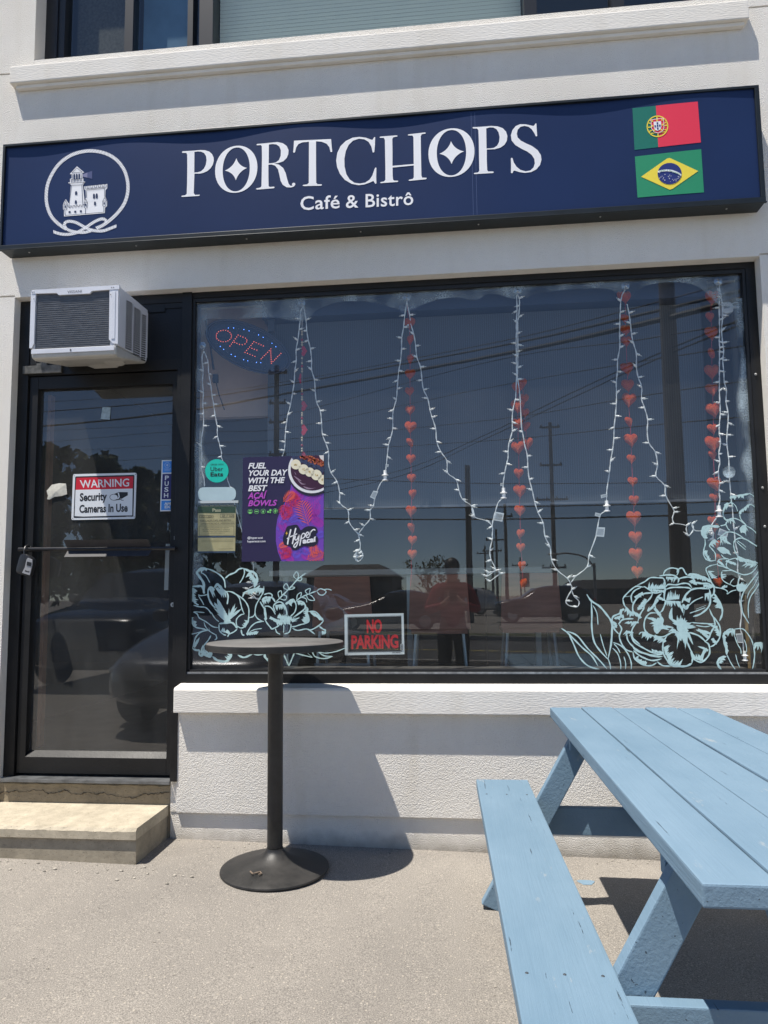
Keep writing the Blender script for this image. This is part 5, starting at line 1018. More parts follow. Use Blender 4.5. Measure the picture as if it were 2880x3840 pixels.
# ================================================================== snow spray along the edges of the glass
def spray_mat():
    m = bpy.data.materials.new('snow_spray'); m.use_nodes = True; t = m.node_tree; t.nodes.clear()
    o = t.nodes.new('ShaderNodeOutputMaterial'); mx = t.nodes.new('ShaderNodeMixShader'); tr = t.nodes.new('ShaderNodeBsdfTransparent'); df = t.nodes.new('ShaderNodeBsdfDiffuse'); df.inputs[0].default_value = (.55, .66, .72, 1)
    tc = t.nodes.new('ShaderNodeTexCoord'); n = t.nodes.new('ShaderNodeTexNoise'); n.inputs['Scale'].default_value = 4.5; n.inputs['Detail'].default_value = 3; t.links.new(tc.outputs['Object'], n.inputs['Vector'])
    r = t.nodes.new('ShaderNodeValToRGB'); r.color_ramp.elements[0].position = .42; r.color_ramp.elements[1].position = .70; r.color_ramp.elements[0].color = (.05,)*3+(1,); r.color_ramp.elements[1].color = (.85,)*3+(1,)
    at = t.nodes.new('ShaderNodeAttribute'); at.attribute_name = 'cover'
    n2 = t.nodes.new('ShaderNodeTexNoise'); n2.inputs['Scale'].default_value = 130; n2.inputs['Detail'].default_value = 3; t.links.new(tc.outputs['Object'], n2.inputs['Vector'])
    m1 = t.nodes.new('ShaderNodeMath'); m1.operation = 'MULTIPLY'; t.links.new(n.outputs['Fac'], r.inputs[0]); t.links.new(r.outputs[0], m1.inputs[0]); t.links.new(at.outputs['Fac'], m1.inputs[1])
    m2 = t.nodes.new('ShaderNodeMapRange'); m2.inputs['From Min'].default_value = .35; m2.inputs['From Max'].default_value = .65; m2.inputs['To Min'].default_value = .55; m2.inputs['To Max'].default_value = 1.1; t.links.new(n2.outputs['Fac'], m2.inputs['Value'])
    m3 = t.nodes.new('ShaderNodeMath'); m3.operation = 'MULTIPLY'; m3.use_clamp = True; t.links.new(m1.outputs[0], m3.inputs[0]); t.links.new(m2.outputs[0], m3.inputs[1])
    t.links.new(m3.outputs[0], mx.inputs[0]); t.links.new(tr.outputs[0], mx.inputs[1]); t.links.new(df.outputs[0], mx.inputs[2]); t.links.new(mx.outputs[0], o.inputs[0]); return m
M_SPRAY = spray_mat()
def band(b, cov, edge, inner, ce, ci, mid=None, cm=None):
    """strip between two rows of points with a cover amount on each row"""
    rows = [(edge, ce)]+([(mid, cm)] if mid else [])+[(inner, ci)]
    n = len(edge); base = len(b.v)
    for row, c in rows: b.v += row; cov += [c]*n if not isinstance(c, list) else c
    for k in range(len(rows)-1):
        for i in range(n-1): a = base+k*n+i; b.f.append((a, a+n, a+n+1, a+1))
YW = YG-.0009
low = catmull([(737,1195),(860,1200),(1020,1192),(1133,1208),(1190,1165),(1260,1135),(1330,1130),(1400,1135),(1480,1158),(1525,1168),(1570,1150),(1640,1125),(1720,1116),(1780,1128),(1838,1101),(1903,1116),(1934,1122),(1980,1118),(2011,1101),(2127,1087),(2262,1082),(2320,1101),(2343,1112),(2384,1095),(2433,1069),(2514,1059),(2596,1067),(2649,1100),(2700,1150),(2772,1160)], 3)
pl_ = [P(*q, YW) for q in low]; cov = []; b = MB()
edge = [Vector((q.x, YW, PZ1+.001)) for q in pl_]; mid = [e.lerp(q, .93) for e, q in zip(edge, pl_)]
band(b, cov, edge, pl_, .85, .0, mid, [.7+.3*math.sin(i*1.7)*math.sin(i*.6) for i in range(len(pl_))])
def side(pts_in, xe, ci=.0, ce=1.3, mx=.55):
    pin = [P(*q, YW-.0002) for q in catmull(pts_in, 4)]; ed = [Vector((xe, YW-.0002, q.z)) for q in pin]
    band(b, cov, ed, pin, ce, ci, [e.lerp(q, mx) for e, q in zip(ed, pin)], ce*.9)
side([(2745,1120),(2752,1180),(2758,1260),(2775,1340),(2765,1440),(2758,1500),(2772,1600),(2785,1680),(2770,1740),(2795,1800),(2800,1900),(2805,2000),(2815,2120),(2830,2300)], PX1)
side([(790,1190),(780,1260),(786,1350),(775,1430),(780,1530),(778,1600),(765,1680),(790,1740),(770,1800),(775,1900),(762,2000),(770,2130),(745,2200)], PX0, ce=.75)
me_o = b.build('snow_spray', M_SPRAY, loc=(0, YW, PZ1), fix=False)
a_ = me_o.data.attributes.new('cover', 'FLOAT', 'POINT')
for i, c in enumerate(cov): a_.data[i].value = c
tag(me_o, 'smeared white snow spray along the top and side edges of the shop window', 'snow spray')
c0_, r0_ = P(2734, 1770, YW), .034
b = MB(); cov = []; b.v = [Vector((c0_.x, YW-.0004, c0_.z))]; cov.append(2.6); N = 28
for k, (rr_, cc) in enumerate(((.6, 2.3), (.85, 1.9), (1.0, 0))):
    for i in range(N): a = 2*math.pi*i/N; b.v.append(Vector((c0_.x+r0_*rr_*math.cos(a), YW-.0004, c0_.z+r0_*rr_*math.sin(a)))); cov.append(cc)
for i in range(N): b.f.append((0, 1+i, 1+(i+1) % N))
for k in range(2):
    for i in range(N): b.f.append((1+k*N+i, 1+(k+1)*N+i, 1+(k+1)*N+(i+1) % N, 1+k*N+(i+1) % N))
o = b.build('spray_spot', M_SPRAY, loc=c0_, fix=False); a_ = o.data.attributes.new('cover', 'FLOAT', 'POINT')
for i, c in enumerate(cov): a_.data[i].value = c
tag(o, 'round white spray spot on the glass beside the rightmost light strands', 'snow spray')

# ================================================================== roller blind behind the glass
def blind_mat():
    m = bpy.data.materials.new('blind_fabric'); m.use_nodes = True; t = m.node_tree; b = t.nodes['Principled BSDF']; b.inputs['Roughness'].default_value = .8
    tc = t.nodes.new('ShaderNodeTexCoord'); w = t.nodes.new('ShaderNodeTexWave'); w.bands_direction = 'X'; w.inputs['Scale'].default_value = 26; w.inputs['Distortion'].default_value = .25; w.inputs['Detail'].default_value = 1; t.links.new(tc.outputs['Object'], w.inputs['Vector'])
    r = t.nodes.new('ShaderNodeValToRGB'); r.color_ramp.elements[0].color = (.050, .057, .068, 1); r.color_ramp.elements[1].color = (.075, .084, .101, 1); t.links.new(w.outputs['Fac'], r.inputs[0]); t.links.new(r.outputs[0], b.inputs['Base Color']); return m
bz1 = P(1100, 1214, .22).z; bz0 = P(1900, 1888, .22).z; bx0 = P(1004, 1500, .22).x; bx1 = P(2640, 1400, .22).x
v = Vector(((bx0+bx1)/2, .22, bz0))
rb = thing('roller_blind', v, 'grey blue striped roller blind half lowered behind the shop window', 'blind')
b = MB(); b.box(bx0, bx1, .218, .221, bz0, bz1); b.build('fabric', blind_mat(), rb)
b = MB(); b.box(bx0, bx1, .212, .226, bz0-.012, bz0); b.build('hem_bar', mat('hem_grey', (.12, .13, .15), .5), rb)
b = MB(); b.box(bx0-.02, bx1+.02, .16, .28, bz1+.015, bz1+.11); b.build('valance', mat('valance_navy', (.016, .03, .07), .5), rb)

# ================================================================== OPEN sign
zO = zm(700, 1100, 500/1659); YO_ = .125
v = P(*zO(765, 665), YO_)
op = thing('open_sign', v, 'tilted dark blue oval OPEN sign with red and blue lamps in the window corner', 'sign')
def tell(a, b_, th, n=56): return [(765+a*math.cos(t)*math.cos(th)-b_*math.sin(t)*math.sin(th), 665+a*math.cos(t)*math.sin(th)+b_*math.sin(t)*math.cos(th)) for t in [2*math.pi*i/n for i in range(n)]]
TH = math.radians(24)
plate('panel', tell(560, 265, TH), mat('open_panel', (.006, .014, .040), .3), YO_, op, zO, .012)
o_, i_ = tell(560, 265, TH), tell(530, 238, TH)
b = MB(); n = len(o_)
qo, qi = [P(*zO(*p), YO_-.004) for p in o_], [P(*zO(*p), YO_-.004) for p in i_]
b.tube(qi+[qi[0]], .0035, 6, cap=False); b.tube(qo+[qo[0]], .005, 6, cap=False); b.build('rim', mat('open_rim', (.022, .035, .075), .35), op, smooth=True)
RL = [(462+95*math.cos(a)+0*math.sin(a), 531+72*math.sin(a)) for a in [2*math.pi*i/19 for i in range(19)]]+[(538,655),(556,632),(573,610),(589,588),(605,566),(622,543),(640,519),(670,532),(700,545),(732,557),(748,580),(746,605),(725,630),(691,640),(657,634),(625,622),(598,608),(726,734),(746,711),(765,690),(782,668),(800,647),(818,625),(836,603),(866,615),(896,628),(926,641),(956,655),(812,684),(842,695),(873,706),(757,747),(788,760),(818,772),(849,785),(927,815),(946,795),(966,774),(986,755),(1007,735),(1027,713),(1047,690),(1047,717),(1047,742),(1048,768),(1050,793),(1051,820),(1052,845),(1054,869),(1073,849),(1093,829),(1113,808),(1132,788),(1152,768),(1173,747)]
BL_ = [(518,431),(584,431),(712,450),(776,467),(895,517),(952,547),(1062,622),(1110,665),(418,660),(460,697),(554,760),(603,785),(708,825),(760,841),(868,859),(922,863)]
M_RED = mat('red_led', (.3, .02, .02), .4, emit=(1, .16, .10), es=2.0); M_BLU = mat('blue_led', (.02, .05, .4), .4, emit=(.10, .28, 1), es=3.4)
for L_, m_, r_ in ((RL, M_RED, .0026), (BL_, M_BLU, .0029)):
    first = None
    for p in L_:
        q = P(*zO(*p), YO_-.002)
        if first is None:
            b = MB(); b.ball(op.location, r_*.72, 8, 5); first = b.build('led', m_, op); first.location = q-op.location
        else: part_copy(first, op, q-op.location)
b = MB()
for p in ((648,438),(837,491),(1008,585),(378,625),(507,733),(655,807),(813,852),(1156,712),(974,930)): b.ball(P(*zO(*p), YO_-.002), .0024, 6, 4)
b.build('unlit_led', mat('unlit_led', (.2, .22, .25), .4), op)
b = MB(); b.tube([tuple(P(*zO(*p), .135)) for p in ((240,335),(262,480),(300,680),(335,950))], .006, 8); b.tube([tuple(P(*zO(*p), .135)) for p in ((365,1100),(400,1250),(470,1450))], .003, 6)
q0, q1 = P(*zO(325,1010), .135), P(*zO(385,1105), .135); b.box(q0.x, q1.x, .128, .15, q0.z, q1.z)
q0, q1 = P(*zO(1015,330), .135), P(*zO(1095,480), .135); b.box(q0.x, q1.x, .128, .145, q0.z, q1.z); b.build('power_cord', mat('open_cord', (.015, .017, .022), .5), op)

# ================================================================== string lights
M_CORD = mat('white_cord', (.86, .88, .88), .5); M_SOCK = mat('white_socket', (.88, .88, .86), .4); M_TIP = mat('clear_bulb', (.55, .56, .54), .15, spec=.8)
M_TAG = mat('white_tag', (.72, .74, .74), .6); M_TAGP = mat('tag_print', (.25, .26, .27), .6)
YB = .097
_cup = None
def cup(u, v, label):
    global _cup
    c = P(u, v, YB); c.y = YG+.002
    t = thing('suction_cup', c, label, 'suction cup', 'clear suction cups holding the light strands')
    if _cup is None:
        b = MB(); b.lathe([(.0, .006), (.007, .004), (.016, .002), (.0215, .0)], (c.x, c.y+.001, c.z), 24, 'y'); a = b.build('cup', glass_mat('clear_vinyl', .30, 2.0, (.62, .70, .76), .15), t, smooth=True)
        b = MB(); b.lathe([(.004, -.0), (.005, -.01), (.0045, -.018)], (c.x, c.y, c.z), 12, 'y'); b.tube([(c.x, c.y+.014, c.z), (c.x+.001, c.y+.02, c.z-.012), (c.x-.002, c.y+.02, c.z-.024)], .0012, 6); a2 = b.build('hook', mat('clear_hook', (.45, .5, .53), .3), t, smooth=True)
        _cup = (a, a2)
    else:
        for a in _cup: part_copy(a, t)
    return t
_bulb = {}
NBULB = 0
def strand(name, wires, label, tags=(), plugs=(), group='white mini light strands hung inside the window', every=None):
    """wires: list of picture polylines; a bulb sits at each inner point"""
    global NBULB
    first = P(*wires[0][0][:2], YB); t = thing('light_strand', first, label, 'string lights', group)
    b = MB()
    for wpts in wires:
        pts = [P(*q, YB) for q in catmull(wpts, 3)]
        for k, r in ((0, .0018), (1, .0018)):                 # two twisted cores
            b.tube([p+Vector((.0017*math.cos(i*1.25+k*math.pi), .0017*math.sin(i*1.25+k*math.pi), 0)) for i, p in enumerate(pts)], r*1.05, 5)
    b.build('cord', M_CORD, t, smooth=True)
    sd = 1
    for wpts in wires:
        for i in range(1, len(wpts)):
            q = wpts[i]
            if len(q) > 2 and q[2] == 0: continue
            p = P(q[0], q[1], YB); sd = -sd if rnd.random() < .82 else sd
            ang = rnd.uniform(-.5, .75); fw = rnd.choice((0, .1, -.15, .5, -.5))
            d = Vector((sd*math.cos(ang)*math.cos(fw), -math.sin(fw), math.sin(ang)*math.cos(fw))).normalized()
            if not _bulb:
                b = MB(); b.tube([(0, 0, 0), (0, 0, .004), (0, 0, .0185), (0, 0, .020)], [.0036, .0050, .0056, .0042], 8); o = b.build('bulb_socket', M_SOCK, None, smooth=True)
                b = MB(); b.tube([(0, 0, .0195), (0, 0, .028), (0, 0, .034)], [.0028, .0026, .0006], 6); c = b.build('bulb', M_TIP, None, smooth=True)
                _bulb['s'], _bulb['b'] = o.data, c.data
                bpy.data.objects.remove(o); bpy.data.objects.remove(c)
            o = bpy.data.objects.new('bulb_socket', _bulb['s']); COL.objects.link(o); o.parent = t; o.location = p-first; o.rotation_euler = d.to_track_quat('Z', 'Y').to_euler()
            c = bpy.data.objects.new('bulb', _bulb['b']); COL.objects.link(c); c.parent = o; NBULB += 1
    for q4 in tags:
        q = [P(*p, YB-.006) for p in q4]; b = MB(); b.v = q; b.f = [(3,2,1,0)]; tg = b.build('paper_tag', M_TAG, t, fix=False)
        b = MB(); tl, tr, br, bl = q
        for i in range(6):
            s0 = .18+.12*i; a, c = tl.lerp(bl, s0), tr.lerp(br, s0); e = tl.lerp(bl, s0+.055), tr.lerp(br, s0+.055)
            a2, c2 = a.lerp(c, .12), a.lerp(c, .88); e2, f2 = e[0].lerp(e[1], .12), e[0].lerp(e[1], .88); n = len(b.v); b.v += [x+Vector((0, -.0005, 0)) for x in (e2, f2, c2, a2)]; b.f.append((n, n+1, n+2, n+3))
        b.build('tag_print', M_TAGP, tg, fix=False)
    for (u, v, h) in plugs:
        c = P(u, v, YB); k = h/FOC*3.7; b = MB()
        b.lathe([(k*.16, k*.5), (k*.17, k*.12), (k*.33, k*.06), (k*.33, 0), (k*.17, -.02*k), (k*.17, -.38*k), (k*.30, -.42*k), (k*.30, -.5*k)], (c.x, c.y-.004, c.z), 14); b.build('plug_connector', M_SOCK, t, smooth=True)
    return t
f7 = zm(700, 1100, 500/1659); fp = zm(700, 1650, 600/1659); h2 = zm(1050, 1050, 750/1659); h3 = zm(1050, 1500, 750/1659); h4 = zm(1750, 1500, 550/1521); h5 = zm(2250, 1000, 630/1548); h6 = zm(1780, 1020, 640/1659); h8 = zm(2480, 1850, 400/1264); h9 = zm(2400, 1900, 480/1517)
def W(*segs):
    out = []
    for z, pts in segs:
        for p in pts: q = z(p[0], p[1]); out.append(q+((0,) if len(p) > 2 else ()))
    return out
def W3(w):      # catmull needs plain pairs
    return w
_cat = catmull
def catmull(pts, k=4, closed=False): return _cat([tuple(p[:2]) if isinstance(p, tuple) and len(p) == 3 and p[2] == 0 and isinstance(p[2], int) else p for p in pts], k, closed)
cup(*f7(200, 655), 'clear suction cup low in the left window corner below the OPEN sign')
cup(*h2(183, 197), 'clear suction cup above the string of wooden beads')
cup(*h2(1051, 152), 'clear suction cup above the garland with the clear pink card')
cup(*h6(415, 188), 'clear suction cup above the two tangled heart garlands')
cup(*h6(1461, 142), 'clear suction cup above the tallest garland right of centre')
cup(*h5(1082, 143), 'clear suction cup nearest the right window frame')
strand('a', [W((f7, [(215,720,0),(190,800,0),(205,965),(195,1100,0),(208,1235),(200,1370),(208,1500),(208,1650),(185,1800,0),(180,1900),(190,1990,0)]), (fp, [(150,280),(180,400,0),(185,480,0)])),
             W((f7, [(215,720,0),(245,790,0),(265,860),(275,1000),(300,1140),(315,1270),(335,1380),(355,1520),(380,1650),(385,1780),(415,1900),(435,1990,0)]), (fp, [(360,175),(400,300,0),(430,440,0),(450,490)]), (zm(700, 2100, 600/1659), [(640,-60,0),(685,20),(692,100,0),(690,200,0),(660,230),(700,260),(640,300),(690,340),(640,350),(700,390),(720,400),(660,330)]))],
       'white light strand hanging below the OPEN sign at the left window edge')
strand('b', [W((h2, [(195,215,0),(170,260,0),(168,320),(158,410),(148,500),(133,580),(135,670),(122,760),(118,850),(103,940),(88,1030),(65,1120),(55,1180)]), (h3, [(45,265),(42,350),(35,420),(18,468,0)])),
             W((h2, [(195,215,0),(215,330),(222,420),(235,500),(252,570),(262,670),(262,745),(285,825),(292,920),(302,1010),(335,1085),(345,1190)]), (h3, [(352,285),(378,355),(403,430),(403,530,0),(425,605),(475,680),(495,770),(500,860),(565,915),(572,1010),(620,1080),(648,1112),(660,1160),(665,1230,0),(625,1290),(650,1340),(690,1290),(655,1250),(610,1300),(655,1240),(680,1260)]))],
       'white light strand hanging either side of the wooden bead string')
strand('c', [W((h2, [(1052,175,0),(1035,290),(1025,390),(1010,480),(1008,570),(1000,670),(985,750),(978,830),(972,900),(965,990),(940,1080),(935,1150)]), (h3, [(935,235),(920,310),(900,375),(890,470),(880,560,0),(872,620,0),(868,665,0),(835,690,0),(790,800,0),(775,880),(748,915),(748,985),(700,1045),(648,1112,0)])),
             W((h2, [(1052,175,0),(1075,290),(1085,365),(1110,450),(1125,545),(1135,640),(1165,720),(1178,830),(1190,910),(1225,980),(1245,1080),(1262,1140)]), (h3, [(1292,240),(1300,345),(1335,430),(1385,505),(1390,605),(1460,660),(1485,750),(1515,825),(1590,880),(1615,970)]), (h4, [(50,1100),(85,1215),(200,1250),(265,1310),(265,1400,0),(265,1450),(240,1565),(255,1660),(300,1760),(230,1790),(210,1830),(300,1770),(340,1800),(240,1880)]))],
       'white light strand around the garland with the clear pink card', tags=[[h3(*p) for p in ((775,752),(815,758),(785,825),(746,805))], [h3(*p) for p in ((876,532),(902,534),(898,556),(875,554))]], plugs=[(*h3(873, 628), 40)])
strand('d', [W((h6, [(415,215,0),(408,240,0),(412,375),(405,500,0),(405,600),(402,690),(405,775),(405,890),(408,1000,0),(400,1180,0),(395,1240),(370,1350),(365,1460),(365,1550),(335,1660),(325,1750)]), (h4, [(430,600,0),(415,660),(395,760),(378,880,0),(383,960,0),(380,1010,0),(330,1060,0),(300,1150,0),(275,1240,0),(265,1310,0)])),
             W((h6, [(415,215,0),(432,255),(436,325),(426,440),(418,495),(420,705),(420,820),(418,930),(416,1005),(418,1040),(440,1200,0),(455,1500,0),(465,1555),(480,1640,0)]), (h4, [(600,460,0),(630,580),(635,700),(650,825),(680,935),(705,1055),(740,1165),(795,1280),(812,1415),(865,1525),(880,1655),(940,1765),(1045,1850),(1080,1915),(1090,1965),(1030,2080),(1060,2130,0),(1145,2145),(1165,2090,0),(1110,2030),(1085,1960,0)]))],
       'white light strand around the two tangled heart garlands', tags=[[h4(*p) for p in ((300,1158),(388,1175),(370,1262),(272,1245))], [h4(*p) for p in ((350,862),(386,860),(384,888),(350,892))]], plugs=[(*h4(383, 968), 40)])
strand('e', [W((h5, [(230,215,0),(205,260,0),(192,318),(186,420),(182,525),(182,640),(182,745),(163,855),(160,965),(150,1070),(152,1165),(150,1265),(142,1375),(130,1480),(128,1585),(116,1690),(98,1795),(88,1890),(72,2000,0),(62,2080,0)]), (h4, [(1450,1060,0),(1455,1140,0),(1395,1180,0),(1370,1250,0),(1340,1420,0),(1270,1610),(1250,1730),(1135,1825),(1085,1890,0)])),
             W((h5, [(250,345,0),(266,425),(280,520),(290,620),(308,705),(335,800),(335,925),(352,1020),(385,1110),(382,1215),(410,1300),(440,1410),(435,1510,0),(450,1625),(510,1710),(530,1830),(515,1930),(595,2015),(605,2110)]), (h9, [(390,20),(405,65),(385,130,0),(402,195),(470,205,0),(550,225),(548,260,0),(575,345),(635,265,0),(615,205),(640,275,0),(715,288,0),(850,270),(860,340),(870,370)]))],
       'white light strand around the tallest heart garland right of centre', tags=[[h4(*p) for p in ((1350,1318),(1436,1322),(1425,1420),(1335,1412))], [h4(*p) for p in ((1390,985),(1455,972),(1460,1000),(1395,1020))], [h4(*p) for p in ((1335,1166),(1390,1180),(1385,1216),(1328,1200))]], plugs=[(*h4(1452, 1102), 40)])
strand('f', [W((h5, [(1085,200,0),(1100,290,0),(1098,375),(1100,490),(1102,580,0),(1100,650),(1098,690),(1102,745),(1100,855),(1100,960),(1100,1060),(1100,1145),(1105,1255),(1108,1360),(1100,1460),(1100,1540),(1110,1620),(1095,1730),(1105,1800),(1090,1890),(1100,2000),(1095,2060),(1105,2140,0)]), (h8, [(680,150,0),(665,270,0),(600,370,0),(600,440),(620,480),(600,540)])),
             W((h5, [(1100,170),(1105,230,0),(1120,290),(1130,445),(1120,590),(1130,700),(1140,790),(1130,860),(1140,965),(1145,1060),(1165,1140),(1160,1240),(1180,1345),(1180,1440),(1170,1550),(1170,1645),(1185,1755),(1190,1860,0),(1195,1980),(1205,2095)]), (h8, [(840,155),(850,290,0),(862,432),(880,600,0),(905,705),(905,850,0),(905,920,0),(925,1005),(905,1080,0),(935,1180,0),(930,1280),(950,1430,0),(935,1600,0),(965,1700,0),(975,1890,0)]))],
       'white double light strand hanging nearest the right window frame', tags=[[h8(*p) for p in ((690,412),(795,455),(780,520),(665,492))], [h8(*p) for p in ((878,1662),(962,1656),(970,1775),(905,1770))]], plugs=[(*h8(680, 215), 42), (*h8(985, 1925), 34)])

# ================================================================== heart garlands and bead string
def heart_mat():
    m = bpy.data.materials.new('red_glitter'); m.use_nodes = True; t = m.node_tree; b = t.nodes['Principled BSDF']; b.inputs['Roughness'].default_value = .45
    tc = t.nodes.new('ShaderNodeTexCoord'); v = t.nodes.new('ShaderNodeTexVoronoi'); v.inputs['Scale'].default_value = 240; t.links.new(tc.outputs['Object'], v.inputs['Vector'])
    s = t.nodes.new('ShaderNodeSeparateColor'); t.links.new(v.outputs['Color'], s.inputs[0])
    r = t.nodes.new('ShaderNodeValToRGB'); e = r.color_ramp.elements; e[0].position = .2; e[0].color = (.80, .018, .002, 1); e[1].position = .97; e[1].color = (1.0, .50, .06, 1); k = e.new(.72); k.color = (.92, .075, .006, 1); t.links.new(s.outputs[0], r.inputs[0]); t.links.new(r.outputs[0], b.inputs['Base Color'])
    bp = t.nodes.new('ShaderNodeBump'); bp.inputs['Distance'].default_value = .003; t.links.new(s.outputs[1], bp.inputs['Height']); t.links.new(bp.outputs[0], b.inputs['Normal']); b.inputs['Metallic'].default_value = .0; b.inputs['Specular IOR Level'].default_value = .3; return m
M_HEART = heart_mat(); M_STR = mat('red_string', (.50, .05, .08), .6)
def heart_geom():
    b = MB(); N = 36; rings = [(0.02, 1), (.35, .93), (.65, .76), (.86, .48), (.97, .2), (1.0, 0)]
    hp = []
    for i in range(N):
        t = 2*math.pi*i/N; hp.append((16*math.sin(t)**3/34, (13*math.cos(t)-5*math.cos(2*t)-2*math.cos(3*t)-math.cos(4*t))/34+.06))
    for sgn in (1, -1):
        base = len(b.v)
        for s, h in rings:
            for x, z in hp: b.v.append(Vector((x*s, -sgn*h*.31, z*s+(1-s)*.06)))
        for k in range(len(rings)-1):
            for i in range(N):
                f_ = (base+k*N+i, base+k*N+(i+1) % N, base+(k+1)*N+(i+1) % N, base+(k+1)*N+i); b.f.append(f_ if sgn > 0 else f_[::-1])
    o = b.build('heart', M_HEART, None, smooth='all'); d = o.data; bpy.data.objects.remove(o); return d
HEART = heart_geom()
def garland(label, hearts, string_px, yb=.114):
    top = P(*string_px[0], yb); t = thing('heart_garland', top, label, 'garland', 'red glitter heart garlands in the window')
    b = MB(); b.tube([P(*q, yb) for q in string_px], .0014, 5); b.build('cord', M_STR, t)
    for u, v, w, turn in hearts:
        c = P(u, v, yb+(.008 if turn else 0)); k = w/FOC*(yb+3.6)*1.15
        o = bpy.data.objects.new('heart', HEART); COL.objects.link(o); o.parent = t; o.location = c-top; full = max(k, .052) if turn else k
        a = math.acos(max(.2, min(1, k/full))) if turn else rnd.uniform(-.15, .15)
        o.rotation_euler = (rnd.uniform(-.42, -.12), rnd.uniform(-.12, .12), a*rnd.choice((-1, 1))); o.scale = (full, full, full*1.3)
    return t
def HS(z, s, rows): return [(*z(r[0], r[1]), r[2]*s, len(r) > 3) for r in rows]
garland('red heart garland hanging below the clear pink card', HS(h2, 750/1659, [(1075,362,95),(1080,497,52,1),(1080,655,52,1),(1078,785,85),(1075,928,75),(1079,1083,80)])+HS(h3, 750/1659, [(1082,230,97),(1083,355,45,1),(1085,493,75),(1092,652,72),(1100,782,60,1),(1087,925,85),(1092,1060,38,1),(1098,1167,72),(1098,1283,75)]),
        [h2(1055,200), h2(1080,500), h2(1078,900), h3(1083,300), h3(1090,700), h3(1095,1100), h3(1088,1340), h3(1092,1440), h3(1082,1545)])
cd = [h2(*p) for p in ((990,190),(1130,232),(1128,250),(998,275))]
v = P(*h2(1060, 240), .128); b = MB(); b.v = [P(*h2(*p), .128) for p in ((988,212),(1130,205),(1132,248),(1000,277))]; b.f = [(3,2,1,0)]
tag(b.build('price_card', glass_mat('pink_card', .12, 2.0, (.70, .42, .50), .2), loc=v, fix=False), 'clear pink card hung at the top of a heart garland', 'card')
garland('front red heart garland of the tangled pair', HS(h6, 640/1659, [(418,1130,105),(418,1310,125),(420,1480,100),(422,1715,118)])+HS(h4, 550/1521, [(540,768,95),(552,950,125),(553,1152,108),(555,1390,75,1),(560,1535,85),(573,1725,65,1),(587,1905,45,1)]),
        [h6(412,1080), h6(418,1300), h6(422,1600), h4(542,700), h4(550,1100), h4(558,1400), h4(575,1700), h4(587,1960)], .116)
garland('rear short red heart garland of the tangled pair', HS(h6, 640/1659, [(465,1085,88),(480,1235,92),(485,1375,88),(497,1503,60,1),(512,1672,110)]), [h6(440,1045), h6(470,1160), h6(488,1440), h6(500,1560), h6(500,1763)], .135)
garland('tallest red heart garland right of centre in the window', HS(h5, 630/1548, [(232,287,105),(195,275,70,1),(230,480,72,1),(237,590,95),(242,692,88),(250,943,108),(258,1098,108),(267,1233,120),(268,1430,62,1),(287,1603,114),(290,1775,78),(302,1985,84),(315,2160,86)])+[(2378,1946,50,False), (2384,2018,44,False), (2386,2082,46,False), (2390,2146,38,False)],
        [h5(230,230), h5(237,590), h5(250,943), h5(267,1300), h5(285,1560), h5(292,1800), h5(305,2060), (2378,1946), (2390,2160)])
garland('red heart garland nearest the right window frame', HS(h5, 630/1548, [(1035,290,118),(1015,465,75,1),(1028,617,112),(1028,797,40,1),(1030,972,120),(1035,1135,106),(1047,1325,122),(1040,1497,86),(1042,1638,132),(1040,1738,70,1),(1062,2005,116),(1058,2130,76,1)])+[(2670,1954,29,False), (2679,1981,30,False), (2687,2043,29,False), (2693,2094,19,True), (2695,2184,30,False)],
        [h5(1020,230), h5(1028,640), h5(1032,1000), h5(1045,1400), h5(1045,1750), h5(1060,2050), (2682,2000), (2690,2100), (2697,2200)])
yb = .108; top = P(*f7(1436, 200), yb)
bs = thing('bead_string', top, 'string of wooden and red beads with felt hearts above the poster', 'garland')
b = MB(); b.tube([P(*f7(1436, y), yb) for y in (200, 700, 1300, 2000)], .0012, 5); b.build('cord', mat('bead_cord', (.5, .45, .38), .7), bs)
b = MB(); q0, q1 = P(*f7(1428, 270), yb), P(*f7(1446, 440), yb); b.box(q0.x, q1.x, yb-.001, yb+.001, q1.z, q0.z); b.build('ribbon', mat('bead_ribbon', (.30, .28, .27), .7), bs)
M_WOOD = mat('pale_wood_bead', (.62, .52, .38), .5, var=.15, vscale=300); M_RB = mat('red_bead', (.33, .018, .045), .35); FW = None; FR = None
for y, k in ((478,0),(510,0),(578,1),(610,0),(640,0),(805,0),(868,0),(905,1),(940,0),(970,0),(1190,0),(1218,0),(1252,1),(1290,0),(1318,0),(1490,0),(1518,0),(1555,1),(1590,0),(1618,0),(1800,0),(1830,0),(1895,1),(1935,0),(1965,0)):
    c = P(*f7(1435, y), yb)-top
    if k == 0:
        if FW is None: b = MB(); b.ball(top, .0062, 10, 7); FW = b.build('bead', M_WOOD, bs, smooth='all'); FW.location = c
        else: part_copy(FW, bs, c)
    else:
        if FR is None: b = MB(); b.ball(top, .0075, 10, 7); FR = b.build('bead', M_RB, bs, smooth='all'); FR.location = c
        else: part_copy(FR, bs, c)
M_FELT = mat('red_felt', (.46, .02, .06), .8, var=.2, vscale=200)
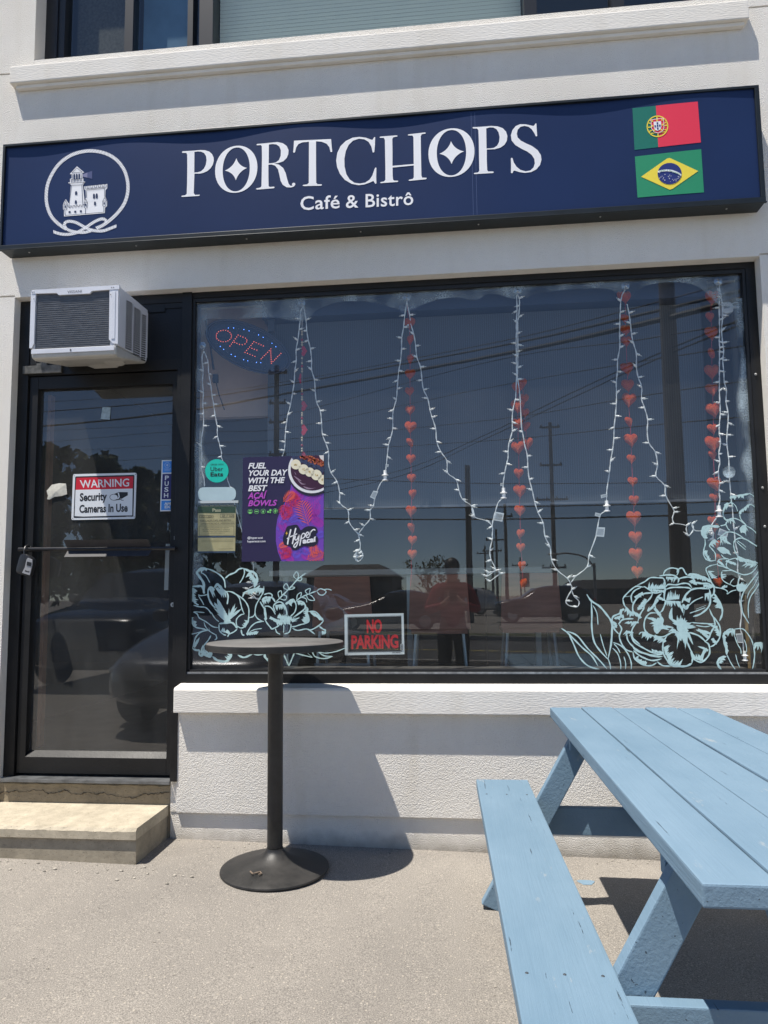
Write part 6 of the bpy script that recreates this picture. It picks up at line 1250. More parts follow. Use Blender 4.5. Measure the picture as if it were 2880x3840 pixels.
for x, y, w_, sgn, nar in ((1462,720,150,1,.62),(1432,1060,150,-1,.3),(1455,1402,150,1,.62),(1462,1700,160,1,.62),(1450,2030,140,1,.6)):
    c = P(*f7(1436, y), yb); k = w_*500/1659/FOC*3.73*.95; b = MB(); pts = []
    for i in range(30):
        t = 2*math.pi*i/30; hx, hz = 16*math.sin(t)**3/34, (13*math.cos(t)-5*math.cos(2*t)-2*math.cos(3*t)-math.cos(4*t))/34
        pts.append((c.x+hz*-k*nar*sgn*1.05+k*.18*sgn, c.z+hx*k))
    b.prism(pts, yb-.002, yb+.002); b.build('felt_heart', M_FELT, bs)

# ================================================================== small cameras at the window
v = P(*h5(1170, 385), .13)
sc_ = thing('security_camera', v, 'white bullet security camera inside the top right of the window', 'camera')
b = MB(); q = [P(*h5(*p), .12) for p in rr([(1112,335),(1200,328),(1225,365),(1225,420),(1150,440),(1125,420)], 16)]; b.prism([(a.x, a.z) for a in q], .112, .16); b.build('housing', mat('camera_white', (.72, .73, .74), .4), sc_, bevel=.004, smooth=True)
words('lettering', K_INK, .1112, sc_, h5, [('DEFENDER', [(1142,364),(1196,362),(1196,380),(1142,386)], dict(bold=.03))])
b = MB(); b.tube([tuple(P(*h5(*p), .14)) for p in catmull([(1215,372),(1245,378),(1290,370),(1300,350)], 4)], .006, 8); b.tube([tuple(P(*h5(*p), .13)) for p in catmull([(1205,345),(1250,330),(1290,330)], 4)], .002, 6); b.build('arm', MATS['camera_white'], sc_, smooth=True)
v = P(*h5(975, 2110), .30)
sc2 = thing('indoor_camera', v, 'small white stick camera just below the hem of the blind at right', 'camera')
b = MB(); b.tube([P(*h5(930, 2108), .30), P(*h5(1020, 2116), .30)], .009, 12); b.build('housing', MATS['camera_white'], sc2, smooth=True)
b = MB(); q = P(*h5(893, 2096), .30); b.box(q.x-.006, q.x+.006, .298, .302, q.z-.008, q.z+.008); b.build('label_plate', MATS['camera_white'], sc2)

# ================================================================== cafe furniture seen dimly through the glass
def interior_counter():
    yc = 1.55; a, c = P(1010, 2150, yc), P(2066, 2128, yc)
    t = thing('cafe_counter', ((a.x+c.x)/2, yc, FZ), 'long pale edged bar counter inside the cafe behind the stools', 'counter')
    z = (a.z+c.z)/2
    b = MB(); b.box(a.x, c.x, yc, yc+.5, z-.028, z+.012); b.build('counter_top', mat('counter_white', (.9, .92, .93), .5), t)
    for x in (a.x+.08, (a.x+c.x)/2, c.x-.08): b = MB(); b.box(x-.02, x+.02, yc+.2, yc+.24, FZ, z-.028); b.build('leg', mat('leg_steel', (.45, .5, .53), .3, .6), t)
interior_counter()
def stool(u0, u1, vt, vb, label):
    yc = 1.05; a, c, d = P(u0, vt, yc), P(u1, vt-6, yc), P(u1+14, vb, yc); z0, z1 = d.z, a.z; x0, x1 = a.x, c.x
    t = thing('bar_stool', ((x0+x1)/2, yc, FZ), label, 'bar stool', 'brown backed bar stools inside the cafe')
    b = MB(); b.prism([(x0-.015, z0), (x1+.02, z0), (x1, z1), (x0, z1)], yc, yc+.018); b.build('backrest', mat('brown_board', (.46, .19, .125), .55, var=.25, vscale=4, stretch=(1, 1, 6)), t, bevel=.004)
    b = MB(); b.box(x0, x1, yc+.02, yc+.40, z0-.03, z0); b.build('seat', MATS['brown_board'], t, bevel=.004)
    for sx, sy in ((0, 0), (1, 0), (0, 1), (1, 1)):
        xx = x0+.03 if sx == 0 else x1-.03; yy = yc+.05 if sy == 0 else yc+.37
        b = MB(); b.tube([(xx, yy, z0-.03), (xx+(.05 if sx else -.05), yy+(.04 if sy else -.04), FZ)], .011, 8); b.build('leg', MATS['leg_steel'], t, smooth=True)
    b = MB(); b.beam((x0, yc, z0-.25), (x1, yc, z0-.25), .015, .015); b.build('foot_rail', MATS['leg_steel'], t)
stool(1178, 1385, 2163, 2290+60, 'brown backed bar stool inside, nearest the poster')
stool(1538, 1750, 2155, 2360, 'brown backed bar stool inside, just right of the NO PARKING sign')
stool(1882, 2092, 2150, 2355, 'brown backed bar stool inside, furthest from the poster')
v = P(1500, 2330, 2.6)
b = MB(); b.box(.3, 2.4, 2.9, 3.0, FZ, 2.0); 
tag(b.build('menu_board', mat('dark_board', (.045, .042, .04), .6), loc=(1.3, 2.95, FZ)), 'dark tall board at the back of the cafe', 'board')
# right inside reveal: curtain and wooden strip
q0, q1 = P(*h8(985, 1210), .20), P(*h8(1045, 2040), .20)
b = MB(); b.beam((q0.x, .20, q0.z), (q1.x, .20, .865), .012, .012, up=(0, 1, 0)); tag(b.build('wooden_strip', mat('raw_wood_strip', (.42, .26, .09), .6), loc=(q1.x, .2, .865)), 'thin raw wood strip upright inside the right end of the window', 'wood strip')
b = MB(); n = 40
for i in range(n+1):
    x = P(*h8(1020, 1500), .26).x+.30*i/n; y = .27+.012*math.sin(i*1.15); b.v += [Vector((x, y, .865)), Vector((x, y, 2.9))]
for i in range(n): b.f.append((2*i, 2*i+2, 2*i+3, 2*i+1))
tag(b.build('window_curtain', mat('curtain_grey', (.11, .105, .10), .85), loc=(1.45, .27, .865), smooth='all'), 'grey pleated curtain hanging at the right end inside the window', 'curtain')
# ================================================================== black bar table
TX, TY = -.852, -.318; TG = gz(TX)
bt = thing('bar_table', (TX, TY, TG), 'round black pedestal bar table standing in front of the shop window', 'table')
def worn_black(name, col, dust, rough):
    m = bpy.data.materials.new(name); m.use_nodes = True; t = m.node_tree; b = t.nodes['Principled BSDF']; b.inputs['Roughness'].default_value = rough
    tc = t.nodes.new('ShaderNodeTexCoord'); n = t.nodes.new('ShaderNodeTexNoise'); n.inputs['Scale'].default_value = 7; n.inputs['Detail'].default_value = 7; n.inputs['Roughness'].default_value = .7; t.links.new(tc.outputs['Object'], n.inputs['Vector'])
    r = t.nodes.new('ShaderNodeValToRGB'); r.color_ramp.elements[0].position = .35; r.color_ramp.elements[1].position = .75; r.color_ramp.elements[0].color = (*col, 1); r.color_ramp.elements[1].color = (*dust, 1); t.links.new(n.outputs['Fac'], r.inputs[0]); t.links.new(r.outputs[0], b.inputs['Base Color'])
    mr = t.nodes.new('ShaderNodeMapRange'); mr.inputs['To Min'].default_value = rough-.1; mr.inputs['To Max'].default_value = rough+.25; t.links.new(n.outputs['Fac'], mr.inputs['Value']); t.links.new(mr.outputs[0], b.inputs['Roughness'])
    n2 = t.nodes.new('ShaderNodeTexNoise'); n2.inputs['Scale'].default_value = 260; t.links.new(tc.outputs['Object'], n2.inputs['Vector']); bp = t.nodes.new('ShaderNodeBump'); bp.inputs['Distance'].default_value = .0006; t.links.new(n2.outputs['Fac'], bp.inputs['Height']); t.links.new(bp.outputs[0], b.inputs['Normal'])
    MATS[name] = m; return m
M_TTOP = worn_black('table_laminate', (.13, .123, .116), (.21, .20, .19), .38); M_TBL = worn_black('table_black_steel', (.010, .010, .010), (.045, .042, .039), .42)
ZTOP = 1.052
b = MB(); R_ = .324; b.lathe([(0, ZTOP), (R_-.004, ZTOP), (R_, ZTOP-.003), (R_, ZTOP-.0045)], (TX, TY, 0), 72)
b.build('table_top', M_TTOP, bt, smooth=True)
b = MB(); b.lathe([(0, ZTOP-.0046), (R_+.001, ZTOP-.0046), (R_+.0015, ZTOP-.014), (R_, ZTOP-.031), (R_-.006, ZTOP-.034), (0, ZTOP-.034)], (TX, TY, 0), 72); b.build('edge_band', M_TBL, bt, smooth=True)
b = MB(); b.lathe([(.036, TG+.105), (.036, TG+.98), (.039, TG+.985), (.039, ZTOP-.0345)], (TX, TY, 0), 32); b.lathe([(.032, TG+.09), (.036, TG+.105)], (TX, TY, 0), 32)
b.box(TX-.16, TX+.16, TY-.02, TY+.02, ZTOP-.045, ZTOP-.0345); b.box(TX-.02, TX+.02, TY-.16, TY+.16, ZTOP-.0448, ZTOP-.0346)
b.build('pole', M_TBL, bt, smooth=True)
b = MB(); b.lathe([(0, TG+.003), (.248, TG+.003), (.2515, TG+.008), (.250, TG+.014), (.235, TG+.020), (.17, TG+.034), (.11, TG+.049), (.07, TG+.066), (.048, TG+.084), (.040, TG+.095), (.0385, TG+.101), (0, TG+.101)], (TX, TY, 0), 64)
b.build('base', M_TBL, bt, smooth=True)
b = MB(); pts = [(x, y) for x, y in ((1198,600),(1210,612),(1228,606),(1245,602),(1252,610),(1238,614))]
zz = zm(0, 2800, 1300/1659); pp = [G(*zz(*p), TG+.041) for p in pts]; b.tube([(p.x, p.y, TG+.0435) for p in pp], .0035, 6); b.build('stain', mat('stain_brown', (.20, .15, .11), .8), bt)

# ================================================================== blue picnic table
def blue_wood():
    m = bpy.data.materials.new('blue_painted_wood'); m.use_nodes = True; t = m.node_tree; b = t.nodes['Principled BSDF']; b.inputs['Roughness'].default_value = .62; b.inputs['Specular IOR Level'].default_value = .35
    tc = t.nodes.new('ShaderNodeTexCoord')
    def noise(sc, det, st=None, rg=.6):
        n = t.nodes.new('ShaderNodeTexNoise'); n.inputs['Scale'].default_value = sc; n.inputs['Detail'].default_value = det; n.inputs['Roughness'].default_value = rg
        v = tc.outputs['Object']
        if st: mp = t.nodes.new('ShaderNodeMapping'); mp.inputs['Scale'].default_value = st; t.links.new(v, mp.inputs[0]); v = mp.outputs[0]
        t.links.new(v, n.inputs['Vector']); return n
    def ramp(s, p0, c0, p1, c1):
        r = t.nodes.new('ShaderNodeValToRGB'); r.color_ramp.elements[0].position = p0; r.color_ramp.elements[1].position = p1; r.color_ramp.elements[0].color = (*c0, 1); r.color_ramp.elements[1].color = (*c1, 1); t.links.new(s, r.inputs[0]); return r
    base = ramp(noise(3.2, 6, (1.5, .6, 1.5)).outputs['Fac'], .3, (.140, .226, .305), .7, (.184, .276, .360))
    wear = ramp(noise(9, 9, (1.7, .55, 1), .75).outputs['Fac'], .625, (0,)*3, .68, (.5,)*3)
    x = t.nodes.new('ShaderNodeMixRGB'); x.inputs[2].default_value = (.40, .40, .37, 1); t.links.new(wear.outputs[0], x.inputs[0]); t.links.new(base.outputs[0], x.inputs[1])
    cr = ramp(noise(17, 6, (4.5, .22, 4.5), .62).outputs['Fac'], .685, (0,)*3, .70, (.8,)*3)
    x2 = t.nodes.new('ShaderNodeMixRGB'); x2.inputs[2].default_value = (.035, .05, .065, 1); t.links.new(cr.outputs[0], x2.inputs[0]); t.links.new(x.outputs[0], x2.inputs[1]); t.links.new(x2.outputs[0], b.inputs['Base Color'])
    gr = noise(30, 6, (2.8, .10, 2.8), .7); sb = t.nodes.new('ShaderNodeMath'); sb.operation = 'MULTIPLY_ADD'; sb.inputs[1].default_value = -1.2; t.links.new(cr.outputs[0], sb.inputs[0]); t.links.new(gr.outputs['Fac'], sb.inputs[2])
    bp = t.nodes.new('ShaderNodeBump'); bp.inputs['Distance'].default_value = .0022; t.links.new(sb.outputs[0], bp.inputs['Height']); t.links.new(bp.outputs[0], b.inputs['Normal']); MATS['blue'] = m; return m
M_BLUE = blue_wood()
PXL, PYF, PYN, PZ = .418, -.395, -2.305, .762
pt = thing('picnic_table', (PXL+.345, -1.35, gz(.8)), 'pale blue painted wooden picnic table with a bench on each side', 'picnic table')
PW = .137
for i in range(5):
    b = MB(); j = (0, .004, -.003, .002, -.005)[i]; gap = .0035 if i != 2 else .006
    b.box(PXL+i*PW+.001, PXL+(i+1)*PW-gap, PYN+j*1.5, PYF+j, PZ-.042, PZ+(0, .0012, -.001, .0015, 0)[i]); o = b.build('plank', M_BLUE, pt, bevel=.0045)
def bolt(x, y, z): 
    b = MB(); b.ball((x, y, z), .006, 8, 4, (1, 1, .3)); return b
# benches: the left one stands very slightly askew
for sx in (-1, 1):
    if sx < 0: q = [(.086, -.385), (.314, -.380), (.342, -2.36), (.118, -2.36)]
    else: q = [(PXL*2+PW*5-.314-.02, -.39), (PXL*2+PW*5-.086-.02, -.39), (PXL*2+PW*5-.086-.02, -2.36), (PXL*2+PW*5-.314-.02, -2.36)]
    b = MB(); b.add([(x, y, .402) for x, y in q]+[(x, y, .442) for x, y in q], [(0,1,2,3), (7,6,5,4), (0,4,5,1), (1,5,6,2), (2,6,7,3), (3,7,4,0)])
    bench = b.build('bench_seat', M_BLUE, pt, bevel=.005)
    b = MB()
    for y in (-.62, -1.99):
        t = (y+.385)/(-2.36+.385); xa = q[0][0]+(q[3][0]-q[0][0])*t; xb = q[1][0]+(q[2][0]-q[1][0])*t
        for f_ in (.14, .5, .86): b.ball((xa+(xb-xa)*f_, y, .4425), .0042, 8, 4, (1, 1, .35))
    b.build('nail', mat('rusty_nail', (.05, .06, .07), .6), bench)
xm = PXL+PW*2.5
for y, yy, zb_, hb_ in ((-.60, -.558, .325, .11), (-1.957, -1.999, .34, .122)):
    for sx in (-1, 1):
        g_ = gz(xm+sx*.60)
        b = MB(); b.beam((xm+sx*.222, y, PZ-.050), (xm+sx*.628, y, g_+.0), .042, .096, up=(1, 0, 0)) 
        for i, v in enumerate(b.v):
            if v.z > .6: v.z = min(v.z, PZ-.0435)
            if v.z < .15: v.z = max(v.z, g_-.01) if v.z < g_ else v.z
        b.build('leg', M_BLUE, pt, bevel=.004)
    b = MB(); b.beam((.17, yy, zb_), (2*xm-.17, yy, zb_), .036, hb_); b.build('cross_beam', M_BLUE, pt, bevel=.004)
    b = MB(); b.beam((xm-.30, 2*y-yy, PZ-.0435-.045), (xm+.30, 2*y-yy, PZ-.0435-.045), .036, .088); b.build('top_batten', M_BLUE, pt, bevel=.003)
b = MB(); b.beam((xm, -.60, .33), (xm, -.95, PZ-.06), .04, .085); b.build('brace', M_BLUE, pt, bevel=.003)
b = MB(); b.beam((xm, -1.96, .33), (xm, -1.62, PZ-.06), .04, .085); b.build('brace', M_BLUE, pt, bevel=.003)
# grit at the foot of the step
b = MB()
for _ in range(34):
    x = rnd.uniform(-2.3, -1.2); y = -.36-abs(rnd.gauss(0, .08)); r_ = rnd.uniform(.002, .0085); b.ball((x, y, gz(x)+r_*.4), r_, 5, 4, (1.3, rnd.uniform(.7, 1.2), .6))
for _ in range(60):
    x = rnd.uniform(-1.45, 1.5); y = -rnd.random()**2*.12+.012; r_ = rnd.uniform(.0015, .005); b.ball((x, y, gz(x)+r_*.4), r_, 5, 4, (1.3, 1, .6))
for _ in range(60):
    x, y = rnd.uniform(-1.6, .4), rnd.uniform(-1.7, -.4); r_ = rnd.uniform(.0015, .0045); b.ball((x, y, gz(x)+r_*.3), r_, 5, 4, (1.4, 1, .5))
tag(b.build('gravel', mat('pale_grit', (.33, .30, .255), .9, var=.5, vscale=60)), 'loose grit and small stones scattered on the paving by the step', 'gravel', kind='stuff')
b = MB(); c = G(1700+700*.7113, 2600+978*.7113, -.012)
pts = [(c.x+.035*math.cos(a)*(1+.3*math.sin(3*a)), c.y+.035*math.sin(a)*(1+.25*math.cos(2*a)), gz(c.x)+.0015) for a in [2*math.pi*i/14 for i in range(14)]]
b.v = [Vector(p) for p in pts]; b.f = [tuple(range(14))]; tag(b.build('paint_splash', MATS['blue'], fix=False), kind='structure')
# ================================================================== what stands across the lot and is mirrored in the glass
M_POLE = mat('weathered_pole_wood', (.21, .195, .175), .9, var=.35, vscale=5, stretch=(4, 4, .4), bump=.004, bscale=30); M_STEEL = mat('galvanised', (.28, .29, .30), .5, .5); M_WIRE = mat('black_wire', (.012, .012, .013), .6); M_INS = mat('insulator', (.10, .085, .075), .4)
def pole(u, v_top, depth, w_px, label, arms=(), lamp=False, name='utility_pole'):
    p = RF(u, v_top, depth); r = w_px/FOC*depth/2; g = gz(p.x)
    t = thing(name, (p.x, p.y, g), label, 'utility pole' if not lamp else 'street lamp', None if lamp else 'poles across the road')
    b = MB(); n = 6; b.tube([(p.x, p.y, g-.3+(p.z-g+.3)*i/n) for i in range(n+1)], [r*(1.18-.33*i/n) for i in range(n+1)], 14); b.build('post', M_POLE if not lamp else M_STEEL, t, smooth=True)
    for (dz, half, k) in arms:
        b = MB(); z = p.z-dz; b.beam((p.x-half, p.y-r-.05, z), (p.x+half, p.y-r-.05, z), .10, .12); a = b.build('crossarm', M_POLE, t)
        for i in range(k):
            x = p.x-half+.08+(2*half-.16)*i/(k-1); b = MB(); b.lathe([(.02, .06), (.05, .08), (.05, .10), (.03, .12), (.05, .15), (.045, .18), (.0, .21)], (x, p.y-r-.05, z), 10); b.build('insulator', M_INS, a, smooth=True)
    if lamp:
        b = MB(); b.tube(catmull([(p.x, p.y, p.z-.3), (p.x-.5, p.y, p.z+.35), (p.x-1.4, p.y, p.z+.6), (p.x-2.0, p.y, p.z+.6)], 4), .05, 8); b.build('arm', M_STEEL, t, smooth=True)
        b = MB(); b.ball((p.x-2.3, p.y, p.z+.58), .4, 10, 6, (1, .4, .2)); b.build('lamp_head', M_STEEL, t, smooth=True)
    return p
big = pole(2474, 560, 12.6, 60, 'thickest wooden utility pole mirrored upright near the right of the window')
pl = pole(1038, 1372, 34, 22, 'wooden utility pole with many wires mirrored just under the OPEN sign', [(.3, .5, 2), (1.9, .45, 2), (2.9, .45, 2), (4.6, .45, 2), (5.6, .6, 3)])
tp_ = pole(2062, 1585, 44, 15, 'tall pole with four crossarms mirrored between two garlands', [(.25, .62, 3), (2.7, .70, 3), (4.9, 1.0, 4), (9.2, .75, 4)])
p4 = pole(1752, 1745, 33, 23, 'plain dark pole mirrored above the person in red', [])
p5 = pole(1893, 1890, 46, 12, 'slim pole mirrored behind the label of the front tangled garland', [(.8, .5, 3)])
for i, (u, v, d, w, s) in enumerate(((1818, 2045, 78, 7, 'thin far pole, leftmost of the far row'), (1845, 2030, 66, 9, 'thin far pole, middle of the far row'), (1860, 1985, 60, 9, 'thin far pole, right of the far row'), (1950, 2090, 80, 6, 'short far pole beside the mirrored traffic sign'))):
    pole(u, v, d, w, s, [(.9, .9, 3)])
p7 = pole(2580, 2015, 34, 16, 'short dark pole mirrored right of the thickest pole', [])
pole(2228, 2112, 42, 11, 'street lamp with a curved arm mirrored above the painted leaves', lamp=True, name='street_lamp')
# overhead lines
def wire(name, label, pts, r, sag=0.0):
    q = [RF(*p) for p in pts]; b = MB()
    c = catmull([tuple(a) for a in q], 10); b.tube(c, r, 5); o = b.build(name, M_WIRE, loc=q[0])
    return tag(o, label, 'power line', 'overhead lines along the road')
big2 = 12.6
WL = [([(-500,1640,42),(139,1600,38),(650,1548,35),(1040,1482,33),(1800,1345,21),(2440,1208,13),(3300,985,9)], .055, 'thickest overhead cable mirrored across the window'),
      ([(-500,1580,42),(139,1545,38),(650,1503,35),(1040,1448,33),(1800,1312,21),(2440,1172,13),(3300,960,9)], .030, 'second thick overhead cable just over the thickest one'),
      ([(-500,1545,42),(650,1478,35),(1040,1436,33),(1800,1296,21),(2440,1140,13),(3300,900,9)], .014, 'thin overhead wire just over the two thick cables'),
      ([(-500,1660,40),(139,1618,38),(650,1590,36),(1040,1560,33),(1800,1365,21),(2440,1268,13),(3300,1110,9)], .012, 'thin overhead wire directly under the thickest cable'),
      ([(-500,1700,40),(139,1660,38),(650,1618,36),(1040,1610,33),(1800,1460,24),(2440,1350,15),(3300,1230,10)], .012, 'thin overhead wire, second under the thickest cable'),
      ([(-500,1735,40),(650,1668,36),(1040,1650,33),(1800,1580,24),(2440,1480,15),(3300,1360,10)], .012, 'thin overhead wire, third under the thickest cable'),
      ([(-500,1790,40),(650,1715,36),(1040,1700,33),(1800,1655,24),(2440,1595,15),(3300,1520,10)], .012, 'lowest thin overhead wire under the thickest cable'),
      ([(1100,1850,34),(1500,1765,30),(1800,1640,24),(2130,1480,18),(2480,1322,12.8),(3300,985,9)], .014, 'steep upper wire rising to the thickest pole'),
      ([(1100,1872,34),(1500,1785,30),(1800,1655,24),(2130,1500,18),(2480,1340,12.8),(3300,1010,9)], .014, 'steep lower wire rising to the thickest pole'),
      ([(1100,1790,44),(1750,1812,42),(2300,1812,40),(2900,1802,36)], .025, 'upper level far wire crossing behind the garlands'),
      ([(1100,1907,40),(1750,1903,38),(2440,1890,34),(2900,1872,30)], .030, 'middle level black wire under the blind hem'),
      ([(1100,1944,40),(1750,1948,38),(2440,1936,34),(2900,1915,30)], .042, 'lowest level black wire under the blind hem')]
for pts, r, lab in WL: wire('overhead_wire', lab, pts, r)

# trees: trunk, limbs and a crown of many leaf faces
def leafmat(name, c): return mat(name, c, .8, var=.55, vscale=1.3, detail=2)
LM = [leafmat('leaf_dark', (.045, .066, .018)), leafmat('leaf_mid', (.070, .092, .028)), leafmat('leaf_olive', (.095, .098, .036))]
def tree(u, v_top, depth, wpx, label, dens=1.0, k=0, bare=False):
    p = RF(u, v_top, depth); g = gz(p.x); h = p.z-g; wd = wpx/FOC*depth/2
    t = thing('roadside_tree', (p.x, p.y, g), label, 'tree', 'trees across the road')
    b = MB(); b.tube([(p.x, p.y, g-.2), (p.x+.05*h*.2, p.y, g+h*.35), (p.x, p.y, g+h*.8)], [h*.028, h*.02, h*.006], 8)
    tips = []
    for i in range(9):
        a = rnd.random()*6.28; z0 = g+h*rnd.uniform(.25, .6); e = Vector((p.x+math.cos(a)*wd*.75, p.y+math.sin(a)*wd*.75, z0+h*rnd.uniform(.1, .3))); b.tube([(p.x, p.y, z0), Vector((p.x, p.y, z0)).lerp(e, .55)+Vector((0, 0, h*.03)), e], [h*.011, h*.007, h*.002], 5); tips.append(e)
    b.build('trunk', M_POLE, t)
    b = MB(); cl_ = [(Vector((p.x+rnd.gauss(0, .42)*wd, p.y+rnd.gauss(0, .42)*wd, g+h*((.28 if bare else .10)+(.66 if bare else .84)*rnd.random()**.9))), wd*rnd.uniform(.18, .40)) for _ in range(int((26 if bare else 36)*dens))]
    for c, rr_ in cl_:
        for _ in range(int(64*(dens if bare else 1))):
            d = Vector((rnd.gauss(0, 1), rnd.gauss(0, 1), rnd.gauss(0, .8))).normalized()*rr_*rnd.random()**.4; s_ = h*rnd.uniform(.016, .036)
            x, y = Vector((rnd.gauss(0, 1), rnd.gauss(0, 1), rnd.gauss(0, 1))).normalized(), Vector((rnd.gauss(0, 1), rnd.gauss(0, 1), rnd.gauss(0, 1))).normalized(); y = (y-x*y.dot(x)).normalized(); q = c+d; q.z = min(q.z, g+h*1.02)
            n = len(b.v); b.v += [q+x*s_, q+y*s_*.6, q-x*s_, q-y*s_*.6]; b.f.append((n, n+1, n+2, n+3))
    b.build('crown', LM[k], t, fix=False); return t
tree(150, 1640, 31, 330, 'tall dark tree mirrored at the left of the door glass', 1.5, 0)
tree(330, 1690, 30, 300, 'dense dark tree mirrored behind the warning sign', 1.5, 1)
tree(500, 1745, 32, 260, 'mid green tree mirrored left of the PUSH sticker', 1.4, 1)
tree(620, 1790, 30, 200, 'olive tree mirrored behind the PUSH sticker', 1.3, 2)
tree(-60, 1600, 29, 340, 'large tree mirrored far left beyond the door edge', 1.4, 0)
tree(790, 1905, 30, 210, 'low dark tree mirrored behind the inspection notice', 1.3, 0)
tree(920, 1970, 33, 180, 'low dark tree mirrored between the notice and the poster', 1.2, 0)
tree(1475, 2200, 52, 70, 'small dark tree mirrored left of the person in red', 1.0, 0)
tree(1600, 2088, 46, 200, 'sparse olive tree mirrored over the person in red', .62, 2, True)
tree(1690, 2110, 50, 150, 'thin bare tree mirrored over the phone', .45, 2, True)
tree(30, 1680, 38, 300, 'backmost dark tree at the left of the mirrored row', 1.3, 0)
tree(440, 1740, 40, 300, 'backmost tree behind the gap in the mirrored row', 1.3, 0)
# buildings far behind
def block(u0, u1, v_top, depth, dz, col, label, roof_slant=0.0):
    a, c = RF(u0, v_top, depth), RF(u1, v_top, depth); g = gz(a.x); t = thing('far_building', ((a.x+c.x)/2, a.y, g), label, 'building')
    x0, x1 = min(a.x, c.x), max(a.x, c.x); z = a.z
    b = MB(); b.box(x0, x1, a.y-dz, a.y, g-.3, z); b.build('wall', mat('far_wall_%d' % int(col[0]*1000), col, .85, var=.15, vscale=.7), t)
    b = MB(); b.add([(x0-.3, a.y-dz-.3, z), (x1+.3, a.y-dz-.3, z), (x1+.3, a.y+.3, z), (x0-.3, a.y+.3, z), (x0+1, a.y-dz+1, z+roof_slant), (x1-1, a.y-dz+1, z+roof_slant), (x1-1, a.y-1, z+roof_slant), (x0+1, a.y-1, z+roof_slant)], [(0,1,2,3), (7,6,5,4), (0,4,5,1), (1,5,6,2), (2,6,7,3), (3,7,4,0)]); b.build('roof', mat('far_roof', (.05, .048, .05), .7), t)
    for i in range(4):
        x = x0+(x1-x0)*(i+.5)/4; b = MB(); b.box(x-.5, x+.5, a.y, a.y+.05, g+1.0, g+2.2); f_ = b.build('window', mat('far_window', (.05, .06, .07), .2), t)
block(1150, 1470, 2165, 48, 9, (.07, .065, .065), 'low dark building mirrored above the NO PARKING sign', .9)
block(2160, 2420, 2208, 95, 14, (.13, .12, .11), 'long low far building mirrored behind the painted leaves', 1.2)
block(2440, 2790, 2190, 90, 14, (.10, .095, .09), 'far low building mirrored behind the peony', 1.0)

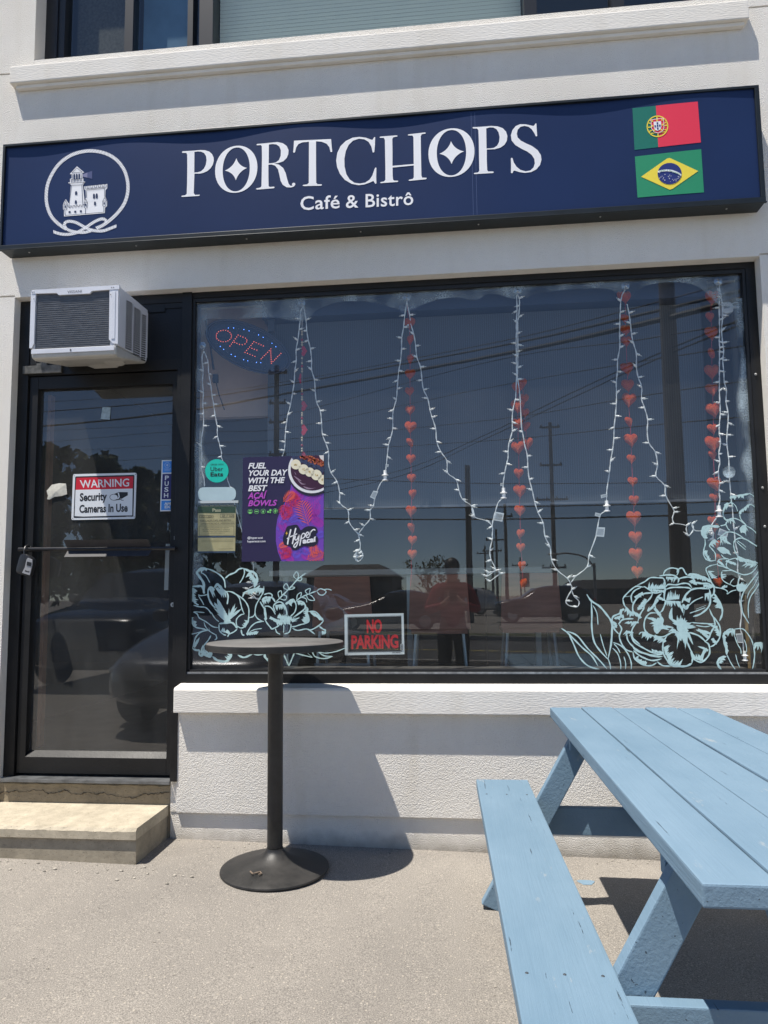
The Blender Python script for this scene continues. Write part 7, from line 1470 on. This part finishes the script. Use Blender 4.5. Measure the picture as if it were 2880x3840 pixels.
# cars ----------------------------------------------------------------------------------------------
M_TYRE = mat('tyre', (.015, .015, .015), .85); M_RIM = mat('alloy', (.40, .41, .42), .3, .8); M_CARGL = mat('car_glass', (.012, .014, .016), .05, spec=.8); M_HL = mat('headlight', (.16, .17, .18), .08, spec=.8); M_TL = mat('tail_light', (.30, .01, .01), .2); M_PLATE = mat('number_plate', (.55, .56, .58), .4); M_TRIM = mat('car_trim', (.012, .012, .013), .5)
def car(x, y, kind, col, label, yaw=0.0, name='parked_car', cat='car'):
    g = gz(x); t = thing(name, (x, y, g), label, cat, 'cars parked across the lot'); t.rotation_euler = (0, 0, 0)
    # stations along the car from nose (y = 0) backwards; (y, z_low, z_belt, z_top, half width, half width at top)
    S = {'sedan': [(0, .32, .55, .62, .62, .55), (-.12, .22, .62, .70, .80, .66), (-.55, .20, .70, .84, .89, .74), (-1.15, .19, .78, .95, .91, .76), (-1.55, .19, .84, 1.02, .91, .74), (-2.15, .19, .90, 1.36, .91, .62), (-2.75, .19, .92, 1.46, .91, .62), (-3.4, .19, .94, 1.42, .91, .61), (-4.0, .20, .97, 1.16, .90, .68), (-4.45, .24, .96, 1.06, .86, .70), (-4.65, .34, .85, .95, .76, .64)],
         'suv': [(0, .36, .72, .86, .66, .60), (-.10, .26, .82, .98, .84, .70), (-.5, .24, .92, 1.07, .93, .80), (-1.1, .22, 1.0, 1.15, .95, .82), (-1.4, .22, 1.05, 1.22, .95, .80), (-1.95, .22, 1.08, 1.64, .95, .70), (-2.6, .22, 1.10, 1.76, .95, .70), (-3.5, .22, 1.12, 1.75, .95, .70), (-4.3, .24, 1.12, 1.66, .94, .69), (-4.62, .28, 1.08, 1.25, .90, .78), (-4.72, .38, .95, 1.05, .82, .70)]}[kind]
    b = MB(); rows = []
    for (yy, zl, zb, zt, hw, ht) in S:
        hb = hw*.97
        prof = [(-hw*.86, zl), (-hw, zl+.16), (-hw, (zl+zb)/2+.05), (-hb, zb), (-(hb*.25+ht*.75), zb+(zt-zb)*.7), (-ht*.82, zt), (0, zt+.02*(zt-zb)), (ht*.82, zt), ((hb*.25+ht*.75), zb+(zt-zb)*.7), (hb, zb), (hw, (zl+zb)/2+.05), (hw, zl+.16), (hw*.86, zl)]
        rows.append([Vector((x+a, y+yy, g+c)) for a, c in prof])
    n = len(rows[0])
    for r_ in rows: b.v += r_
    for i in range(len(rows)-1):
        for j in range(n-1): b.f.append((i*n+j, i*n+j+1, (i+1)*n+j+1, (i+1)*n+j))
        b.f.append((i*n+n-1, i*n, (i+1)*n, (i+1)*n+n-1))
    b.f.append(tuple(range(n))); b.f.append(tuple((len(rows)-1)*n+j for j in reversed(range(n))))
    body = b.build('body', mat('paint_%d_%d' % (int(col[0]*1000), int(col[2]*1000)), col, .25, .3, coat=.8), t, smooth='all')
    md = body.modifiers.new('round', 'SUBSURF'); md.levels = 2; md.render_levels = 2
    # glass: windscreen, rear screen, side windows
    iw = 4; w0, w1 = S[iw], S[iw+1]; L1 = S[-4]; L2 = S[-3]
    def panel(nm, pts, m=M_CARGL): b = MB(); b.v = [Vector((x+a, y+c, g+d)) for a, c, d in pts]; b.f = [tuple(range(len(pts)))]; return b.build(nm, m, t, fix=False)
    panel('windscreen', [(-w0[4]*.80, w0[0]+.02, w0[3]+.03), (w0[4]*.80, w0[0]+.02, w0[3]+.03), (w1[5]*.86, w1[0]+.06, w1[3]+.0), (-w1[5]*.86, w1[0]+.06, w1[3]+.0)])
    panel('rear_window', [(w1[5]*.82, L1[0]-.18, L1[3]-.04), (-w1[5]*.82, L1[0]-.18, L1[3]-.04), (-L2[4]*.72, L2[0]-.06, L2[3]+.02), (L2[4]*.72, L2[0]-.06, L2[3]+.02)])
    for s_ in (-1, 1):
        for (ya, yb_) in ((w1[0]+.12, -2.72 if kind == 'sedan' else -2.75), (-2.82, L1[0]+.12)):
            zb = S[6][2]+.03; zt = S[6][3]-.12; o1 = S[6][4]*.985+.012; o2 = (S[6][4]*.97*.25+S[6][5]*.75)*1.0+.03
            panel('side_window', [(s_*o1, ya+.18, zb), (s_*o1, yb_, zb), (s_*o2, yb_, zt), (s_*o2, ya-.16, zt)])
        b = MB(); b.ball((x+s_*1.02, y+w0[0]-.28, g+w0[3]+.02), .11, 10, 6, (1, .5, .7)); b.build('mirror', M_TRIM, t, smooth='all')
        b = MB(); sc = S[1]; b.ball((x+s_*sc[4]*.80, y+sc[0]-.09, g+sc[2]-.03), .17, 12, 8, (.95, .66, .34)); b.build('headlight', M_HL, t, smooth='all')
        b = MB(); sc = S[-2]; b.ball((x+s_*sc[4]*.82, y+sc[0]-.03, g+sc[2]-.02), .15, 12, 8, (.9, .55, .55)); b.build('tail_light', M_TL, t, smooth='all')
        for yy in (S[2][0]-.32, S[-4][0]-.10):
            b = MB(); R0 = .33 if kind == 'sedan' else .37; b.lathe([(R0*.6, -.10), (R0*.93, -.11), (R0, -.08), (R0, .08), (R0*.93, .11), (R0*.6, .10)], (x+s_*.80, y+yy, g+R0), 28, 'x'); w_ = b.build('wheel', M_TYRE, t, smooth=True)
            b = MB(); b.lathe([(0, .0), (R0*.2, .02), (R0*.6, .0), (R0*.64, .02)] if s_ > 0 else [(0, -.0), (R0*.2, -.02), (R0*.6, -.0), (R0*.64, -.02)], (x+s_*.905, y+yy, g+R0), 24, 'x'); b.build('rim', M_RIM, w_, smooth=True)
    b = MB(); b.box(x-.55, x+.55, y-.06, y+.012, g+S[1][1]+.14, g+S[1][1]+.30); b.build('grille', M_TRIM, t, bevel=.01)
    b = MB(); b.box(x-.26, x+.26, y+S[-1][0]-.02, y+S[-1][0]+.02, g+.62, g+.74); b.build('number_plate', M_PLATE, t)
    if yaw:
        # turn the finished car about its own base
        for ch in t.children:
            pass
        t.rotation_euler = (0, 0, yaw)
    return t
car(-2.36, -2.16, 'sedan', (.13, .135, .15), 'dark grey car parked nose in to the shop, nearest the door')
car(-4.95, -5.0, 'suv', (.010, .011, .013), 'black sport utility car parked far left, further from the shop')
car(1.95, -30.5, 'suv', (.012, .012, .014), 'black car far off across the road right of the person in red', 1.57)
car(-4.6, -21.5, 'sedan', (.018, .016, .018), 'dark car standing beyond the road mirrored above the NO PARKING sign', 1.45)
car(-1.9, -42.0, 'suv', (.55, .55, .55), 'white car far off mirrored at the left shoulder of the person in red', 1.5)
car(-3.6, -29.5, 'sedan', (.035, .03, .03), 'dark car parked beyond the road left of the white car', -1.5)

# traffic sign on a post
p = RF(1967, 2170, 60); t = thing('road_sign', (p.x, p.y, gz(p.x)), 'square grey back of a road sign mirrored behind the front tangled garland', 'sign')
b = MB(); b.tube([(p.x, p.y, gz(p.x)), (p.x, p.y, p.z+.4)], .05, 8); b.build('post', M_STEEL, t); b = MB(); b.box(p.x-.4, p.x+.4, p.y+.06, p.y+.09, p.z-.7, p.z+.5); b.build('sign_plate', M_STEEL, t)

# ================================================================== person taking the photograph
def skin_obj(name, joints, edges, m, parent=None, loc=None, lv=2, root=0):
    me = bpy.data.meshes.new(name); me.from_pydata([Vector(j[0]) for j in joints], edges, []); o = bpy.data.objects.new(name, me); COL.objects.link(o)
    md = o.modifiers.new('s', 'SKIN'); md.use_smooth_shade = True
    sv = me.skin_vertices[0].data
    for i, j in enumerate(joints): r = j[1]; sv[i].radius = r if isinstance(r, tuple) else (r, r); sv[i].use_root = (i == root)
    s2 = o.modifiers.new('d', 'SUBSURF'); s2.levels = lv; s2.render_levels = lv
    bpy.context.view_layer.update()
    ev = o.evaluated_get(bpy.context.evaluated_depsgraph_get()); m2 = bpy.data.meshes.new_from_object(ev); bpy.data.objects.remove(o)
    m2.name = name
    o0 = wloc(parent) if parent else Vector(loc or (0, 0, 0)); m2.transform(Matrix.Translation(-o0)); m2.materials.clear(); m2.materials.append(m)
    for p_ in m2.polygons: p_.use_smooth = True
    o = bpy.data.objects.new(name, m2); COL.objects.link(o)
    if parent: o.parent = parent
    else: o.location = o0
    return o
BX, BY = -.01, -4.02; BG = gz(BX); hx, hy, hz = 0.0, -3.70, 1.245     # where the hands hold the phone
M_SKIN = mat('skin', (.42, .24, .17), .5); M_JACK = mat('red_jacket', (.27, .02, .03), .75, var=.2, vscale=25); M_TROU = mat('black_trousers', (.018, .018, .02), .8); M_HAIR = mat('dark_hair', (.02, .014, .011), .5); M_SHOE = mat('black_shoe', (.015, .015, .016), .5)
per = thing('person', (BX, BY, BG), 'person in a red jacket and black trousers holding up a phone', 'person')
def V_(x, y, z): return (BX+x, BY+y, BG+z)
H = lambda s, dx, dy, dz: (hx+s*dx, hy+dy, hz+dz)
J = [(V_(0, 0, .93), (.13, .10)), (V_(0, .0, 1.10), (.125, .095)), (V_(0, .0, 1.27), (.14, .10)), (V_(0, -.01, 1.38), (.09, .075)), (V_(0, .0, 1.45), .052), (V_(0, .02, 1.50), .056), (V_(0, .035, 1.57), (.074, .088)), (V_(0, .03, 1.635), (.070, .082)),
     (V_(-.165, -.01, 1.36), .058), (V_(-.27, .03, 1.12), .042), (H(-1, .10, -.03, -.07), .028), (H(-1, .075, -.01, -.03), (.034, .018)),
     (V_(.165, -.01, 1.36), .058), (V_(.27, .03, 1.12), .042), (H(1, .10, -.03, -.07), .028), (H(1, .075, -.01, -.03), (.034, .018)),
     (V_(-.09, 0, .86), .088), (V_(-.10, .02, .49), .058), (V_(-.10, -.01, .09), .038), (V_(-.11, .13, .035), .034), (V_(.09, 0, .86), .088), (V_(.10, .02, .49), .058), (V_(.10, -.01, .09), .038), (V_(.11, .13, .035), .034)]
Ed = [(0,1),(1,2),(2,3),(3,4),(4,5),(5,6),(6,7),(3,8),(8,9),(9,10),(10,11),(3,12),(12,13),(13,14),(14,15),(0,16),(16,17),(17,18),(18,19),(0,20),(20,21),(21,22),(22,23)]
for s, wr in ((-1, 11), (1, 15)):           # four fingers behind the phone, thumb in front
    for k, (dz, L) in enumerate(((.012, .034), (-.004, .038), (-.020, .036), (-.036, .029))):
        n = len(J); J += [(H(s, .058, -.012, dz-.008), .0088), (H(s, .046, -.024, dz), .0082), (H(s, .046-L*.5, -.028, dz+.003), .0075), (H(s, .046-L, -.027, dz+.004), .0065)]; Ed += [(wr, n), (n, n+1), (n+1, n+2), (n+2, n+3)]
    n = len(J); J += [(H(s, .060, .006, -.022), .0105), (H(s, .048, .018, -.004), .0092), (H(s, .034, .020, .012), .0078)]; Ed += [(wr, n), (n, n+1), (n+1, n+2)]
body = skin_obj('body', J, Ed, M_SKIN, per)
hc = Vector(V_(0, .03, 1.585))
b = MB()
b.ball(hc+Vector((0, .098, -.012)), .014, 8, 6, (.75, 1, 1.3)); b.ball(hc+Vector((0, .090, -.055)), .020, 10, 6, (1.2, .45, .35))
for s in (-1, 1): b.ball(hc+Vector((s*.076, -.0, -.015)), .022, 8, 6, (.4, .8, 1.3))
b.build('face_features', M_SKIN, per, smooth='all')
for s in (-1, 1): b = MB(); b.ball(hc+Vector((s*.031, .082, .012)), .011, 10, 6, (1.2, .7, .7)); b.build('eye', mat('eye', (.06, .05, .045), .2), per, smooth='all')
b = MB(); b.ball(hc+Vector((0, -.016, .028)), .094, 18, 12, (.92, 1.05, .98)); b.ball(hc+Vector((0, -.075, -.07)), .06, 12, 8, (1.1, .6, 1.5)); b.build('hair', M_HAIR, per, smooth='all')
JJ = [(V_(0, 0, .86), (.150, .118)), (V_(0, .0, 1.08), (.145, .112)), (V_(0, .0, 1.27), (.158, .118)), (V_(0, -.01, 1.375), (.108, .09)), (V_(0, -.005, 1.425), (.075, .07)),
      (V_(-.168, -.01, 1.362), .074), (V_(-.275, .03, 1.12), .058), (H(-1, .112, -.045, -.085), .042), (V_(.168, -.01, 1.362), .074), (V_(.275, .03, 1.12), .058), (H(1, .112, -.045, -.085), .042)]
skin_obj('jacket', JJ, [(0,1),(1,2),(2,3),(3,4),(3,5),(5,6),(6,7),(3,8),(8,9),(9,10)], M_JACK, per)
JT = [(V_(0, 0, .95), (.142, .112)), (V_(-.09, 0, .85), .104), (V_(-.10, .02, .49), .076), (V_(-.10, -.01, .10), .062), (V_(.09, 0, .85), .104), (V_(.10, .02, .49), .076), (V_(.10, -.01, .10), .062)]
skin_obj('trousers', JT, [(0,1),(1,2),(2,3),(0,4),(4,5),(5,6)], M_TROU, per)
for s in (-1, 1):
    b = MB(); b.ball(V_(s*.105, .06, .045), .06, 14, 8, (.82, 2.2, .75)); b.build('shoe', M_SHOE, per, smooth='all')
ph = thing('phone', (hx, hy+.035, hz-.05), 'black phone held upright in both hands of the person in red', 'phone')
b = MB(); b.box(hx-.038, hx+.038, hy-.004, hy+.004, hz-.075, hz+.078); b.build('case', mat('phone_black', (.015, .015, .017), .25), ph, bevel=.004)
b = MB(); b.box(hx-.036, hx+.036, hy+.0041, hy+.0065, hz+.038, hz+.062); b.build('camera_bar', mat('phone_bar', (.03, .03, .032), .2, .5), ph, bevel=.001)
